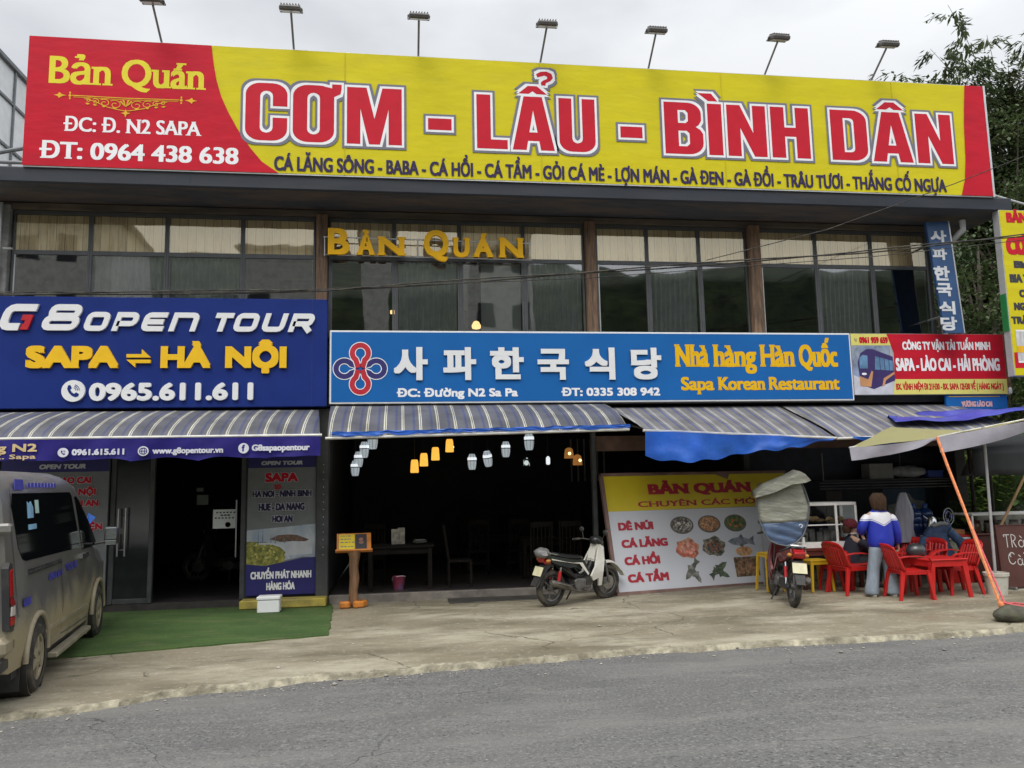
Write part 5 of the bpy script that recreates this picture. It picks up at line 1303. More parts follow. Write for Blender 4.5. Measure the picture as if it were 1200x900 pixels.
for i, ((u, v), (c1, c2, sc)) in enumerate(zip(DS, FD)):
    mf = food("food_print_%s" % "abcdefghi"[i], c1, c2, sc)
    if i < 3:
        MB().sheet(ellipse(u, v, .235, .155), I4, .0235).build("dish_plate", m_plate, mbd)
        MB().sheet(ellipse(u, v+.004, .205, .13), I4, .0245).build("dish_picture", mf, mbd)
        mb = MB()
        for k in range(16):
            a = rd.uniform(0, 6.28); r_ = rd.uniform(.3, .9)
            mb.sheet(ellipse(u+.17*r_*math.cos(a), v+.10*r_*math.sin(a), rd.uniform(.012,.03), rd.uniform(.008,.018), 7), I4, .0252+.0001*k)
        mb.build("dish_garnish", mat("garnish_%s" % "abc"[i], (((.55,.52,.46),(.50,.30,.16),(.45,.12,.03))[i]), .5, var=.3), mbd)
    elif i in (3, 4):
        pts = [(u+(.235+.03*math.sin(k*2.1))*math.cos(k*.35), v+(.17+.025*math.cos(k*1.7))*math.sin(k*.35)) for k in range(18)]
        MB().sheet(pts, I4, .0235).build("dish_picture", mf, mbd)
        mb = MB()
        for k in range(14): a = k*2.4; mb.sheet(ellipse(u+.14*math.cos(a)*(.4+.04*k), v+.10*math.sin(a)*(.4+.04*k), .045, .028, 9), I4, .0242+.0001*k)
        mb.build("dish_garnish", food("garnish_%s" % "de"[i-3], ((.62,.20,.14),(.04,.05,.05))[i-3], ((.65,.5,.4),(.45,.12,.03))[i-3], 20), mbd)
    elif i == 8:
        MB().sheet([(u-.25,v-.17),(u+.25,v-.17),(u+.25,v+.17),(u-.25,v+.17)], I4, .0235).build("dish_picture", mf, mbd)
        mb = MB()
        for k in range(9): mb.sheet([(u-.22+k*.05,v-.1),(u-.17+k*.05,v-.12),(u-.10+k*.03,v+.10),(u-.15+k*.03,v+.12)], I4, .0242+.0001*k)
        mb.build("dish_garnish", food("garnish_meat", (.30,.17,.10), (.06,.035,.02), 24), mbd)
    else:
        f0 = [(-.30,.04),(-.20,.09),(-.05,.11),(.02,.17),(.06,.10),(.18,.06),(.30,.13),(.27,.03),(.29,-.06),(.16,-.02),(.04,-.04),(.0,-.11),(-.06,-.05),(-.2,-.03)]
        ang = (0, R(50), R(215))[i-5]
        rot_ = lambda p: (u+p[0]*math.cos(ang)-p[1]*math.sin(ang), v+p[0]*math.sin(ang)+p[1]*math.cos(ang))
        sc_ = .95 if i == 5 else .75
        MB().sheet([rot_((p[0]*sc_, p[1]*sc_+(.05 if i == 5 else 0))) for p in f0], I4, .0235).build("dish_picture", mf, mbd)
        if i == 5: MB().sheet(ellipse(u+.02, v-.10, .18, .085, 12), I4, .0242).build("dish_garnish", food("garnish_salmon", (.55,.24,.08), (.5,.4,.25), 18), mbd)
        else:
            a2_ = ang + R(70 if i == 6 else -60)
            MB().sheet([(u+.06+p[0]*.6*math.cos(a2_)-p[1]*.6*math.sin(a2_), v-.06+p[0]*.6*math.sin(a2_)+p[1]*.6*math.cos(a2_)) for p in f0], I4, .0242).build("dish_picture", food("fish_print_%s" % "ab"[i-6], ((.2,.2,.18),(.07,.10,.05))[i-6], (.05,.05,.045), 12), mbd)
# ------------------------------------------------------------------ van (local x = right, y = forward, origin under the rear axle's right wheel)
m_vsil = mat("van_silver_paint", (.225, .222, .215), .30, .5, var=.06, scale=2, coat=.5, dirt=(.19, .165, .115), damt=.5, dscale=1.6)
def muddy(m, z0, z1):
    """dried mud thrown up from the wheels: thick near the sills, breaking up above"""
    t = m.node_tree; b = t.nodes['Principled BSDF']; l = t.links.new; n = t.nodes.new
    src = b.inputs['Base Color'].links[0].from_socket
    tc = n("ShaderNodeTexCoord"); sx = n("ShaderNodeSeparateXYZ"); l(tc.outputs['Object'], sx.inputs[0])
    mr = n("ShaderNodeMapRange"); mr.inputs['From Min'].default_value = z1; mr.inputs['From Max'].default_value = z0; l(sx.outputs['Z'], mr.inputs['Value'])
    nz = n("ShaderNodeTexNoise"); nz.inputs['Scale'].default_value = 2.6; nz.inputs['Detail'].default_value = 8; l(tc.outputs['Object'], nz.inputs['Vector'])
    ad = n("ShaderNodeMath"); ad.operation = 'ADD'; l(mr.outputs[0], ad.inputs[0]); l(nz.outputs['Fac'], ad.inputs[1])
    m2 = n("ShaderNodeMapRange"); m2.inputs['From Min'].default_value = .62; m2.inputs['From Max'].default_value = 1.15; m2.inputs['To Max'].default_value = .9; l(ad.outputs[0], m2.inputs['Value'])
    mm = n("ShaderNodeMix"); mm.data_type = 'RGBA'; mm.inputs['B'].default_value = (.36,.305,.185,1); l(m2.outputs[0], mm.inputs['Factor']); l(src, mm.inputs['A']); l(mm.outputs['Result'], b.inputs['Base Color'])
    rr = n("ShaderNodeMapRange"); rr.inputs['To Min'].default_value = b.inputs['Roughness'].default_value; rr.inputs['To Max'].default_value = .8; l(m2.outputs[0], rr.inputs['Value']); l(rr.outputs[0], b.inputs['Roughness'])
    b.inputs['Coat Weight'].default_value = .15
muddy(m_vsil, .35, 1.0)
m_vlow = mat("van_muddy_lower_paint", (.30, .26, .18), .6, .1, var=.15, scale=3, dirt=(.20, .165, .10), damt=.8, dscale=2.5)
m_vgl = mat("van_dark_glass", (.006, .007, .008), .06, var=.1, spec=.5)
m_blkpl = mat("black_plastic", (.02, .02, .021), .55, var=.2, dirt=(.10, .085, .06), damt=.5)
m_rub = mat("tyre_rubber", (.022, .021, .02), .85, var=.25, dirt=(.13, .11, .075), damt=.7, dscale=7)
m_alloy = mat("dusty_alloy", (.34, .30, .21), .45, .3, var=.2, dirt=(.25, .20, .12), damt=.7)
m_lampr = mat("red_lamp", (.42, .01, .012), .2, var=.1, coat=.5)
m_chrome = mat("chrome", (.6, .6, .6), .15, .9, var=.05)
van = thing("van", "dusty silver passenger van parked with its nose on the green turf mat", "van", (-3.52, -5.08, 0), R(9.6))
VW = 1.86
def side_x(z):
    if z < .95: return 0.0-.03*max(0, (.5-z))/.2
    return -.015 - .115*((z-.95)/1.15)**1.35
# lengthwise stations: y, roof z, sill z, width factor
def van_ring(y, zr, z0, ins):
    pts = []
    for z in (z0, z0+.10, .55, .80, .95, 1.15, 1.35, 1.6, 1.8, zr-.16, zr-.07, zr-.02):
        zz = min(z, zr-.02)
        x = side_x(zz)-ins
        if z >= zr-.17: x -= {0: .012, 1: .05, 2: .13}[(zr-.16, zr-.07, zr-.02).index(z)] if z in (zr-.16, zr-.07, zr-.02) else 0
        pts.append((x, y, zz))
    pts += [(-.32, y, zr), (-VW/2, y, zr+.02), (-VW+.32, y, zr)]
    for p in pts[11::-1]: pts.append((-VW-p[0], y, p[2]))
    return pts
ST = [(-.93, 2.02, .42, .10), (-.90, 2.06, .36, .03), (-.80, 2.09, .33, .0), (-.3, 2.115, .31, 0), (.6, 2.12, .30, 0), (1.5, 2.12, .30, 0), (1.8, 2.10, .30, .0), (2.15, 2.02, .30, .0)]
mb = MB(); mb.loft([van_ring(*s) for s in ST]); mb.build("body", m_vsil, van, smooth=45)
# cab and bonnet
def cab_ring(y, zr, ins):
    pts = []
    for z in (.30, .40, .55, .80, .95, 1.0, 1.08, 1.15, 1.2, 1.25, 1.3, 1.35):
        k = (z-.30)/1.05
        zz = .30 + k*(zr-.32)
        pts.append((side_x(zz)-ins-.05*max(0, k-.8)/.2, y, zz))
    pts += [(-.34, y, zr), (-VW/2, y, zr+.015), (-VW+.34, y, zr)]
    for p in pts[11::-1]: pts.append((-VW-p[0], y, p[2]))
    return pts
mb = MB(); mb.loft([cab_ring(*s) for s in ((2.151, 1.99, .005), (2.5, 1.68, .01), (2.95, 1.33, .02), (3.2, 1.17, .03), (3.7, 1.08, .05), (4.05, .96, .12), (4.15, .75, .2))]); mb.build("cab", m_vsil, van, smooth=40)
# muddy lower shell sits 3 mm proud, with wheel arch cutouts in its outline
def lowside(u, v, d): return (side_x(v)+.004+d, u, v)
ar = [(.31*math.cos(R(a))*1.22, .33+.31*math.sin(R(a))*1.25) for a in range(170, -1, -17)]
out_l = [(-.78,.33),(-.39,.31)]+[(x, z) for x, z in ar]+[(.55,.30),(2.58,.29)]+[(3.04+x*.98, z) for x, z in ar if True][0:6]+[(2.95,.86),(2.0,.84),(1.1,.80),(.3,.86),(-.4,.80),(-.80,.70)]
out_s = [(-.40,.31),(-.39,.40),(.55,.40),(.55,.30),(2.60,.29),(2.58,.40),(.6,.44),(.2,.44)]
mb = MB(); mb.prism([(.56,.30),(2.56,.29),(2.56,.40),(.56,.41)], lowside, -.02, 0); mb.build("sill_panel", m_vlow, van)
# wheels
def wheel(parent, x, y, r, w_, name="wheel", spokes=6):
    mb = MB().lathe([(r*.66,-w_/2),(r*.90,-w_/2),(r*.975,-w_*.38),(r,-w_*.2),(r,w_*.2),(r*.975,w_*.38),(r*.90,w_/2),(r*.66,w_/2)], (x, y, r), 36, 'X', caps=False)
    ty = mb.build(name, m_rub, parent, smooth=35)
    mb = MB().lathe([(r*.67,w_*.46),(r*.62,w_*.42),(r*.58,w_*.25),(r*.58,-w_*.4)], (x, y, r), 30, 'X', caps=False)
    mb.lathe([(.001,w_*.40),(r*.2,w_*.42),(r*.2,w_*.2)], (x, y, r), 16, 'X')
    for k in range(spokes):
        a = 2*math.pi*k/spokes
        old = mb.M; mb.M = Matrix.Translation((x+w_*.32, y, r)) @ Matrix.Rotation(a, 4, 'X')
        mb.add([(.03,-.045,r*.15),(.03,.045,r*.15),(.02,.028,r*.62),(.02,-.028,r*.62),(-.02,-.045,r*.15),(-.02,.045,r*.15),(-.02,.028,r*.62),(-.02,-.028,r*.62)], [(0,1,2,3),(0,3,7,4),(1,5,6,2),(0,4,5,1),(3,2,6,7)])
        mb.M = old
    mb.build("rim", m_alloy, ty, smooth=35)
    MB().lathe([(.001,-.02),(r*.57,-.02)], (x, y, r), 20, 'X').build("rim_back", m_blkpl, ty)
    return ty
for y in (0.0, 3.04):
    for x in (-.07, -VW+.07): wheel(van, x, y, .325, .20)
# wheel housings (dark) and flares, mud flaps
for y in (0.0, 3.04):
    mb = MB().lathe([(.375,.014),(.39,.014),(.385,-.36),(.001,-.36)], (0, y, .34), 30, 'X', caps=False); mb.build("wheel_housing", m_blkpl, van, smooth=40)
    mb = MB().torus((.008, y, .335), .40, .028, 'X', 20, 8, R(0), R(180)); mb.build("wheel_flare", m_vlow, van, smooth=50)
MB().box(-.26, -.03, -.43, -.41, .10, .40).build("mud_flap", m_blkpl, van)
MB().box(-.26, -.03, 2.60, 2.62, .10, .40).build("mud_flap", m_vlow, van)
# arch openings: dark recess discs just proud of the paint, behind the wheel
for y in (0.0, 3.04):
    pts_ = [(y+.375*math.cos(R(a)), .335+.375*math.sin(R(a))) for a in range(-8, 189, 14)]
    mb = MB(); mb.prism(pts_, lambda u, v, d: (side_x(v)+d, u, v), -.01, .006); mb.build("arch_opening", m_blkpl, van)
# glass: follows the side surface
def vsd(u, v, d): return (side_x(v)+d, u, v)
def vpanel(name, pts, m, d=.006, parent=van, th=.012):
    mb = MB()
    P = []
    for (a, b) in zip(pts, pts[1:]+pts[:1]):
        n_ = max(1, int(abs(b[1]-a[1])/.12))
        for k in range(n_): P.append((a[0]+(b[0]-a[0])*k/n_, a[1]+(b[1]-a[1])*k/n_))
    mb.prism(P, vsd, d-th, d)
    return mb.build(name, m, parent)
vpanel("side_window", [(-.72,1.90),(-.76,1.80),(-.62,1.40),(-.50,1.29),(-.40,1.27),(1.85,1.235),(1.93,1.29),(1.68,1.86),(1.60,1.90)], m_vgl)
vpanel("cab_window", [(1.84,1.84),(1.93,1.85),(2.05,1.80),(2.55,1.52),(2.92,1.26),(2.93,1.20),(2.10,1.20),(2.05,1.25)], m_vgl)
m_seam = mat("panel_gap", (.02, .02, .02), .7)
for nm, pts in (("door_seam", [(1.08,.36),(1.04,.70),(.98,1.2)]), ("door_seam", [(2.02,.36),(2.0,1.2)]), ("door_seam", [(2.95,.52),(3.0,.9),(2.93,1.15)]), ("door_seam", [(1.1,.36),(2.5,.34)]), ("door_seam", [(-.78,1.95),(-.8,1.5),(-.7,.8)])):
    mb = MB(); ribbon(mb, pts, .010, vsd, .0065); mb.build(nm, m_seam, van)
mb = MB(); mb.prism([(-.34,1.135),(-.33,1.185),(.95,1.18),(.97,1.135)], vsd, -.01, .014); mb.build("slide_rail", m_blkpl, van)
mb = MB(); mb.prism([(-.32,1.15),(-.32,1.17),(.93,1.165),(.93,1.15)], vsd, .0, .018); mb.build("rail_trim", m_chrome, van)
mb = MB(); mb.prism([(.30,.50),(.33,.545),(2.35,.51),(2.35,.47)], vsd, -.005, .014); mb.build("side_moulding", m_vlow, van)
for u, v in ((1.93, 1.10), (2.12, 1.10)):
    mb = MB(); mb.prism([(u,v),(u+.19,v),(u+.19,v+.05),(u,v+.055)], vsd, -.005, .035); mb.build("door_handle", m_chrome, van)
mb = MB(); mb.rbox(-.04, .06, .62, 2.35, .19, .245, .01); mb.build("side_step", mat("step_alloy", (.30, .27, .20), .5, .3, var=.2), van)
mb = MB().box(-VW+.1, -.05, -.6, 3.6, .24, .34); mb.build("underbody", m_blkpl, van)
# stickers and signwriting on the side
m_stk = mat("blue_sticker", (.05, .05, .33), .5); m_stkp = mat("pale_sticker", (.22, .42, .60), .4, var=.3)
mb = MB(); mb.prism([(-.60,1.93),(-.30,1.935),(-.30,2.03),(-.58,2.03)], vsd, .0, .004); mb.build("roof_sticker", m_stk, van)
mb = MB()
for k in range(9): mb.prism([(-.18+k*.13,1.955),(-.08+k*.13,1.955),(-.07+k*.13,2.0),(-.16+k*.13,2.0)], vsd, .0, .004)
mb.build("roof_lettering", m_stk, van)
mb = MB(); mb.prism([(-.26,1.66),(-.06,1.66),(-.05,1.76),(-.12,1.82),(-.2,1.80),(-.25,1.82)], vsd, .0, .009); mb.prism([(-.26,1.55),(.03,1.55),(.03,1.60),(-.26,1.60)], vsd, 0, .009); mb.build("window_sticker", m_stkp, van)
mb = MB(); mb.prism([(.03,1.70),(.16,1.70),(.16,1.83),(.03,1.83)], vsd, .0, .009); mb.build("window_sticker", mat("mint_sticker", (.42,.60,.55), .4), van)
mb = MB(); lettering(mb, "0965 611", vsd, .42, 1.0, 1.0, .07, d=.007, bold=(.006,.006)); mb.build("door_lettering", m_stk, van)
mb = MB(); lettering(mb, "TOUR", vsd, 1.15, 1.75, 1.02, .08, d=.007, bold=(.006,.006)); mb.build("door_lettering", m_stk, van)
mb = MB(); lettering(mb, "G8", vsd, -.55, -.32, .86, .08, d=.007, bold=(.01,.01)); mb.build("door_lettering", m_stk, van)
# rear: tail lamp, hinge, bumper, rear glass
mb = MB(); mb.prism([(-.95,.72),(-.955,1.25),(-.90,1.30),(-.83,1.28),(-.80,.74),(-.84,.70)], vsd, -.05, .006); mb.build("tail_lamp_housing", m_blkpl, van)
hs = MB(); hs.prism([(-.93,1.0),(-.93,1.22),(-.86,1.24),(-.845,1.02)], vsd, 0, .014); hs.build("tail_lamp", m_lampr, van)
hs = MB(); hs.prism([(-.93,.93),(-.93,.99),(-.84,.99),(-.835,.93)], vsd, 0, .013); hs.build("tail_lamp", mat("dark_red_lamp", (.22,.008,.01), .25), van)
hs = MB(); hs.prism([(-.93,.84),(-.93,.92),(-.84,.92),(-.83,.84)], vsd, 0, .013); hs.build("reversing_lamp", mat("clear_lamp", (.55,.5,.45), .2), van)
hs = MB(); hs.prism([(-.93,.76),(-.93,.83),(-.83,.83),(-.83,.76)], vsd, 0, .013); hs.build("tail_lamp", m_lampr, van)
mb = MB().rbox(-.23, -.02, -1.0, -.90, 1.55, 1.64, .02); mb.build("hinge", m_vsil, van)
mb = MB().rbox(-VW+.02, -.02, -1.06, -.80, .36, .50, .03); mb.build("bumper", m_blkpl, van)
mb = MB().rbox(-VW+.02, .0, -1.04, -.72, .50, .66, .04); mb.build("bumper_top", m_vlow, van)
mb = MB().box(-VW+.2, -.2, -.985, -.94, 1.2, 1.88); mb.build("rear_window", m_vgl, van)
mb = MB().rbox(-.22, -.06, -1.05, -1.04, .56, .62, .003); mb.build("reflector", m_lampr, van)
# front: mirror, screen, pennant
mb = MB().tube([(-.02,2.80,1.22),(.10,2.85,1.24)], .02, 6); mb.build("mirror_arm", m_blkpl, van)
mb = MB(); mb.obox((.17, 2.86, 1.31), (.17, .10, .25), b=.035); mr_ = mb.build("mirror", m_blkpl, van, smooth=50)
mb = MB(); mb.obox((.17, 2.807, 1.345), (.135, .008, .15), b=.003); mb.build("mirror_glass", mat("mirror_silver", (.55,.6,.6), .06, .95, var=.02), mr_)
mb = MB(); mb.obox((.17, 2.807, 1.225), (.135, .008, .06), b=.003); mb.build("mirror_glass", mat("mirror_silver", (.55,.6,.6), .06, .95), mr_)
MB().tube([(-.2,2.9,1.30),(-.12,2.92,1.62)], .006, 5).add([(-.13,2.92,1.62),(-.16,2.92,1.40),(-.04,2.92,1.56)], [(0,1,2)]).build("pennant", mat("blue_pennant", (.03,.12,.45), .6), van)

# ------------------------------------------------------------------ motorbikes (local x forward, origin between the wheels)
m_eng = mat("engine_alloy", (.16, .155, .15), .45, .5, var=.3, dirt=(.10, .085, .06), damt=.6)
m_exh = mat("exhaust_steel", (.15, .135, .12), .4, .6, var=.3)
m_seat = mat("seat_vinyl", (.012, .012, .013), .45, var=.2, coat=.2)
m_disc = mat("disc_steel", (.35, .34, .31), .35, .6, var=.2)
m_plt = mat("number_plate", (.58, .55, .36), .4, var=.12, dirt=(.4, .36, .2), damt=.5, dscale=9)
m_bag = mat("grey_plastic_bag", (.15, .145, .14), .35, var=.25, scale=9, bump=.6, bscale=16)
def bike_wheel(parent, x, R_, nm):
    tw = .05
    mb = MB().torus((x,0,R_), R_-tw*.85, tw, 'Y', 36, 10, flat=.9); w = mb.build("wheel", m_rub, parent, smooth=60)
    mb = MB().lathe([(R_-.085,.03),(R_-.10,.022),(R_-.10,-.022),(R_-.085,-.03)], (x,0,R_), 32, 'Y', caps=False)
    mb.lathe([(.001,.05),(.045,.05),(.05,-.05),(.001,-.05)], (x,0,R_), 14, 'Y')
    for k in range(6):
        a = k*math.pi/3+.2
        mb.tube([(x+.04*math.cos(a), .0, R_+.04*math.sin(a)), (x+(R_-.10)*math.cos(a+.12), 0, R_+(R_-.10)*math.sin(a+.12))], .011, 6)
    mb.build("rim", m_eng, w, smooth=50)
    return w
def motorbike(label, main, accent, loc, rz, bag=True, lean=0.0, group="motorbikes"):
    t = thing("motorbike", label, "motorbike", loc, rz, group, rot=(lean, 0, rz))
    R_ = .285; xr, xf = -.61, .61
    m_main, m_acc = main, accent
    XZ = lambda u, v, d: (u, d, v)
    wr = bike_wheel(t, xr, R_, "rear"); wf = bike_wheel(t, xf, R_, "front")
    mb = MB().lathe([(.05,-.055),(.115,-.055),(.115,-.062),(.05,-.062)], (xf,0,R_), 24, 'Y'); 
    for k in range(8): mb.lathe([(.001,-.0635),(.014,-.0635)], (xf+.085*math.cos(k*.785),0,R_+.085*math.sin(k*.785)), 8, 'Y')
    mb.build("brake_disc", m_disc, wf)
    MB().rbox(xf-.13, xf-.05, -.085, -.05, R_-.02, R_+.09, .01).build("brake_caliper", m_eng, t)
    # fork
    for s in (-1, 1):
        MB().tube([(xf, s*.075, R_), (xf-.10, s*.075, R_+.33), (xf-.17, s*.06, R_+.50)], .022, 8).build("fork_leg", m_eng, t, smooth=50)
    # front mudguard
    mb = MB(); 
    rings = []
    for i in range(15):
        a = R(10+i*9.5); rr = R_+.05
        ring = []
        for k in range(7):
            y = -.075+.15*k/6; h_ = rr+.03*math.cos(math.pi*(k/6-.5))
            ring.append((xf+h_*math.cos(a)+(.08 if i < 3 else 0)*(3-i)/3, y*(1-.25*(i < 2)), R_+h_*math.sin(a)))
        for k in range(6, -1, -1):
            y = -.07+.14*k/6; h_ = rr-.012+.03*math.cos(math.pi*(k/6-.5)); ring.append((xf+h_*math.cos(a)+(.08 if i < 3 else 0)*(3-i)/3, y*(1-.25*(i < 2)), R_+h_*math.sin(a)))
        rings.append(ring)
    mb.loft(rings); mb.build("front_mudguard", m_main, t, smooth=50)
    # leg shield: a curved pair of wings with the headstock cover
    for s in (-1, 1):
        mb = MB(); mb.prism([(.44,.88),(.36,.93),(.30,.80),(.20,.58),(.13,.44),(.20,.36),(.30,.40),(.34,.26),(.40,.27),(.385,.50),(.42,.68)], lambda u, v, d, s=s: (u, s*(.055+.10*max(0, 1-abs(v-.55)/.45)+d), v), 0, .022)
        mb.build("leg_shield", m_main, t, bevel=.006)
    mb = MB(); mb.prism([(.44,.90),(.33,.94),(.25,.68),(.33,.52),(.41,.60)], XZ, -.07, .07); mb.build("steering_cover", m_main, t, bevel=.02)
    mb = MB(); mb.prism([(.30,.74),(.20,.55),(.16,.44),(.24,.46),(.33,.60)], XZ, -.055, .055); mb.build("inner_shield", m_seat, t, bevel=.01)
    # backbone and frame
    mb = MB().tube([(.34,0,.80),(.22,0,.52),(.05,0,.42),(-.15,0,.45),(-.30,0,.60),(-.62,0,.72)], .04, 8).tube([(-.1,.05,.40),(-.45,.07,.62)], .018, 6).tube([(-.1,-.05,.40),(-.45,-.07,.62)], .018, 6)
    mb.build("frame", m_blkpl, t, smooth=50)
    # engine
    mb = MB().rbox(-.16, .14, -.10, .11, .22, .40, .035).lathe([(.07,.0),(.075,.04),(.07,.20),(.06,.24)], (.0,0,0), 12, 'X') if False else MB().rbox(-.16, .10, -.10, .11, .22, .40, .035)
    mb.lathe([(.001,-.125),(.085,-.125),(.09,-.10)], (-.10,0,.31), 18, 'Y').lathe([(.085,.10),(.085,.13),(.001,.13)], (-.06,0,.31), 18, 'Y')
    for k in range(6): mb.rbox(.08+k*.03, .095+k*.03, -.075, .075, .28, .42, .004)
    mb.build("engine", m_eng, t, smooth=40)
    mb = MB().tube([(.22,-.05,.30),(.20,-.09,.22),(.05,-.12,.19),(-.15,-.13,.22),(-.30,-.135,.27)], .017, 8); mb.build("exhaust_pipe", m_exh, t, smooth=50)
    mb = MB().tube([(-.28,-.14,.27),(-.33,-.145,.29),(-.70,-.16,.40),(-.74,-.16,.41)], [.03,.048,.052,.035], 12); mf = mb.build("silencer", m_exh, t, smooth=50)
    MB().tube([(-.40,-.195,.335),(-.62,-.205,.395)], .026, 8, flat=.3).build("heat_shield", m_disc, mf, smooth=50)
    # swingarm, chain case, shocks
    mb = MB().tube([(-.12,.07,.32),(xr,.075,R_)], .02, 6); mb.build("swingarm", m_blkpl, t)
    MB().tube([(-.12,-.07,.32),(xr,-.075,R_)], .02, 6).build("swingarm", m_blkpl, t)
    mb = MB(); mb.prism([(-.10,.36),(-.14,.26),(-.60,.22),(-.66,.28),(-.60,.35)], XZ, .085, .105); mb.build("chain_case", m_blkpl, t)
    for s in (-1, 1):
        sh = MB().tube([(xr+.05,s*.10,R_+.03),(-.49,s*.10,.62)], .014, 6).build("shock_absorber", m_chrome, t)
        MB().tube([(xr+.075,s*.10,R_+.12),(-.505,s*.10,.56)], .027, 8).build("spring", mat("red_spring", (.40,.015,.02), .4), sh)
    # tail: side panels, seat, lamp, mudguard, plate
    for s in (-1, 1):
        mb = MB(); mb.prism([(-.10,.66),(.08,.47),(.14,.50),(.0,.70),(-.30,.74),(-.76,.83),(-.80,.78),(-.55,.66),(-.30,.60)], lambda u, v, d, s=s: (u, s*(.085+.03*(1-abs(u+.3)/.6)+d), v), 0, .02)
        mb.build("side_panel", m_acc, t, bevel=.006)
        mb = MB(); mb.prism([(-.12,.655),(.09,.455),(.11,.475),(-.05,.67),(-.32,.685),(-.70,.775),(-.70,.755)], lambda u, v, d, s=s: (u, s*(.107+.03*(1-abs(u+.3)/.6)+d), v), 0, .006)
        mb.build("side_stripe", m_main, t)
    mb = MB(); mb.prism([(-.75,.76),(-.30,.68),(-.05,.56),(.05,.62),(-.1,.72),(-.72,.84)], XZ, -.085, .085); mb.build("tail_cover", m_acc, t, bevel=.015)
    rings = []
    for x, z, wd, h_ in ((.04,.70,.05,.02),(.0,.735,.09,.05),(-.15,.745,.125,.07),(-.35,.765,.135,.08),(-.55,.81,.125,.075),(-.70,.835,.10,.05),(-.74,.84,.06,.02)):
        rings.append([(x, wd*math.cos(2*math.pi*k/12), z+h_*.5*math.sin(2*math.pi*k/12)*1.2) for k in range(12)])
    mb = MB().loft(rings); mb.build("seat", m_seat, t, smooth=60)
    mb = MB(); mb.prism([(-.74,.83),(-.70,.70),(-.80,.70),(-.85,.78)], XZ, -.075, .075); mb.build("tail_light", m_lampr, t, bevel=.012)
    for s in (-1, 1): MB().sphere((-.77, s*.115, .745), (.045,.04,.03), 10, 8).build("turn_signal", mat("amber_lens", (.45,.2,.03), .3), t, smooth=60)
    mb = MB(); mb.prism([(-.68,.72),(-.80,.66),(-.93,.44),(-.97,.35),(-.94,.34),(-.86,.46),(-.74,.60),(-.64,.66)], XZ, -.06, .06); mb.build("rear_mudguard", m_blkpl, t, bevel=.01)
    mb = MB(); mb.obox((-.885,0,.575), (.008,.20,.15), ry=R(24)); mb.build("number_plate", m_plt, t)
    MB().tube([(-.45,.10,.80),(-.80,.11,.88),(-.86,.0,.88),(-.80,-.11,.88),(-.45,-.10,.80)], .011, 6).build("grab_rail", m_chrome, t, smooth=50)
    # handlebar, headlamp cowl, mirrors
    rings = []
    for x, wd, z, h_ in ((.47,.05,.965,.05),(.45,.085,.97,.075),(.38,.11,.985,.085),(.30,.10,.995,.07),(.26,.06,.995,.04)):
        rings.append([(x, wd*math.cos(2*math.pi*k/12), z+h_*math.sin(2*math.pi*k/12)) for k in range(12)])
    MB().loft(rings).build("headlamp_cowl", m_seat if accent is not main else m_main, t, smooth=60)
    MB().sphere((.475,0,.962), (.018,.06,.045), 12, 8).build("headlamp", mat("lamp_glass_clear", (.5,.5,.48), .12), t, smooth=60)
    MB().tube([(.20,.33,.985),(.27,.22,1.0),(.33,.08,.99),(.33,-.08,.99),(.27,-.22,1.0),(.20,-.33,.985)], .013, 8).build("handlebar", m_blkpl, t, smooth=50)
    for s in (-1, 1):
        MB().tube([(.24,s*.26,.995),(.165,s*.37,.975)], .019, 8).build("grip", m_rub, t, smooth=50)
        ms = MB().tube([(.28,s*.22,1.0),(.30,s*.27,1.12)], .006, 5).build("mirror_stem", m_blkpl, t)
        MB().sphere((.30, s*.29, 1.15), (.02,.06,.045), 12, 8).build("mirror", m_blkpl, ms, smooth=60)
    for s in (-1, 1): MB().tube([(-.02,s*.06,.24),(-.02,s*.21,.23)], .014, 6).build("footrest", m_rub, t)
    MB().tube([(-.06,.09,.24),(-.10,.20,.02)], .013, 6).build("side_stand", m_blkpl, t)
    if bag:
        mb = MB()
        rings = []
        rb = random.Random(5)
        for i in range(8):
            a = math.pi*(i/7-.5)
            rings.append([(-.80+.13*math.cos(a)*math.cos(2*math.pi*k/14)*(1+rb.uniform(-.22,.22)), .15*math.cos(a)*math.sin(2*math.pi*k/14)*(1+rb.uniform(-.22,.22)), .855+.085*math.sin(a)+rb.uniform(-.01,.01)) for k in range(14)])
        mb.loft(rings); mb.build("luggage_bundle", m_bag, t, smooth=40)
    return t
m_bwh = mat("cream_white_paint", (.74, .725, .66), .3, var=.08, coat=.4, dirt=(.40,.35,.24), damt=.5, dscale=3)
m_bdk = mat("dark_green_black_paint", (.014, .02, .02), .3, var=.2, coat=.4)
m_brd = mat("dark_red_paint", (.15, .010, .012), .3, var=.2, coat=.4, dirt=(.12,.09,.06), damt=.4)
hd = math.atan2(.56, 1.0)
motorbike("white and black motorbike with a grey bundle on its rack beside the menu board", m_bwh, m_bdk, (2.22+.61*math.cos(hd), -1.40+.61*math.sin(hd), .022), hd, True, R(4))
bpy.data.objects["motorbike"].scale = (.95, .95, .95)
h2 = R(77)
b2 = motorbike("dark red muddy motorbike seen from behind with a grey and blue rain canopy", m_brd, m_brd, (5.60+.61*math.cos(h2), -2.52+.61*math.sin(h2), .04), h2, False, R(5))
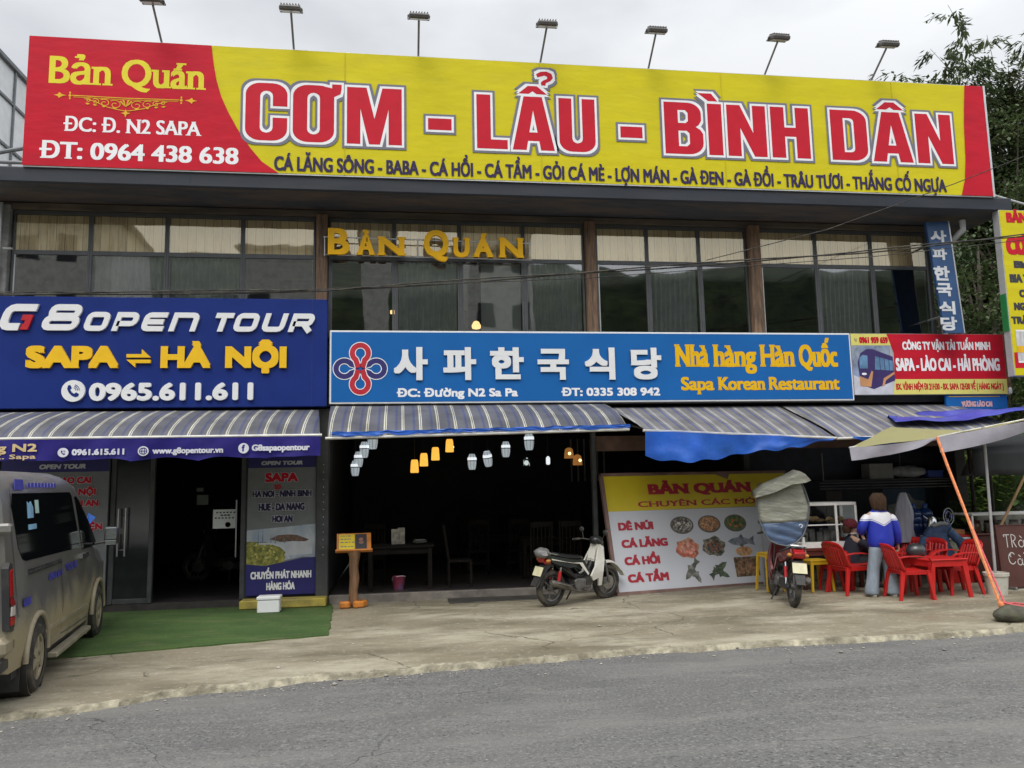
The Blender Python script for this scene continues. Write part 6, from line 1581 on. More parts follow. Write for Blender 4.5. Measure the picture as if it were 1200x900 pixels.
# rain canopy of the second motorbike: a bellied shield with a peak, tilted
m_cang = mat("grey_canopy_cloth", (.25, .25, .205), .28, var=.25, scale=3, bump=1.0, bscale=6, stretch=(1,1,3), dirt=(.22,.21,.16), damt=.5)
m_canb = mat("blue_grey_canopy_cloth", (.085, .125, .21), .3, var=.2, scale=3, bump=.6, bscale=6, stretch=(1,1,3))
m_cane = mat("canopy_edge_tape", (.08, .085, .09), .5)
SHP = [(-.12,.86),(.02,.84),(.16,.90),(.27,1.02),(.33,1.2),(.36,1.38),(.34,1.55),(.27,1.72),(.20,1.86),(-.05,1.80),(-.32,1.66),(-.42,1.58),(-.42,1.40),(-.38,1.2),(-.30,1.0),(-.22,.90)]
def canopy_pt(y, z):
    r_ = min(1.0, (y/.42)**2)
    return (.05-.17*(1-r_)*(1-((z-1.35)/.65)**2*.6)+.03, -y, z-.02)
def cloth(name, zlo, zhi, m, off):
    mb = MB()
    def edge(z):
        xs_ = []
        for i in range(len(SHP)):
            (y0, z0), (y1, z1) = SHP[i-1], SHP[i]
            if (z0 <= z < z1) or (z1 <= z < z0): xs_.append(y0+(y1-y0)*(z-z0)/(z1-z0))
        return (min(xs_), max(xs_)) if len(xs_) >= 2 else None
    n_ = 16; rows = []
    for j in range(n_+1):
        v = j/n_
        row = []
        for i in range(13):
            u = i/12
            zz_lo = zlo + (.10*(u-.5) if zlo > .9 else 0); zz_hi = zhi + .10*(u-.5) if zhi < 1.8 else zhi
            z = zz_lo+(zz_hi-zz_lo)*v
            e = edge(min(max(z, .845), 1.855)) or (-.01, .01)
            y = e[0]+(e[1]-e[0])*u
            p = canopy_pt(y, z)
            w_ = (.010*math.sin(z*52+y*9+2*noise.noise((y*4, z*4, 0)))*(1 if (.9 < z < 1.32) else .25)) + .02*noise.noise((y*5, z*5, 2))
            row.append((p[0]-off+w_, p[1], p[2]))
        rows.append(row)
    vs = [p for r_ in rows for p in r_]
    mb.add(vs, [(j*13+i, j*13+i+1, (j+1)*13+i+1, (j+1)*13+i) for j in range(n_) for i in range(12)])
    return mb.build(name, m, b2, smooth=60, solid=.008)
cloth("rain_canopy_lower", .846, 1.20, m_canb, 0)
cloth("rain_canopy_upper", 1.20, 1.855, m_cang, .004)
mb = MB(); mb.tube([(canopy_pt(y, z)[0]-.012, canopy_pt(y, z)[1], canopy_pt(y, z)[2]) for y, z in SHP], .014, 6, closed=True); mb.build("canopy_piping", m_cane, b2, smooth=50)
pk = [(-.46,1.52),(-.44,1.60),(-.30,1.72),(-.02,1.86),(.14,1.96),(.22,1.93),(.34,1.84),(.24,1.80),(.02,1.76),(-.22,1.62)]
mb = MB()
mb.add([(canopy_pt(y, 1.5)[0]-.10-.10*(1-abs(y)/.5), -y, z) for y, z in pk]+[(canopy_pt(y, 1.5)[0]+.25, -y, z+.03) for y, z in pk], [(0,1,2,9),(9,2,3,8),(8,3,4,7),(7,4,5,6),(1,0,10,11),(2,1,11,12),(3,2,12,13),(4,3,13,14),(5,4,14,15),(6,5,15,16),(0,9,19,10),(9,8,18,19),(8,7,17,18),(7,6,16,17)])
mb.build("canopy_peak", m_cang, b2, smooth=50, solid=.008)
mb = MB()
for y, z in ((-.36,1.25),(.30,1.25)): mb.tube([canopy_pt(y, z), (.30,-y*.8,.98)], .008, 5)
mb.tube([(.28,.1,1.0),(.30,.05,1.8)], .010, 6).tube([(.28,-.1,1.0),(.30,-.05,1.8)], .010, 6)
mb.build("canopy_strut", m_steel, b2, smooth=50)
MB().torus((canopy_pt(.24,1.17)[0]-.016, -.22, 1.14), .024, .006, 'X', 14, 6).build("canopy_eyelet", m_white, b2)
motorbike("dark motorbike parked in the gloom inside the tour shop", m_bdk, m_bdk, (-3.35, 2.8, .12), R(172), False)
# ------------------------------------------------------------------ the food stall at the right
GZ = .05
m_rpl = mat("red_plastic", (.50, .014, .012), .4, var=.12, spec=.4, dirt=(.36,.03,.025), damt=.6, dscale=3)
m_ypl = mat("yellow_plastic", (.55, .34, .015), .4, var=.08)
m_mar = mat("maroon_paint", (.10, .022, .018), .5, var=.3)
m_wmet = mat("white_enamel_frame", (.78, .78, .76), .4, var=.1, dirt=(.3,.27,.2), damt=.4)
m_cgl_ = glass("case_glass", (.82, .85, .84), 1.2)
def plastic_chair(label, x, y, rz, g="red plastic armchairs"):
    t = thing("plastic_chair", label, "chair", (x, y, GZ), rz, g)       # faces local +x
    mb = MB()
    def seat(u, v): return (-.22+.44*u, (-.22+.44*v)*(.92+.08*u), .42-.018*math.sin(math.pi*u)*math.sin(math.pi*v)-.02*(u > .97))
    mb.grid(seat, 10, 10); mb.build("seat", m_rpl, t, smooth=60, solid=.012)
    # back: a curved fan with slots
    def bp(u, v):
        a = (u-.5)*1.25
        w = .27-.05*v*v*abs(u-.5)*2
        return (-.20-.14*v-.05*(1-abs(2*u-1)**2)+.02, w*2*(u-.5)*(1+.12*v), .42+.40*v*(1-.16*abs(2*u-1)**3))
    mb = MB()
    for k in range(7):
        u0, u1 = .12+k*.109, .12+k*.109+.072
        mb.grid(lambda u, v, u0=u0, u1=u1: bp(u0+(u1-u0)*u, .04+.80*v), 1, 6)
    mb.grid(lambda u, v: bp(u, .80+.20*v), 14, 2)
    mb.grid(lambda u, v: bp(.0+.13*u, v), 2, 6).grid(lambda u, v: bp(.87+.13*u, v), 2, 6)
    mb.build("backrest", m_rpl, t, smooth=60, solid=.014)
    for s in (-1, 1):
        mb = MB(); rings = []
        for x_, y_, z_, w_ in ((-.27,.25,.62,.022),(-.15,.285,.645,.028),(.02,.295,.645,.03),(.17,.285,.62,.028),(.215,.27,.56,.022),(.20,.25,.42,.022)):
            rings.append([(x_, s*(y_-w_), z_-.009), (x_, s*(y_+w_), z_-.009), (x_, s*(y_+w_), z_+.009), (x_, s*(y_-w_), z_+.009)][::s])
        mb.loft(rings); mb.build("armrest", m_rpl, t, bevel=.004)
    for sx in (-1, 1):
        for sy in (-1, 1):
            x0, y0 = sx*.19, sy*.20; x1, y1 = sx*(.235 if sx > 0 else .28), sy*.245
            mb = MB()
            mb.loft([[(x0-.032,y0-.028,.43),(x0+.032,y0-.028,.43),(x0+.032,y0+.028,.43),(x0-.032,y0+.028,.43)], [(x1-.021,y1-.019,0),(x1+.021,y1-.019,0),(x1+.021,y1+.019,0),(x1-.021,y1+.019,0)]])
            mb.build("leg", m_rpl, t, bevel=.006)
    mb = MB().box(.18,.21,-.19,.19,.37,.42).box(-.21,-.18,-.19,.19,.37,.42).box(-.18,.18,-.215,-.195,.37,.42).box(-.18,.18,.195,.215,.37,.42); mb.build("seat_rim", m_rpl, t)
    return t
pc = plastic_chair("red plastic armchair left of the standing person, with its back towards the seated one", 7.08, -1.55, R(8))
for x, y, rz, lb in ((7.60, -2.28, -6, "red plastic armchair nearest the road, left of the red table"), (8.56, -2.02, 176, "rightmost red plastic armchair, facing the red table"), (8.30, -1.62, 205, "red plastic armchair behind the red table's right corner"), (8.12, -1.45, 200, "red plastic armchair deepest behind the red table, below the blue jacket"), (7.42, -1.05, -80, "red plastic armchair with only its back seen, left of the blue jacket wearer's waist")):
    dup(pc, (x, y, GZ), R(rz), lb)
t = thing("plastic_table", "square red plastic table between the armchairs in front of the stall", "table", (8.12, -2.16, GZ), R(3))
MB().rbox(-.33, .33, -.33, .33, .555, .58, .01).build("tabletop", m_rpl, t)
MB().box(-.30,.30,-.31,-.295,.47,.555).box(-.30,.30,.295,.31,.47,.555).box(-.31,-.295,-.295,.295,.47,.555).box(.295,.31,-.295,.295,.47,.555).build("apron", m_rpl, t)
for sx in (-1, 1):
    for sy in (-1, 1):
        MB().loft([[(sx*.27-.045,sy*.28-.03,.555),(sx*.27+.045,sy*.28-.03,.555),(sx*.27+.045,sy*.28+.03,.555),(sx*.27-.045,sy*.28+.03,.555)], [(sx*.325-.03,sy*.32-.022,0),(sx*.325+.03,sy*.32-.022,0),(sx*.325+.03,sy*.32+.022,0),(sx*.325-.03,sy*.32+.022,0)]]).build("leg", m_rpl, t, bevel=.008)
t = thing("helmet", "dark motorbike helmet resting on the red table's left edge", "helmet", (7.86, -2.12, GZ+.58))
MB().sphere((0,0,.10), (.15,.13,.12), 18, 10, -.75, 1).build("shell", mat("helmet_black", (.03,.032,.034), .35, var=.2, coat=.3), t, smooth=60)
MB().torus((0,0,.012), .12, .014, 'Z', 24, 6).build("rim", m_rub, t, smooth=60)
def stool(label, x, y, h, m, rz=0, w_=.15):
    t = thing("stool", label, "stool", (x, y, GZ), rz, "plastic stools of the stall")
    MB().rbox(-w_, w_, -w_, w_, h-.022, h, .01).build("seat", m, t)
    MB().box(-w_+.02, w_-.02, -w_+.01, -w_+.022, h-.07, h-.022).box(-w_+.02, w_-.02, w_-.022, w_-.01, h-.07, h-.022).box(-w_+.01,-w_+.022,-w_+.022,w_-.022,h-.07,h-.022).box(w_-.022,w_-.01,-w_+.022,w_-.022,h-.07,h-.022).build("apron", m, t)
    for sx in (-1, 1):
        for sy in (-1, 1):
            a, b = w_-.025, w_+.015
            MB().loft([[(sx*a-.025,sy*a-.02,h-.022),(sx*a+.025,sy*a-.02,h-.022),(sx*a+.025,sy*a+.02,h-.022),(sx*a-.025,sy*a+.02,h-.022)], [(sx*b-.018,sy*b-.016,0),(sx*b+.018,sy*b-.016,0),(sx*b+.018,sy*b+.016,0),(sx*b-.018,sy*b+.016,0)]]).build("leg", m, t, bevel=.005)
    return t
stool("tall yellow plastic stool left of the red motorbike, before the menu board", 6.02, -.92, .62, m_ypl, R(10), .14)
stool("yellow plastic stool beneath the glass food case", 6.72, -1.12, .50, m_ypl, R(5), .18)
stool("red plastic stool right of the yellow stool, under the food case", 6.96, -1.18, .42, m_rpl, R(4), .12)
stool("low red plastic stool farther under the food case's right end", 7.22, -.95, .36, m_rpl, R(-8), .12)
# glass food case on its table
t = thing("case_table", "dark maroon table carrying the glass food case", "table", (7.12, -.72, GZ))
MB().rbox(-.55, .55, -.28, .28, .62, .67, .008).build("tabletop", m_mar, t)
for sx in (-1, 1):
    for sy in (-1, 1): MB().rbox(sx*.50-.03, sx*.50+.03, sy*.24-.03, sy*.24+.03, 0, .62, .005).build("leg", m_mar, t)
MB().box(-.5,.5,-.25,-.23,.54,.62).build("apron", m_mar, t)
t = thing("food_case", "white framed glass food case with shelves on the maroon table", "food case", (7.12, -.72, GZ+.67))
cw, cd, chh = .50, .24, .74
for nm, q_ in (("rail",(-cw,cw,-cd,-cd+.035,chh-.05,chh)),("rail",(-cw,cw,cd-.035,cd,chh-.05,chh)),("rail",(-cw,-cw+.035,-cd+.036,cd-.036,chh-.05,chh)),("rail",(cw-.035,cw,-cd+.036,cd-.036,chh-.05,chh)),("rail",(-cw,cw,-cd,-cd+.03,.36,.38))):
    MB().rbox(*q_, .004).build(nm, m_wmet, t)
for x in (-cw, -.02+.13, cw-.035):
    MB().rbox(x, x+.04, -cd-.003, -cd+.032, .03, chh-.05, .004).build("post", m_wmet, t)
for x in (-cw, cw-.035): MB().rbox(x, x+.035, cd-.035, cd, .03, chh-.05, .004).build("post", m_wmet, t)
mb = MB(); mb.prism([(-cw-.02,.13),(.10,.13),(.10,.0),(.18,.0),(.22,.06),(.55,.06),(.55,.13),(cw+.02,.13),(cw+.02,.0),(-cw-.02,.0)] if False else [(-cw-.02,.0),(cw+.02,.0),(cw+.02,.09),(-cw-.02,.09)], lambda u, v, d: (u, d, v), -cd-.03, cd+.01); mb.build("tray", m_wmet, t, bevel=.01)
MB().box(-cw+.03, cw-.03, -cd+.03, cd-.03, .362, .374).build("shelf", m_cgl_, t)
mb = MB().poly([(-cw+.035,-cd+.012,.09),(cw-.035,-cd+.012,.09),(cw-.035,-cd+.012,chh-.05),(-cw+.035,-cd+.012,chh-.05)]).poly([(-cw+.012,-cd+.03,.09),(-cw+.012,cd-.03,.09),(-cw+.012,cd-.03,chh-.05),(-cw+.012,-cd+.03,chh-.05)]).poly([(cw-.012,-cd+.03,.09),(cw-.012,cd-.03,.09),(cw-.012,cd-.03,chh-.05),(cw-.012,-cd+.03,chh-.05)])
mb.build("glass_pane", m_cgl_, t)
for i, (x, z, lb) in enumerate(((-.1, .376, "heap of bread rolls on the food case's upper shelf, left"), (.25, .376, "heap of bread rolls on the food case's upper shelf, right"))):
    b_ = MB(); rb = random.Random(i)
    for k in range(10): b_.sphere((rb.uniform(-.11,.11), rb.uniform(-.1,.1), .03+rb.uniform(0,.07)), (.06,.035,.03), 8, 6)
    o = b_.build("bread_heap", mat("bread_crust", (.30,.19,.08), .6, var=.3, scale=12), None, smooth=60); o.location = (7.12+x, -.72, GZ+.67+z); tag(o, lb, "bread", "bread heaps in the food case")
o = MB()
for k in range(5): o.rbox(-.3+k*.13, -.2+k*.13, -.08, .08, 0, .16+.05*(k % 2), .008)
o = o.build("packet_row", mat("pale_packets", (.30,.29,.27), .5, var=.4, scale=7)); o.location = (7.02, -.70, GZ+.67+.091); tag(o, "row of pale packets at the bottom of the food case", "packets")
# tall narrow glass panel unit left of the case, behind the canopy
t = thing("glass_cabinet", "narrow grey framed glass cabinet just left of the food case, behind the rain canopy", "cabinet", (6.42, -.45, GZ))
for q_ in ((-.20,-.17,-.2,-.17,0,1.72),(.17,.20,-.2,-.17,0,1.72),(-.20,-.17,.17,.2,0,1.72),(.17,.20,.17,.2,0,1.72)): MB().rbox(*q_, .004).build("post", m_frame_l, t)
MB().rbox(-.21,.21,-.21,.21,1.72,1.75,.004).build("top", m_frame_l, t)
MB().poly([(-.17,-.19,.7),(.17,-.19,.7),(.17,-.19,1.72),(-.17,-.19,1.72)]).build("glass_pane", m_cgl_, t)
MB().box(-.17,.17,-.195,-.18,.03,.70).build("lower_panel", mat("dull_pink_panel", (.25,.20,.19), .6, var=.2), t)
# kitchen shelf with rails
t = thing("wall_shelf", "long dark wall shelf with three steel rails below it", "shelf", (9.5, 1.1, 1.6))
MB().rbox(8.05, 10.84, .85, 1.34, 1.795, 1.825, .005).build("board", m_dark2, t, w=True)
for z in (1.655, 1.71, 1.765): MB().tube([(8.0, .86, z), (10.84, .86, z)], .011, 6).build("rail", mat("dull_steel_rail", (.30,.31,.32), .35, .6), t, w=True, smooth=50)
MB().tube([(8.08,.86,1.82),(8.08,.86,2.35)], .012, 6).build("post", m_steel, t, w=True)
MB().tube([(10.80,.80,1.82),(10.80,.80,2.45)], .012, 6).build("post", m_steel, t, w=True)
t = thing("carton", "pale grey square carton on the wall shelf", "box", (9.33, 1.05, 1.825)); MB().rbox(-.25,.25,-.15,.15,0,.30,.008).build("body", mat("grey_carton", (.27,.27,.25), .7, var=.15), t)
MB().box(-.25,.25,-.02,.02,.30,.304).build("tape", mat("tape", (.35,.3,.2), .4), t)
mb = MB(); rings = []
rb = random.Random(8)
for i in range(9):
    x = -.36+.72*i/8; r_ = .13*math.sin(math.pi*(i+.7)/9.4)**.5
    rings.append([(x+rb.uniform(-.015,.015), r_*1.1*math.cos(2*math.pi*k/12)*(1+rb.uniform(-.1,.1)), .13+r_*math.sin(2*math.pi*k/12)*(1+rb.uniform(-.1,.1))) for k in range(12)])
o = mb.loft(rings).build("plastic_bag", mat("clear_plastic_bag", (.36,.37,.38), .25, var=.3, scale=6, bump=.6, bscale=14), smooth=60); o.location = (9.98, 1.05, 1.825); tag(o, "stuffed pale plastic bag lying on the wall shelf right of the carton", "bag")
t = thing("crate", "small blue plastic crate at the right end of the wall shelf", "crate", (10.5, 1.05, 1.825))
MB().box(-.16,.16,-.12,-.105,.0,.14).box(-.16,.16,.105,.12,0,.14).box(-.16,-.145,-.105,.105,0,.14).box(.145,.16,-.105,.105,0,.14).box(-.145,.145,-.105,.105,0,.012).build("body", mat("blue_crate", (.03,.07,.34), .5), t)
MB().rbox(-.175,.175,-.135,-.115,.12,.15,.004).build("rim", mat("blue_crate", (.03,.07,.34), .5), t)
# dark upright partition panels behind
tag(MB().rbox(8.12, 8.45, .88, .93, .9, 1.62, .008).build("panel_board", mat("brown_black_panel", (.035,.028,.026), .6, var=.2)), "brown-black board standing behind the seated person's table under the shelf", "board")
# counter with jugs, kettle, fan
m_bcab = mat("dark_blue_cabinet", (.018,.035,.12), .5, var=.2)
t = thing("cabinet", "dark blue drinks cabinet with a white emblem below the water jugs", "cabinet", (9.6, .25, GZ))
MB().rbox(-.55,.75,-.22,.3,0,.80,.01).build("body", m_bcab, t); MB().rbox(-.58,.78,-.25,.32,.80,.83,.006).build("top", m_bcab, t)
mb = MB(); lettering(mb, "P", lambda u, v, d: (u, -.222-d, v), -.20, -.08, .58, .16, bold=(.012,.008), shear=.2); mb.build("emblem", mat("dull_white_mark", (.4,.4,.42), .5), t)
m_jug = mat("blue_jug", (.02,.06,.22), .15, var=.15, coat=.5)
for i, (x, y, lb) in enumerate(((9.46,.2,"blue water jug directly right of the standing person"),(9.72,.24,"blue water jug behind the steel kettle"),(9.60,.42,"blue water jug between and behind the other two"))):
    t = thing("water_jug", lb, "water jug", (x, y, GZ+.83), 0, "blue water jugs on the cabinet")
    MB().lathe([(.001,0),(.125,0),(.135,.02),(.135,.10),(.127,.115),(.135,.13),(.135,.22),(.127,.235),(.135,.25),(.13,.31),(.09,.37),(.045,.40),(.04,.44)], n=18).build("body", m_jug, t, smooth=40)
    MB().lathe([(.045,.43),(.05,.44),(.05,.475),(.001,.48)], n=14).build("cap", mat("jug_cap", (.05,.12,.42), .4), t, smooth=40)
t = thing("kettle", "shiny steel kettle on the counter right of the water jugs", "kettle", (9.58, -.12, GZ+.83))
MB().lathe([(.001,0),(.10,0),(.105,.03),(.085,.20),(.06,.25),(.001,.26)], n=18).build("body", m_chrome, t, smooth=40)
MB().lathe([(.018,.255),(.02,.285),(.001,.29)], n=10).build("lid_knob", m_blkpl, t)
MB().tube([(-.08,0,.20),(-.14,0,.25),(-.165,0,.27)], [.022,.016,.012], 8).build("spout", m_chrome, t, smooth=50)
MB().tube([(.08,0,.22),(.16,0,.20),(.16,0,.08),(.10,0,.05)], .012, 6).build("handle", m_blkpl, t, smooth=50)
t = thing("desk_fan", "small round blue and white desk fan at the counter's right end", "fan", (9.95, -.05, GZ+.83), R(20))
MB().lathe([(.001,0),(.10,0),(.09,.03),(.02,.05),(.02,.2),(.001,.2)], n=14).build("base", m_wmet, t, smooth=40)
MB().torus((0,-.03,.24), .15, .008, 'Y', 24, 6).torus((0,-.03,.24), .09, .005, 'Y', 20, 6).build("guard", m_wmet, t, smooth=40)
for k in range(3):
    a = k*2.094
    MB().add([(.02*math.cos(a),-.02,.24+.02*math.sin(a)),(.13*math.cos(a-.4),-.03,.24+.13*math.sin(a-.4)),(.14*math.cos(a),-.02,.24+.14*math.sin(a)),(.12*math.cos(a+.5),-.01,.24+.12*math.sin(a+.5))], [(0,1,2,3)]).build("blade", mat("blue_blade", (.04,.07,.35), .35), t, solid=.004)
# poster with a white hill on the kitchen wall
t = thing("poster", "blue poster with a white peaked shape on the kitchen wall behind the jugs", "poster", (10.1, 1.33, 1.0))
MB().box(-.5,.42,-.01,.01,0,.62).build("panel", mat("faded_blue_print", (.05,.10,.17), .5, var=.3, scale=3), t)
MB().sheet([(-.42,.1),(-.42,.30),(-.18,.34),(-.05,.50),(.05,.53),(.14,.40),(.38,.36),(.38,.1)], lambda u, v, d: (u, -.012-d, v), .002).build("picture", mat("white_peak_print", (.40,.43,.45), .5, var=.2), t)
# hanging raincoat
mb = MB(); rings = []
for i in range(9):
    v = i/8; z = .78+.82*(1-v); w_ = .05+.12*min(1, v*2.2)+.02*math.sin(v*7)
    rings.append([(w_*math.cos(2*math.pi*k/14)*(1+.08*math.sin(k*2.3+i)), .06*math.sin(2*math.pi*k/14)*(1+.3*v), z) for k in range(14)])
o = mb.loft(rings).build("raincoat", mat("grey_raincoat", (.22,.235,.27), .45, var=.2, bump=.4, bscale=8, stretch=(3,3,.6)), smooth=60); o.location = (8.36, -1.15, 0); tag(o, "limp grey raincoat hanging right behind the standing person", "raincoat")
MB().tube([(0,0,1.58),(0,0,2.9)], .004, 4).build("hanger_cord", m_dark, o)
# jacket heaped on a chair
mb = MB(); rings = []
rb = random.Random(21)
for i in range(11):
    v = i/10; z = .40+.62*v
    wx = .33*(1-.35*v**2)*(.85+.15*math.sin(v*9)); wy = .17*(1-.3*v)
    rings.append([((wx*math.cos(2*math.pi*k/20)+.10*v)*(1+.07*noise.noise((k*.9, i*.7, 2))), wy*math.sin(2*math.pi*k/20)*(1+.25*noise.noise((k*.8, i*.9, 5))), z+.05*math.cos(2*math.pi*k/20+.6)*v) for k in range(20)])
mb.loft(rings)
t = thing("jacket", "dark blue denim jacket heaped over a red chair back behind the table", "jacket", (8.74, -1.32, GZ))
mb.build("body", mat("dark_denim", (.018,.04,.095), .8, var=.45, scale=7, bump=.8, bscale=8, dirt=(.05,.10,.17), damt=.7, dscale=9), t, smooth=60)
MB().tube([(.2,-.1,.92),(.36,-.16,.74),(.42,-.2,.52)], [.07,.075,.06], 10).tube([(-.22,-.08,.80),(-.34,-.16,.62),(-.30,-.24,.47)], [.07,.07,.055], 10).build("sleeve", mat("dark_denim", (.018,.04,.095)), t, smooth=60)
MB().tube([(-.06,-.08,1.0),(.06,-.13,1.04),(.2,-.08,1.03)], .035, 8).build("collar", mat("grey_lining", (.16,.17,.17), .8, var=.2), t, smooth=60)
# red cool box with picture panel, carton on top
t = thing("cool_box", "red cool box with a white lid edge and faded picture, right of the jacket", "cool box", (9.45, -.85, GZ), R(-4))
MB().rbox(-.25,.25,-.2,.2,0,.73,.015).build("body", m_rpl, t)
MB().rbox(-.27,.27,-.22,.22,.73,.775,.012).build("lid_edge", m_acry, t); MB().rbox(-.275,.275,-.225,.225,.775,.81,.012).build("lid", m_rpl, t)
MB().box(-.20,.22,-.204,-.2,.47,.72).build("picture", mat("faded_picture", (.30,.30,.21), .5, var=.4, scale=9, dirt=(.06,.08,.06), damt=.9, dscale=8), t)
t = thing("carton", "flat orange-brown carton on top of the red cool box", "box", (9.40, -.86, GZ+.81)); MB().rbox(-.17,.17,-.13,.13,0,.085,.005).build("body", mat("orange_carton", (.42,.18,.07), .7), t)
MB().box(-.17,.17,-.02,.02,.085,.088).build("tape", mat("tape", (.35,.3,.2), .4), t)
# plant by the stall
def leaf_plant(name, label, x, y, z0, h, n_, m, spread, ll=.22, seed=1, group=None):
    t = thing(name, label, "plant", (x, y, z0), group=group); rb = random.Random(seed); ms = MB(); ml = MB()
    for k in range(n_):
        a = rb.uniform(0, 6.28); r_ = spread*rb.uniform(.2, 1); hh = h*rb.uniform(.35, 1)
        tip = (r_*math.cos(a), r_*math.sin(a), hh)
        if k % 3 == 0: ms.tube([(0,0,0), (tip[0]*.4, tip[1]*.4, hh*.6), tip], .008, 4)
        b_ = rb.uniform(0, 6.28); l_ = ll*rb.uniform(.6, 1.2); w_ = l_*.32
        d = Vector((math.cos(b_), math.sin(b_), rb.uniform(-.7, .35))).normalized(); s = d.cross(Vector((0,0,1))).normalized()*w_
        p = Vector(tip)
        ml.add([p, p+d*l_*.4+s, p+d*l_, p+d*l_*.4-s], [(0,1,2,3)])
    ms.build("stem", mat("green_stem", (.05,.09,.02), .7), t); ml.build("leaves", m, t)
    return t
def leaf_mat(name, c1, c2, c3, sc=.8, trans=.25):
    m = bpy.data.materials.new(name); m.use_nodes = True
    t = m.node_tree; b = t.nodes['Principled BSDF']; l = t.links.new; n = t.nodes.new
    tc = n("ShaderNodeTexCoord"); nz = n("ShaderNodeTexNoise"); nz.inputs['Scale'].default_value = sc; nz.inputs['Detail'].default_value = 5
    l(tc.outputs['Object'], nz.inputs['Vector'])
    rp_ = n("ShaderNodeValToRGB"); e = rp_.color_ramp.elements; e[0].position = .34; e[0].color = (*c1, 1); e[1].position = .68; e[1].color = (*c3, 1); k = e.new(.5); k.color = (*c2, 1)
    l(nz.outputs['Fac'], rp_.inputs[0]); l(rp_.outputs[0], b.inputs['Base Color']); b.inputs['Roughness'].default_value = .55
    o = t.nodes['Material Output']; tr = n("ShaderNodeBsdfTranslucent"); l(rp_.outputs[0], tr.inputs[0]); mxs = n("ShaderNodeMixShader"); mxs.inputs[0].default_value = trans
    l(b.outputs[0], mxs.inputs[1]); l(tr.outputs[0], mxs.inputs[2]); l(mxs.outputs[0], o.inputs[0])
    return m
m_lfb = leaf_mat("bright_leaves", (.05,.10,.02), (.11,.18,.03), (.26,.32,.05), 2.0)
m_lfd = leaf_mat("dark_leaves", (.030,.052,.020), (.065,.098,.036), (.115,.150,.055), .5)
m_lfm = leaf_mat("mid_leaves", (.030,.055,.018), (.065,.10,.030), (.14,.17,.05), .6)
m_lfbam = leaf_mat("bamboo_leaves", (.040,.062,.028), (.085,.115,.052), (.16,.185,.090), .45)
leaf_plant("potted_plant", "bushy light green plant behind the cool box at the stall's right end", 10.45, .2, .55, .85, 170, m_lfb, .32, .20, 3)
tag(MB().lathe([(.001,0),(.16,0),(.21,.42),(.22,.44),(.2,.5),(.001,.48)], (10.45,.2,.06), 16).build("flower_pot", m_dark2, smooth=40), "dark pot holding the light green plant beside the stall", "pot")
# drinks cart, chalkboard
m_brp = mat("brown_red_panel", (.075,.022,.016), .55, var=.2)
t = thing("drinks_cart", "brown-red drinks cart with a glass top of jars, behind the chalkboard", "cart", (10.6, -.9, GZ))
MB().rbox(-1.0,1.2,-.25,.35,.05,.80,.01).build("body", m_brp, t); MB().rbox(-1.02,1.22,-.28,.38,.80,.83,.006).build("counter", m_mar, t)
for x in (-1.0, .1, 1.17): MB().rbox(x, x+.03, -.25, -.22, .83, 1.13, .004).build("post", m_wmet, t)
MB().rbox(-1.0,1.2,-.26,.30,1.13,1.16,.004).build("top_rail", mat("white_rail", (.5,.5,.48), .5), t)
MB().poly([(-.97,-.235,.83),(1.17,-.235,.83),(1.17,-.235,1.13),(-.97,-.235,1.13)]).build("glass_pane", m_cgl_, t)
JL = ["leftmost", "second", "third", "fourth", "fifth"]
for k in range(5):
    j = thing("jar", "%s glass jar from the left in the drinks cart window" % JL[k], "jar", (9.82+k*.24, -.95, GZ+.83), 0, "jars in the drinks cart window")
    MB().lathe([(.001,0),(.075,0),(.08,.02),(.08,.14),(.06,.17)], n=14).build("body", mat("jar_brown_%d" % (k % 2), ((.20,.12,.07),(.28,.24,.18))[k % 2], .2, var=.3), j, smooth=40)
    MB().lathe([(.065,.168),(.07,.18),(.07,.205),(.001,.21)], n=14).build("lid", m_mar, j, smooth=40)
t = thing("chalkboard", "brown-red chalkboard on low feet with white handwriting, before the drinks cart", "chalkboard", (9.95, -1.95, GZ), rot=(R(-4), 0, R(-2)))
MB().rbox(-.50,.75,-.012,.012,.04,1.0,.005).build("panel", mat("chalkboard_brown", (.082,.026,.020), .55, var=.2, scale=4, dirt=(.12,.06,.05), damt=.3), t)
MB().rbox(-.52,-.49,-.02,.02,.02,1.02,.004).rbox(-.49,.75,-.02,.02,1.0,1.02,.004).build("frame", m_brp, t)
MB().rbox(-.42,-.38,-.15,.15,-.02,.05,.006).build("foot", m_steel, t); MB().rbox(.62,.66,-.15,.15,-.02,.05,.006).build("foot", m_steel, t)
I5 = lambda u, v, d: (u, -.012-d, v)
m_chk = mat("chalk_line", (.55,.54,.52), .8, var=.15)
def chalk(lines, s, u0, v0):
    mb = MB()
    for k, ln in enumerate(lines): ribbon(mb, [(u0+s*x, v0+s*y) for x, y in ln], .013, I5, .002+.0004*k)
    return mb.build("handwriting", m_chk, t)
def cv(cx_, cy_, rx, ry, a0, a1, n=8): return arcp(cx_, cy_, rx, ry, a0, a1, n)
chalk([[(0,1),(.5,1)], [(.25,1),(.25,0)], [(.05,.82),(0,.95),(0,1)]], .20, -.40, .66)
chalk([[(0,0),(0,1)]+cv(.05,.75,.3,.25,90,-90)+[(.10,.5),(.35,0)]], .20, -.27, .66)
chalk([cv(.2,.28,.22,.27,60,400,12), [(.42,.55),(.42,.1),(.5,0)], [(.12,.9),(.3,.72)]], .20, -.15, .66)
chalk([cv(.3,.55,.3,.45,40,325,12), [(.25,.9),(.1,.8),(.22,.65)]], .20, -.36, .38)
chalk([cv(.2,.28,.22,.27,60,400,12), [(.42,.55),(.42,.1),(.5,0)], [(.12,.9),(.3,.72)]], .18, -.21, .38)
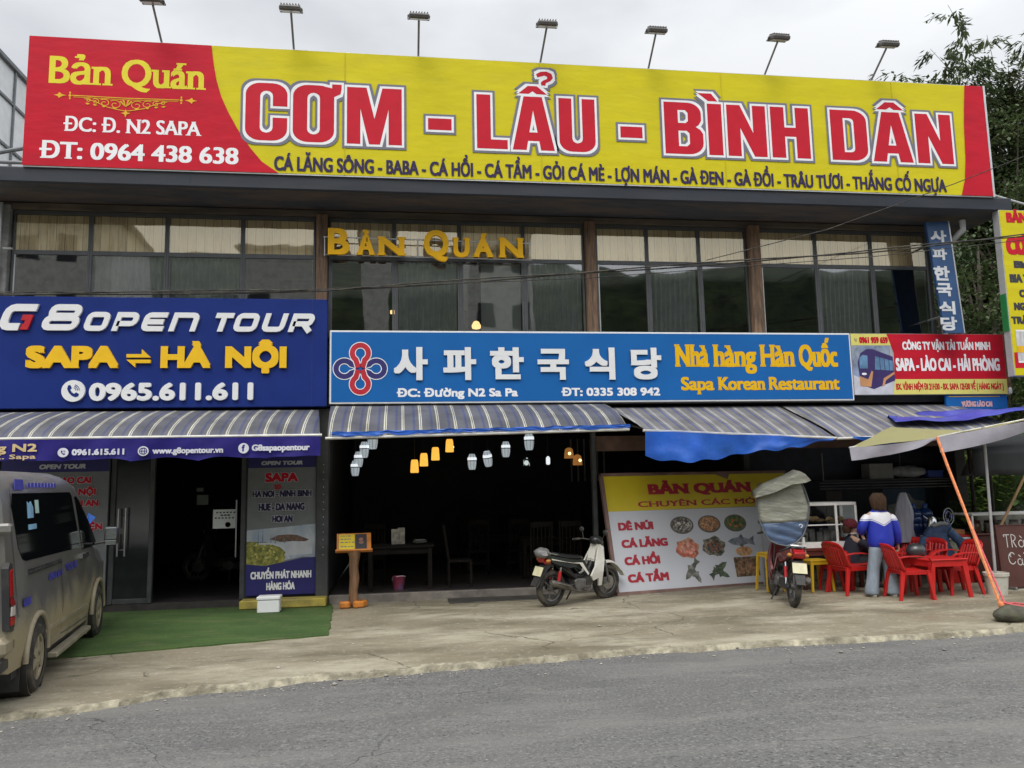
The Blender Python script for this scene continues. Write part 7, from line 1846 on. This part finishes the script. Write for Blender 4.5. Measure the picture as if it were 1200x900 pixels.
chalk([[(.1,0),(.1,1)]+cv(.15,.75,.35,.25,90,-90)+[(.1,.5)], [(-.05,.9),(.1,1)]], .20, -.09, .38)
chalk([[(0,1),(0,0)], [(0,.4)]+cv(.17,.35,.17,.2,150,0,5)+[(.34,0)]], .20, .05, .38)
chalk([[(.05,.3),(.4,.35)]+cv(.22,.3,.2,.28,10,320,9), [(.08,.7),(.22,.85),(.36,.7)]], .18, .15, .38)
# canopy: pale fabric square with low corners, blue tarp thrown over it, pole, guy ropes, stone
m_can = mat("cream_canopy_cloth", (.30,.28,.125), .7, var=.12, scale=2, dirt=(.22,.20,.10), damt=.6, dscale=2)
m_canw = mat("white_valance_cloth", (.30,.285,.325), .7, var=.12, dirt=(.25,.24,.25), damt=.5)
cn = thing("market_canopy", "sagging cream fabric canopy with a pale valance, guyed to the mossy stone", "canopy", (9.1, -2.3, 0))
CA, CB, CC, CDd, CM = Vector((6.98,-1.95,2.34)), Vector((8.03,-2.6,2.45)), Vector((11.3,-2.9,3.02)), Vector((9.2,-.4,2.58)), Vector((9.3,-1.6,2.60))
CL = Vector((8.05,-1.45,2.70))
mb = MB()
def tri_patch(P, Q, T, n=10, sag=.06):
    vs = []; ix = {}
    for i in range(n+1):
        for j in range(n+1-i):
            a, b = i/n, j/n; c = 1-a-b
            p = P*c+Q*a+T*b
            p = p - Vector((0,0,sag*4*(a*c+b*c*.5+a*b*.5)*.5)) + Vector((0,0,.02*noise.noise(p*2)))
            ix[(i,j)] = len(vs); vs.append(tuple(p))
    fs = []
    for i in range(n):
        for j in range(n-i):
            fs.append((ix[(i,j)], ix[(i+1,j)], ix[(i,j+1)]))
            if i+j < n-1: fs.append((ix[(i+1,j)], ix[(i+1,j+1)], ix[(i,j+1)]))
    mb.add(vs, fs)
tri_patch(CA, CB, CL, 10, .03); tri_patch(CB, CM, CL, 10, .03); tri_patch(CB, CC, CM, 10, .03); tri_patch(CL, CM, CDd); tri_patch(CA, CL, CDd)
mb.build("canopy", m_can, cn, w=True, smooth=60)
for A, B_, dr, nm in ((CA, CB, (.21,.10), "a"), (CB, CC, (.24,.20), "b")):
    mb = MB()
    mb.grid(lambda u, v, A=A, B_=B_, dr=dr: tuple(A+(B_-A)*u + Vector((.015*math.sin(u*17)*v, -.012-.04*math.sin(u*9+v)*v, -.06*4*u*(1-u)*.5*.9 - v*(dr[0]+(dr[1]-dr[0])*u)*(1-.55*math.exp(-((u-(.95 if nm == 'a' else .55))/.16)**2)) + .004))), 40, 6)
    mb.build("valance", m_canw, cn, w=True, smooth=60)
MB().tube([CB, CM, CDd], .018, 6).tube([CA, CM], .014, 6).tube([CC, CM], .014, 6).build("rib", m_bar, cn, w=True, smooth=50)
MB().tube([(9.02,-2.3,.1),(9.05,-2.3,2.62)], .022, 10).build("pole", mat("grey_pole", (.42,.42,.42), .4, .4), cn, w=True, smooth=50)
mb = MB()
mb.grid(lambda u, v: tuple((Vector((8.15,-1.42,2.76))*(1-u)+Vector((11.2,-1.40,2.96))*u)*(1-v)+(Vector((8.45,-.7,2.92))*(1-u)+Vector((11.6,-.2,3.10))*u)*v + Vector((0,0,.02-.07*math.exp(-((u-.30)/.18)**2)*(1-v)+.05*noise.noise((u*6, v*4, 1))+.03*math.sin(u*9+v*4)))), 34, 14)
tag(mb.build("tarp_sheet", mat("violet_blue_tarp", (.035,.045,.36), .4, var=.3, scale=2, bump=.4, bscale=8, dirt=(.10,.13,.50), damt=.8, dscale=1.5), smooth=70, solid=.01), "crumpled violet-blue tarp thrown over the cream canopy", "tarp")
t = thing("bucket", "dirty white plastic bucket weighting the canopy pole's foot", "bucket", (9.03, -2.3, GZ))
MB().lathe([(.001,0),(.14,0),(.165,.28),(.18,.285),(.182,.33),(.172,.335),(.165,.30),(.15,.26),(.001,.26)], n=24).build("body", mat("dirty_white_plastic", (.50,.48,.42), .6, var=.15, dirt=(.28,.25,.19), damt=.7, dscale=6), t, smooth=40)
m_mossr = mat("mossy_stone", (.085,.08,.06), .9, var=.4, scale=6, bump=1.0, bscale=14, dirt=(.06,.085,.02), damt=.9, dscale=5)
mb = MB(); mb.sphere((0,0,.09), (.27,.17,.115), 22, 14)
mb.v = [tuple(Vector(p)*(1+.16*noise.noise(Vector(p)*5)+.06*noise.noise(Vector(p)*16))) for p in mb.v]
o = mb.build("stone", m_mossr, smooth=60); o.location = (7.62, -4.32, GZ-.01); o.rotation_euler = (0,0,.1); tag(o, "rough mossy stone anchoring the orange guy rope on the pavement edge", "stone")
gr = thing("guy_rope", "orange and pink guy ropes running from the canopy corner down to the stone", "rope", (7.62, -4.2, GZ))
E_ = Vector((7.58,-4.18,.16))
def rope(pts, r_, m): MB().tube([tuple(p) for p in pts], r_, 6).build("strand", m, gr, w=True, smooth=50)
m_or = mat("orange_rope", (.62,.20,.07), .7, var=.3, scale=30); m_pk = mat("pink_rope", (.55,.09,.10), .7, var=.3, scale=30); m_tan = mat("tan_rope", (.50,.34,.16), .7, var=.3)
ms_ = CB+(E_-CB)*.42
rope([CB, CB+(E_-CB)*.2+Vector((0,0,-.02)), ms_, E_+Vector((-.02,0,.05))], .021, m_or)
rope([ms_, ms_+(E_-ms_)*.5+Vector((.03,0,.0)), E_+Vector((.06,.02,.06))], .014, m_pk)
rope([ms_, ms_+(E_-ms_)*.5+Vector((-.02,0,.0)), E_+Vector((.0,.0,.03))], .013, m_tan)
rope([E_+Vector((.0,-.02,.1)), E_+Vector((.1,-.1,.07)), E_+Vector((.2,-.18,.06)), E_+Vector((.26,-.20,-.05))], .016, m_pk)
rope([E_+Vector((.05,.0,.09)), E_+Vector((.22,-.02,.08)), E_+Vector((.36,.02,.05)), E_+Vector((.55,.0,-.05))], .013, m_pk)
MB().sphere(tuple(E_+Vector((0,0,.06))), (.05,.04,.05), 8, 6).build("knot", m_or, gr, w=True, smooth=60)
# dark second canopy and folded parasol behind, posts, bamboo prop
t = thing("dark_canopy", "dark tarpaulin canopy behind the cream one, on thin posts", "canopy", (11.5, .2, 0))
MB().grid(lambda u, v: (9.9+4.5*u, -.9+2.6*v, 2.42+.35*v-.25*abs(u-.5)), 20, 8).build("canopy", mat("dark_tarp", (.018,.02,.022), .7, var=.2), t, w=True, smooth=60, solid=.01)
MB().grid(lambda u, v: (9.9+4.5*u, -.91, 2.42-.25*abs(u-.5)-.48*v+.03*math.sin(u*20)*v), 24, 4).build("valance", mat("dark_tarp", (.018,.02,.022)), t, w=True, smooth=60, solid=.008)
for x, y in ((10.55,0.0),(10.97,.05),(13.9,.2)): MB().tube([(x,y,0),(x,y,2.35)], .035, 8).build("post", mat("dark_brown_post", (.03,.02,.016), .7), t, w=True, smooth=50)
o = MB().tube([(9.75,-1.55,.95),(10.5,-1.6,2.15)], .022, 8).build("bamboo_prop", mat("bamboo_tan", (.30,.19,.09), .6, var=.25), smooth=50); tag(o, "slanted tan bamboo prop above the chalkboard", "pole")
t = thing("folded_parasol", "grey folded parasol hanging under the dark canopy", "parasol", (10.78, .1, 1.85))
MB().lathe([(.30,0),(.28,.06),(.16,.28),(.03,.48)], n=16).build("cover", mat("grey_parasol", (.16,.155,.15), .8, var=.2, bump=.4, bscale=10), t, smooth=50)
MB().tube([(0,0,.4),(0,0,.62)], .018, 6).build("pole", m_steel, t)

# ------------------------------------------------------------------ people
def hand_joints(J, E, pre, w, d, up, curl=.4, side=1, s=1.0):
    """palm, four fingers and a thumb rooted at wrist joint w, pointing along d; up = back of the hand"""
    w = Vector(w); d = Vector(d).normalized(); up = Vector(up); up = (up - d*up.dot(d)).normalized(); l = d.cross(up)*side
    J[pre+'palm'] = (tuple(w+d*.055*s), (.026*s, .017*s)); E.append((pre+'wrist', pre+'palm'))
    for k, (o_, ln) in enumerate(((-.027,.062),(-.009,.072),(.009,.066),(.026,.052))):
        b = w+d*.085*s+l*o_*s; m_ = b+(d*math.cos(curl)-up*math.sin(curl))*ln*.55*s; e = m_+(d*math.cos(curl*2.2)-up*math.sin(curl*2.2))*ln*.5*s
        J[pre+'f%da' % k] = (tuple(b), .0095*s); J[pre+'f%db' % k] = (tuple(m_), .0085*s); J[pre+'f%dc' % k] = (tuple(e), .007*s)
        E += [(pre+'palm', pre+'f%da' % k), (pre+'f%da' % k, pre+'f%db' % k), (pre+'f%db' % k, pre+'f%dc' % k)]
    b = w+d*.035*s-l*.036*s; e = b+(d*.8-l*.5-up*.3).normalized()*.05*s
    J[pre+'ta'] = (tuple(b), .011*s); J[pre+'tb'] = (tuple(e), .0085*s); E += [(pre+'palm', pre+'ta'), (pre+'ta', pre+'tb')]
def head_joints(J, E, neck, fwd, s=1.0):
    n_ = Vector(neck); f = Vector(fwd).normalized(); u = Vector((0,0,1))
    J['skull_base'] = (tuple(n_+u*.09*s+f*.015), (.062*s,.062*s)); J['skull'] = (tuple(n_+u*.155*s+f*.01), (.078*s,.080*s)); J['crown'] = (tuple(n_+u*.215*s+f*.0), (.058*s,.060*s))
    J['jaw'] = (tuple(n_+u*.085*s+f*.065*s), (.036*s,.036*s)); J['nose'] = (tuple(n_+u*.135*s+f*.098*s), .014*s); J['nosetip'] = (tuple(n_+u*.118*s+f*.112*s), .010*s)
    E += [('neck','skull_base'),('skull_base','skull'),('skull','crown'),('skull_base','jaw'),('skull','nose'),('nose','nosetip')]
m_skin = mat("skin", (.42,.25,.17), .55, var=.08)
m_hair = mat("dark_brown_hair", (.050,.028,.016), .7, spec=.15, var=.5, scale=14, stretch=(6,6,.8), bump=.4, bscale=20)
m_jean = mat("pale_blue_denim", (.22,.26,.31), .85, var=.2, scale=5, bump=.5, bscale=10, stretch=(2,2,.7), dirt=(.30,.34,.38), damt=.5)
def jacket_mat():
    m = mat("blue_white_jacket", (.012,.026,.34), .5, var=.12, scale=4, bump=.5, bscale=7, stretch=(1.6,1.6,1))
    t = m.node_tree; b = t.nodes['Principled BSDF']; l = t.links.new; n = t.nodes.new
    src = b.inputs['Base Color'].links[0].from_socket
    tc = n("ShaderNodeTexCoord"); sx = n("ShaderNodeSeparateXYZ"); l(tc.outputs['Object'], sx.inputs[0])
    ab = n("ShaderNodeMath"); ab.operation = 'ABSOLUTE'; l(sx.outputs['X'], ab.inputs[0])
    ma = n("ShaderNodeMath"); ma.operation = 'MULTIPLY_ADD'; ma.inputs[1].default_value = -.55; mnn = n("ShaderNodeMath"); mnn.operation = "MINIMUM"; mnn.inputs[1].default_value = .15; l(ab.outputs[0], mnn.inputs[0]); l(mnn.outputs[0], ma.inputs[0]); l(sx.outputs['Z'], ma.inputs[2])
    rp_ = n("ShaderNodeValToRGB"); rp_.color_ramp.interpolation = 'CONSTANT'; e = rp_.color_ramp.elements
    e[0].position = 0; e[0].color = (0,0,0,1); e[1].position = .50; e[1].color = (1,1,1,1)
    for p, c in ((.525, 0), (.545, 1), (.99, 1)):
        k = e.new(p); k.color = (c, c, c, 1)
    mr = n("ShaderNodeMapRange"); mr.inputs['From Min'].default_value = .84; mr.inputs['From Max'].default_value = 1.30
    l(ma.outputs[0], mr.inputs['Value']); l(mr.outputs[0], rp_.inputs[0])
    mm = n("ShaderNodeMix"); mm.data_type = 'RGBA'; mm.inputs['B'].default_value = (.60,.60,.62,1); l(rp_.outputs[0], mm.inputs['Factor']); l(src, mm.inputs['A']); l(mm.outputs['Result'], b.inputs['Base Color'])
    return m
p1 = thing("person", "person standing with back turned in a blue and white jacket and pale jeans", "person", (7.36, -2.0, GZ), R(-6))
J = {'pelvis': ((0,0,.80), (.12,.10)), 'belly': ((0,0,.95), (.11,.085)), 'chest': ((0,0,1.14), (.13,.09)), 'upper': ((0,-.01,1.25), (.10,.07)), 'neck': ((0,0,1.32), .045)}
E = [('pelvis','belly'),('belly','chest'),('chest','upper'),('upper','neck')]
head_joints(J, E, (0,.005,1.31), (0,1,-.1), .98)
for s, sd in ((-1,'l'), (1,'r')):
    el, wr = ((-.30,.0,1.02), (-.16,.20,.98)) if s < 0 else ((.245,-.02,1.0), (.29,.04,.79))
    J[sd+'shoulder'] = ((s*.165,0,1.235), .055); J[sd+'elbow'] = (el, .036); J[sd+'wrist'] = (wr, .025)
    J[sd+'hip'] = ((s*.085,0,.76), .085); J[sd+'knee'] = ((s*(.10 if s > 0 else .12),.02,.42), .055); J[sd+'ankle'] = ((s*.10+(-.06 if s < 0 else 0),-.01,.07), .035); J[sd+'toe'] = ((s*.12+(-.06 if s < 0 else 0),.13,.03), .03)
    E += [('upper',sd+'shoulder'),(sd+'shoulder',sd+'elbow'),(sd+'elbow',sd+'wrist'),('pelvis',sd+'hip'),(sd+'hip',sd+'knee'),(sd+'knee',sd+'ankle'),(sd+'ankle',sd+'toe')]
hand_joints(J, E, 'l', J['lwrist'][0], (.6,.75,0), (0,0,1), .5, 1)
hand_joints(J, E, 'r', J['rwrist'][0], (.08,.18,-1), (1,0,0), .5, 1)
skin_mesh("body", J, E, m_skin, p1, root='pelvis')
mb = MB()
def ell(cx_, cy_, z, rx, ry, n=24, j=0.0, sd=0): return [(cx_+rx*math.cos(2*math.pi*k/n)*(1+j*noise.noise((k*.7, z*9, sd))), cy_+ry*math.sin(2*math.pi*k/n)*(1+j*noise.noise((k*.6, z*8, sd+3))), z) for k in range(n)]
mb.loft([ell(0,0,z,rx,ry,28,j,1) for z, rx, ry, j in ((.735,.165,.125,.02),(.75,.185,.145,.02),(.80,.20,.165,.06),(.88,.205,.165,.06),(.98,.20,.155,.05),(1.08,.20,.15,.04),(1.16,.20,.14,.02),(1.22,.195,.125,.01),(1.27,.165,.105,0),(1.30,.11,.085,0),(1.325,.075,.07,0),(1.36,.07,.066,0),(1.365,.055,.05,0))])
mb.tube([(-.16,0,1.235),(-.235,-.02,1.16),(-.30,-.02,1.03),(-.29,.04,.985),(-.20,.17,.975),(-.165,.20,.975)], [.068,.074,.072,.068,.056,.042], 14)
mb.tube([(.16,0,1.235),(.215,-.01,1.16),(.25,-.025,1.0),(.275,.01,.88),(.288,.035,.81),(.29,.04,.79)], [.068,.074,.070,.064,.056,.044], 14)
mb.build("jacket", jacket_mat(), p1, smooth=70, subsurf=1)
MB().loft([ell(0,-.005,1.285,.135,.098,24), ell(0,-.005,1.31,.105,.088,24), ell(0,-.004,1.345,.085,.078,24), ell(0,-.004,1.36,.08,.074,24), ell(0,-.004,1.345,.07,.065,24)]).build("collar", mat("royal_blue_cloth", (.012,.026,.34), .5, var=.1), p1, smooth=60)
mb = MB()
for s in (-1, 1):
    kx = s*.115-(.03 if s < 0 else 0); ax = s*.125-(.07 if s < 0 else 0)
    mb.loft([ell(s*.055,0,.80,.125,.13,20), ell(s*.075,0,.70,.115,.125,20,.03), ell(s*.09-(.01 if s<0 else 0),.01,.56,.10,.11,20,.05), ell(kx,.02,.42,.088,.095,20,.06), ell(kx-.01*(s<0),.01,.28,.090,.098,20,.07), ell(ax,.0,.14,.098,.11,20,.08), ell(ax,.01,.05,.105,.125,20,.08), ell(ax,.01,.028,.10,.12,20,.05)])
mb.build("jeans", m_jean, p1, smooth=70, subsurf=1)
for s in (-1, 1):
    ax = s*.125-(.07 if s < 0 else 0)
    mb = MB().loft([ell(ax,.02+.0,.0,.05,.13,14), ell(ax,.02,.03,.054,.135,14), ell(ax,.02,.06,.045,.115,14), ell(ax,-.01,.09,.038,.06,14)]); mb.build("shoe", mat("grey_shoe", (.30,.27,.22), .7, var=.2), p1, smooth=60)
# hair: long, falling to the collar
mb = MB(); mb.loft([ell(0,-.055,1.33,.05,.03,20), ell(0,-.05,1.37,.085,.055,20,.06,4), ell(0,-.03,1.42,.092,.078,20,.05,4), ell(0,-.012,1.47,.096,.095,20,.04,4), ell(0,-.005,1.515,.092,.095,20,.03,4), ell(0,.0,1.55,.072,.075,20), ell(0,.0,1.572,.04,.04,20), ell(0,0,1.578,.01,.01,20)])
for k in range(110):
    a = math.pi*(1.05+.9*((k*37) % 110)/110) if k % 4 else math.pi*(.9+1.2*((k*53) % 110)/110)
    r1 = .097+.004*((k*7) % 5); e_ = 1.30+.05*((k*13) % 7)/7
    mb.tube([(r1*.55*math.cos(a), r1*.5*math.sin(a), 1.570), (r1*math.cos(a), r1*.98*math.sin(a), 1.50), (r1*1.02*math.cos(a)*.98, r1*.9*math.sin(a)-.012, 1.42), (r1*.9*math.cos(a+.08*math.sin(k)), r1*.85*math.sin(a)-.028, e_)], [.010,.013,.012,.003], 5)
mb.build("hair", m_hair, p1, smooth=60)

p2 = thing("person", "person seated in profile in a maroon hat and dark coat, chin on hand", "person", (7.42, -1.0, GZ), R(-86))
J = {'pelvis': ((0,0,.40), (.12,.10)), 'belly': ((0,.0,.53), (.11,.09)), 'chest': ((0,.03,.70), (.13,.095)), 'upper': ((0,.05,.80), (.10,.075)), 'neck': ((0,.075,.865), .044)}
E = [('pelvis','belly'),('belly','chest'),('chest','upper'),('upper','neck')]
head_joints(J, E, (0,.08,.85), (0,1,-.05), .98)
for s, sd in ((-1,'l'), (1,'r')):
    J[sd+'shoulder'] = ((s*.155,.05,.785), .055)
    if s > 0: J[sd+'elbow'] = ((.15,.27,.62), .038); J[sd+'wrist'] = ((.05,.235,.82), .026)
    else: J[sd+'elbow'] = ((-.20,.14,.56), .038); J[sd+'wrist'] = ((-.06,.30,.53), .026)
    J[sd+'hip'] = ((s*.09,.02,.40), .085); J[sd+'knee'] = ((s*.11,.42,.43), .06); J[sd+'ankle'] = ((s*.11,.40,.08), .036); J[sd+'toe'] = ((s*.12,.53,.035), .03)
    E += [('upper',sd+'shoulder'),(sd+'shoulder',sd+'elbow'),(sd+'elbow',sd+'wrist'),('pelvis',sd+'hip'),(sd+'hip',sd+'knee'),(sd+'knee',sd+'ankle'),(sd+'ankle',sd+'toe')]
hand_joints(J, E, 'r', J['rwrist'][0], (-.15,-.25,1), (0,1,.2), .7, 1)
hand_joints(J, E, 'l', J['lwrist'][0], (.7,.6,0), (0,0,1), .5, 1)
skin_mesh("body", J, E, m_skin, p2, root='pelvis')
m_coat = mat("dark_navy_coat", (.012,.014,.028), .8, var=.3, bump=.4, bscale=9)
mb = MB().loft([ell(0,.0,.33,.165,.14,22), ell(0,.0,.42,.185,.155,22,.04), ell(0,.01,.55,.175,.145,22,.05), ell(0,.03,.68,.175,.135,22,.04), ell(0,.05,.77,.17,.115,22,.02), ell(0,.06,.82,.13,.09,22), ell(0,.07,.85,.075,.066,22), ell(0,.075,.885,.064,.06,22)])
mb.tube([(.15,.05,.785),(.185,.15,.71),(.155,.27,.62),(.11,.26,.70),(.055,.24,.80)], [.066,.068,.062,.054,.042], 12)
mb.tube([(-.15,.05,.785),(-.20,.09,.68),(-.20,.15,.565),(-.12,.25,.535),(-.07,.295,.53)], [.066,.068,.06,.052,.042], 12)
mb.build("coat", m_coat, p2, smooth=70, subsurf=1)
MB().torus((0,.075,.89), .060, .014, 'Z', 18, 8).build("collar", mat("pale_collar", (.45,.44,.42), .8), p2, smooth=60)
mb = MB()
for s in (-1, 1): mb.tube([(s*.08,-.02,.41),(s*.10,.22,.43),(s*.11,.42,.44),(s*.11,.43,.32),(s*.11,.41,.10)], [.10,.095,.082,.072,.062], 14)
mb.build("trousers", mat("black_trousers", (.014,.014,.016), .85, var=.2), p2, smooth=70)
for s in (-1, 1): MB().rbox(s*.115-.045, s*.115+.045, .33, .58, 0, .07, .03).build("shoe", m_blkpl, p2, smooth=60)
mb = MB().loft([ell(0,.045,.985,.092,.10,22,.03,6), ell(0,.055,1.005,.108,.118,22,.04,6), ell(0,.05,1.05,.112,.118,22,.05,6), ell(0,.045,1.10,.098,.10,22,.05,6), ell(0,.04,1.13,.06,.06,22), ell(0,.04,1.137,.01,.01,22)])
mb.build("hat", mat("maroon_knit", (.11,.012,.02), .9, var=.25, scale=30, bump=.6, bscale=60), p2, smooth=60)
mb = MB().tube([(.0,-.02,.90),(.0,-.025,.96),(.0,-.02,1.01)], [.055,.075,.07], 12); mb.build("hair", m_hair, p2, smooth=60)
for s in (-1, 1):
    MB().sphere((s*.032,.156,.998), (.012,.008,.007), 8, 6).build("eye", m_dark, p2, smooth=60)
MB().tube([(-.02,.158,.925),(0,.166,.924),(.02,.158,.925)], .006, 6).build("mouth", mat("lip", (.30,.10,.09), .6), p2, smooth=60)
# ------------------------------------------------------------------ overhead cables
def cable(label, pts, r_, strands=1):
    t = thing("cable", label, "cable", pts[0], group="overhead cables across the street front")
    P = [Vector(p) for p in pts]; full = []
    for a, b in zip(P, P[1:]):
        for k in range(8): full.append(a+(b-a)*(k/8))
    full.append(P[-1])
    for s in range(strands):
        mb = MB(); mb.tube([p+Vector((0, .02*math.sin(i*.4+s*3), .018*math.cos(i*.45+s*3.1))) if strands > 1 else p for i, p in enumerate(full)], r_, 5)
        mb.build("strand", m_rub, t, w=True, smooth=60)
cable("thick twisted black cable sagging across the blue signs and upper windows", [(-30,-3,5.9),(-14,-3,4.75),(-5.02,-3,4.40),(-1,-3,4.50),(2.62,-3,4.81),(6.64,-3,5.17),(9.49,-3,5.51),(16,-3,6.4),(30,-3,9)], .011, 2)
cable("thin cable rising steeply from the upper windows past the banner's red end", [(4.36,-3,5.02),(6.25,-3,5.52),(8.4,-3,6.3),(9.62,-3,6.78),(14,-3,8.6),(22,-3,12.5)], .007)
cable("thin double cable crossing the last upper windows towards the yellow board", [(-30,-3.2,5.6),(-8,-3.2,4.35),(-2,-3.2,4.42),(2.6,-3.2,4.68),(6.8,-3.2,5.06),(9.4,-3.2,5.38),(16,-3.2,6.0),(30,-3.2,7.8)], .006)
t = thing("roof_pole", "thin white metal pole slanting away behind the banner's right end", "pole", (11, -.6, 7))
MB().tube([(10.6,-.5,7.35),(11.2,-.5,7.12),(13.5,-.5,6.55)], .022, 6).build("tube", m_alu, t, w=True, smooth=50)
MB().tube([(10.6,-.4,7.02),(11.1,-.4,7.02)], .03, 6).build("stub", m_alu, t, w=True, smooth=50)

# ------------------------------------------------------------------ hillside and trees at the right
mb = MB()
mb.grid(lambda u, v: (12.5+70*u, 9+60*v, -.3+(3+26*v)*min(1, max(0, (12.5+70*u-13+30*v)/22))+1.5*noise.noise((u*8, v*8, 3))), 40, 30)
structure(mb.build("hillside", m_hill, smooth=60))
m_bark = mat("bark", (.075,.06,.045), .9, var=.4, bump=.6, bscale=12)
m_culm = mat("bamboo_culm", (.09,.10,.04), .6, var=.3)
def leafcard(mb, p, d, l_, w_):
    s = d.cross(Vector((0,0,1)))
    s = s.normalized()*w_ if s.length > 1e-4 else Vector((w_,0,0))
    mb.add([p, p+d*l_*.45+s, p+d*l_, p+d*l_*.45-s], [(0,1,2,3)])
def bamboo(label, x, y, z0, H, n_, seed, spread=1.6, lean=(0,0)):
    t = thing("bamboo_clump", label, "bamboo", (x, y, z0), group="trees behind the right end of the building"); rb = random.Random(seed)
    mc, ml = MB(), MB()
    for c in range(n_):
        a = rb.uniform(0, 6.28); b0 = Vector((.5*math.cos(a)*rb.random(), .5*math.sin(a)*rb.random(), 0))
        h = H*rb.uniform(.62, 1.0); out_ = spread*rb.uniform(.4, 1.2)
        dv = Vector((math.cos(a)+lean[0], math.sin(a)+lean[1], 0))
        pts = []
        for k in range(13):
            q_ = k/12
            pts.append(b0 + Vector((0,0,h*(q_-.16*max(0, q_-.75)**1.2*4))) + dv*out_*q_**2.4)
        mc.tube(pts, [.05*(1-.85*k/12) for k in range(13)], 5)
        for k in range(34):
            q_ = .30+.70*(k+rb.random())/34; i = min(11, int(q_*12)); f_ = q_*12-i
            p = pts[i]*(1-f_)+pts[i+1]*f_
            ba = rb.uniform(0, 6.28); bl = rb.uniform(.3, 1.0)*(1.15-q_*.6)*H/12
            e = p+Vector((math.cos(ba)*bl, math.sin(ba)*bl, -bl*.25))
            for m_ in range(24):
                g = rb.random()**.7; pp = p+(e-p)*g+Vector((rb.gauss(0,.09), rb.gauss(0,.09), rb.gauss(0,.09)))
                aa = ba+rb.uniform(-1, 1); d = Vector((math.cos(aa), math.sin(aa), rb.uniform(-1.4, .1))).normalized()
                leafcard(ml, pp, d, rb.uniform(.22, .44), rb.uniform(.035, .065))
    mc.build("culms", m_culm, t); ml.build("foliage", m_lfbam, t)
    return t
def tree(label, x, y, z0, H, cr, seed, m, nc=26, nl=170, leaf=.22):
    t = thing("broadleaf_tree", label, "tree", (x, y, z0), group="trees behind the right end of the building"); rb = random.Random(seed)
    mt, ml = MB(), MB()
    mt.tube([(0,0,-.3),(.1,0,H*.25),(-.05,.1,H*.5),(.05,0,H*.8)], [.22,.17,.12,.04], 8)
    for c in range(nc):
        while True:
            v = Vector((rb.uniform(-1,1), rb.uniform(-1,1), rb.uniform(-1,1)))
            if .25 < v.length < 1: break
        ctr = Vector((v.x*cr, v.y*cr, H*.58+v.z*H*.40)); r_ = cr*rb.uniform(.22, .42)
        mt.tube([(0,0,H*rb.uniform(.25,.55)), tuple(ctr*.6+Vector((0,0,H*.2))), tuple(ctr)], [.07,.04,.012], 5)
        for k in range(nl):
            w = Vector((rb.gauss(0,1), rb.gauss(0,1), rb.gauss(0,.75))).normalized()*r_*rb.random()**.4
            d = Vector((rb.uniform(-1,1), rb.uniform(-1,1), rb.uniform(-.9,.5))).normalized()
            leafcard(ml, ctr+w, d, leaf*rb.uniform(.6,1.3), leaf*rb.uniform(.2,.36))
    mt.build("trunk", m_bark, t); ml.build("foliage", m, t)
    return t
bamboo("tallest feathery bamboo clump, highest of the trees", 25.6, 15, 2.5, 21.0, 34, 1, 3.2)
bamboo("second tallest feathery bamboo clump, next to the tallest one", 23.4, 15.5, 2, 19.4, 30, 2, 2.0)
bamboo("thin bamboo clump just behind the banner's right end", 21.2, 15.0, 2, 18.6, 11, 3, 1.1)
bamboo("bamboo tip barely peeking over the banner left of its right end", 16.7, 15.0, 1, 18.6, 5, 4, .8)
tree("dense dark tree right behind the narrow upright sign", 17.6, 10.5, .5, 9.5, 2.6, 5, m_lfd)
tree("dense dark tree behind the yellow board", 20.5, 11.5, .8, 11.5, 3.2, 6, m_lfd, 30)
tree("dark tree standing in front of the two tallest bamboo clumps", 23.6, 13.5, 1, 15.5, 3.6, 7, m_lfd, 40, 200)
tree("tall mid-green tree uphill between the two tallest bamboo clumps", 24.8, 17.5, 2, 18.0, 3.6, 21, m_lfd, 46, 230, .26)
tree("mid-green tree uphill behind the second tallest bamboo clump", 22.9, 18.0, 2, 15.0, 3.0, 22, m_lfd, 40, 220, .26)
tree("tall dark tree standing uphill behind the others", 27.8, 19, 4, 17.5, 5.0, 8, m_lfd, 40, 200, .30)
tree("mid-green tree low beside the red bus sign", 15.4, 8.2, .2, 5.6, 1.9, 9, m_lfm, 24)
tree("mid-green bushy tree under the yellow board", 18.4, 8.6, .3, 5.2, 2.2, 10, m_lfm, 24)
tree("mid-green tree beyond the drinks cart", 22.0, 9.2, .3, 6.5, 2.6, 11, m_lfm, 24)
for i, (x, y, s) in enumerate(((13.3,4.6,1.0),(14.8,5.0,1.15),(16.5,5.2,1.1),(18.2,5.0,1.2))):
    leaf_plant("bush", ["bright yellow-green bush seen between the thin posts of the stall", "bright yellow-green bush behind the dark post", "bright yellow-green bush above the drinks cart", "bright yellow-green bush at the right edge behind the stall"][i], x, y, .1, 2.6*s, 900, m_lfb, 1.1*s, .24, 30+i, "bright bushes behind the stall")
tag(MB().box(11.6, 24, 4.0, 4.25, -.2, .95).build("garden_wall", mat("mossy_low_wall", (.13,.12,.10), .85, var=.4, dirt=(.05,.06,.03), damt=.7)), "low mossy wall in front of the bright bushes", "wall")
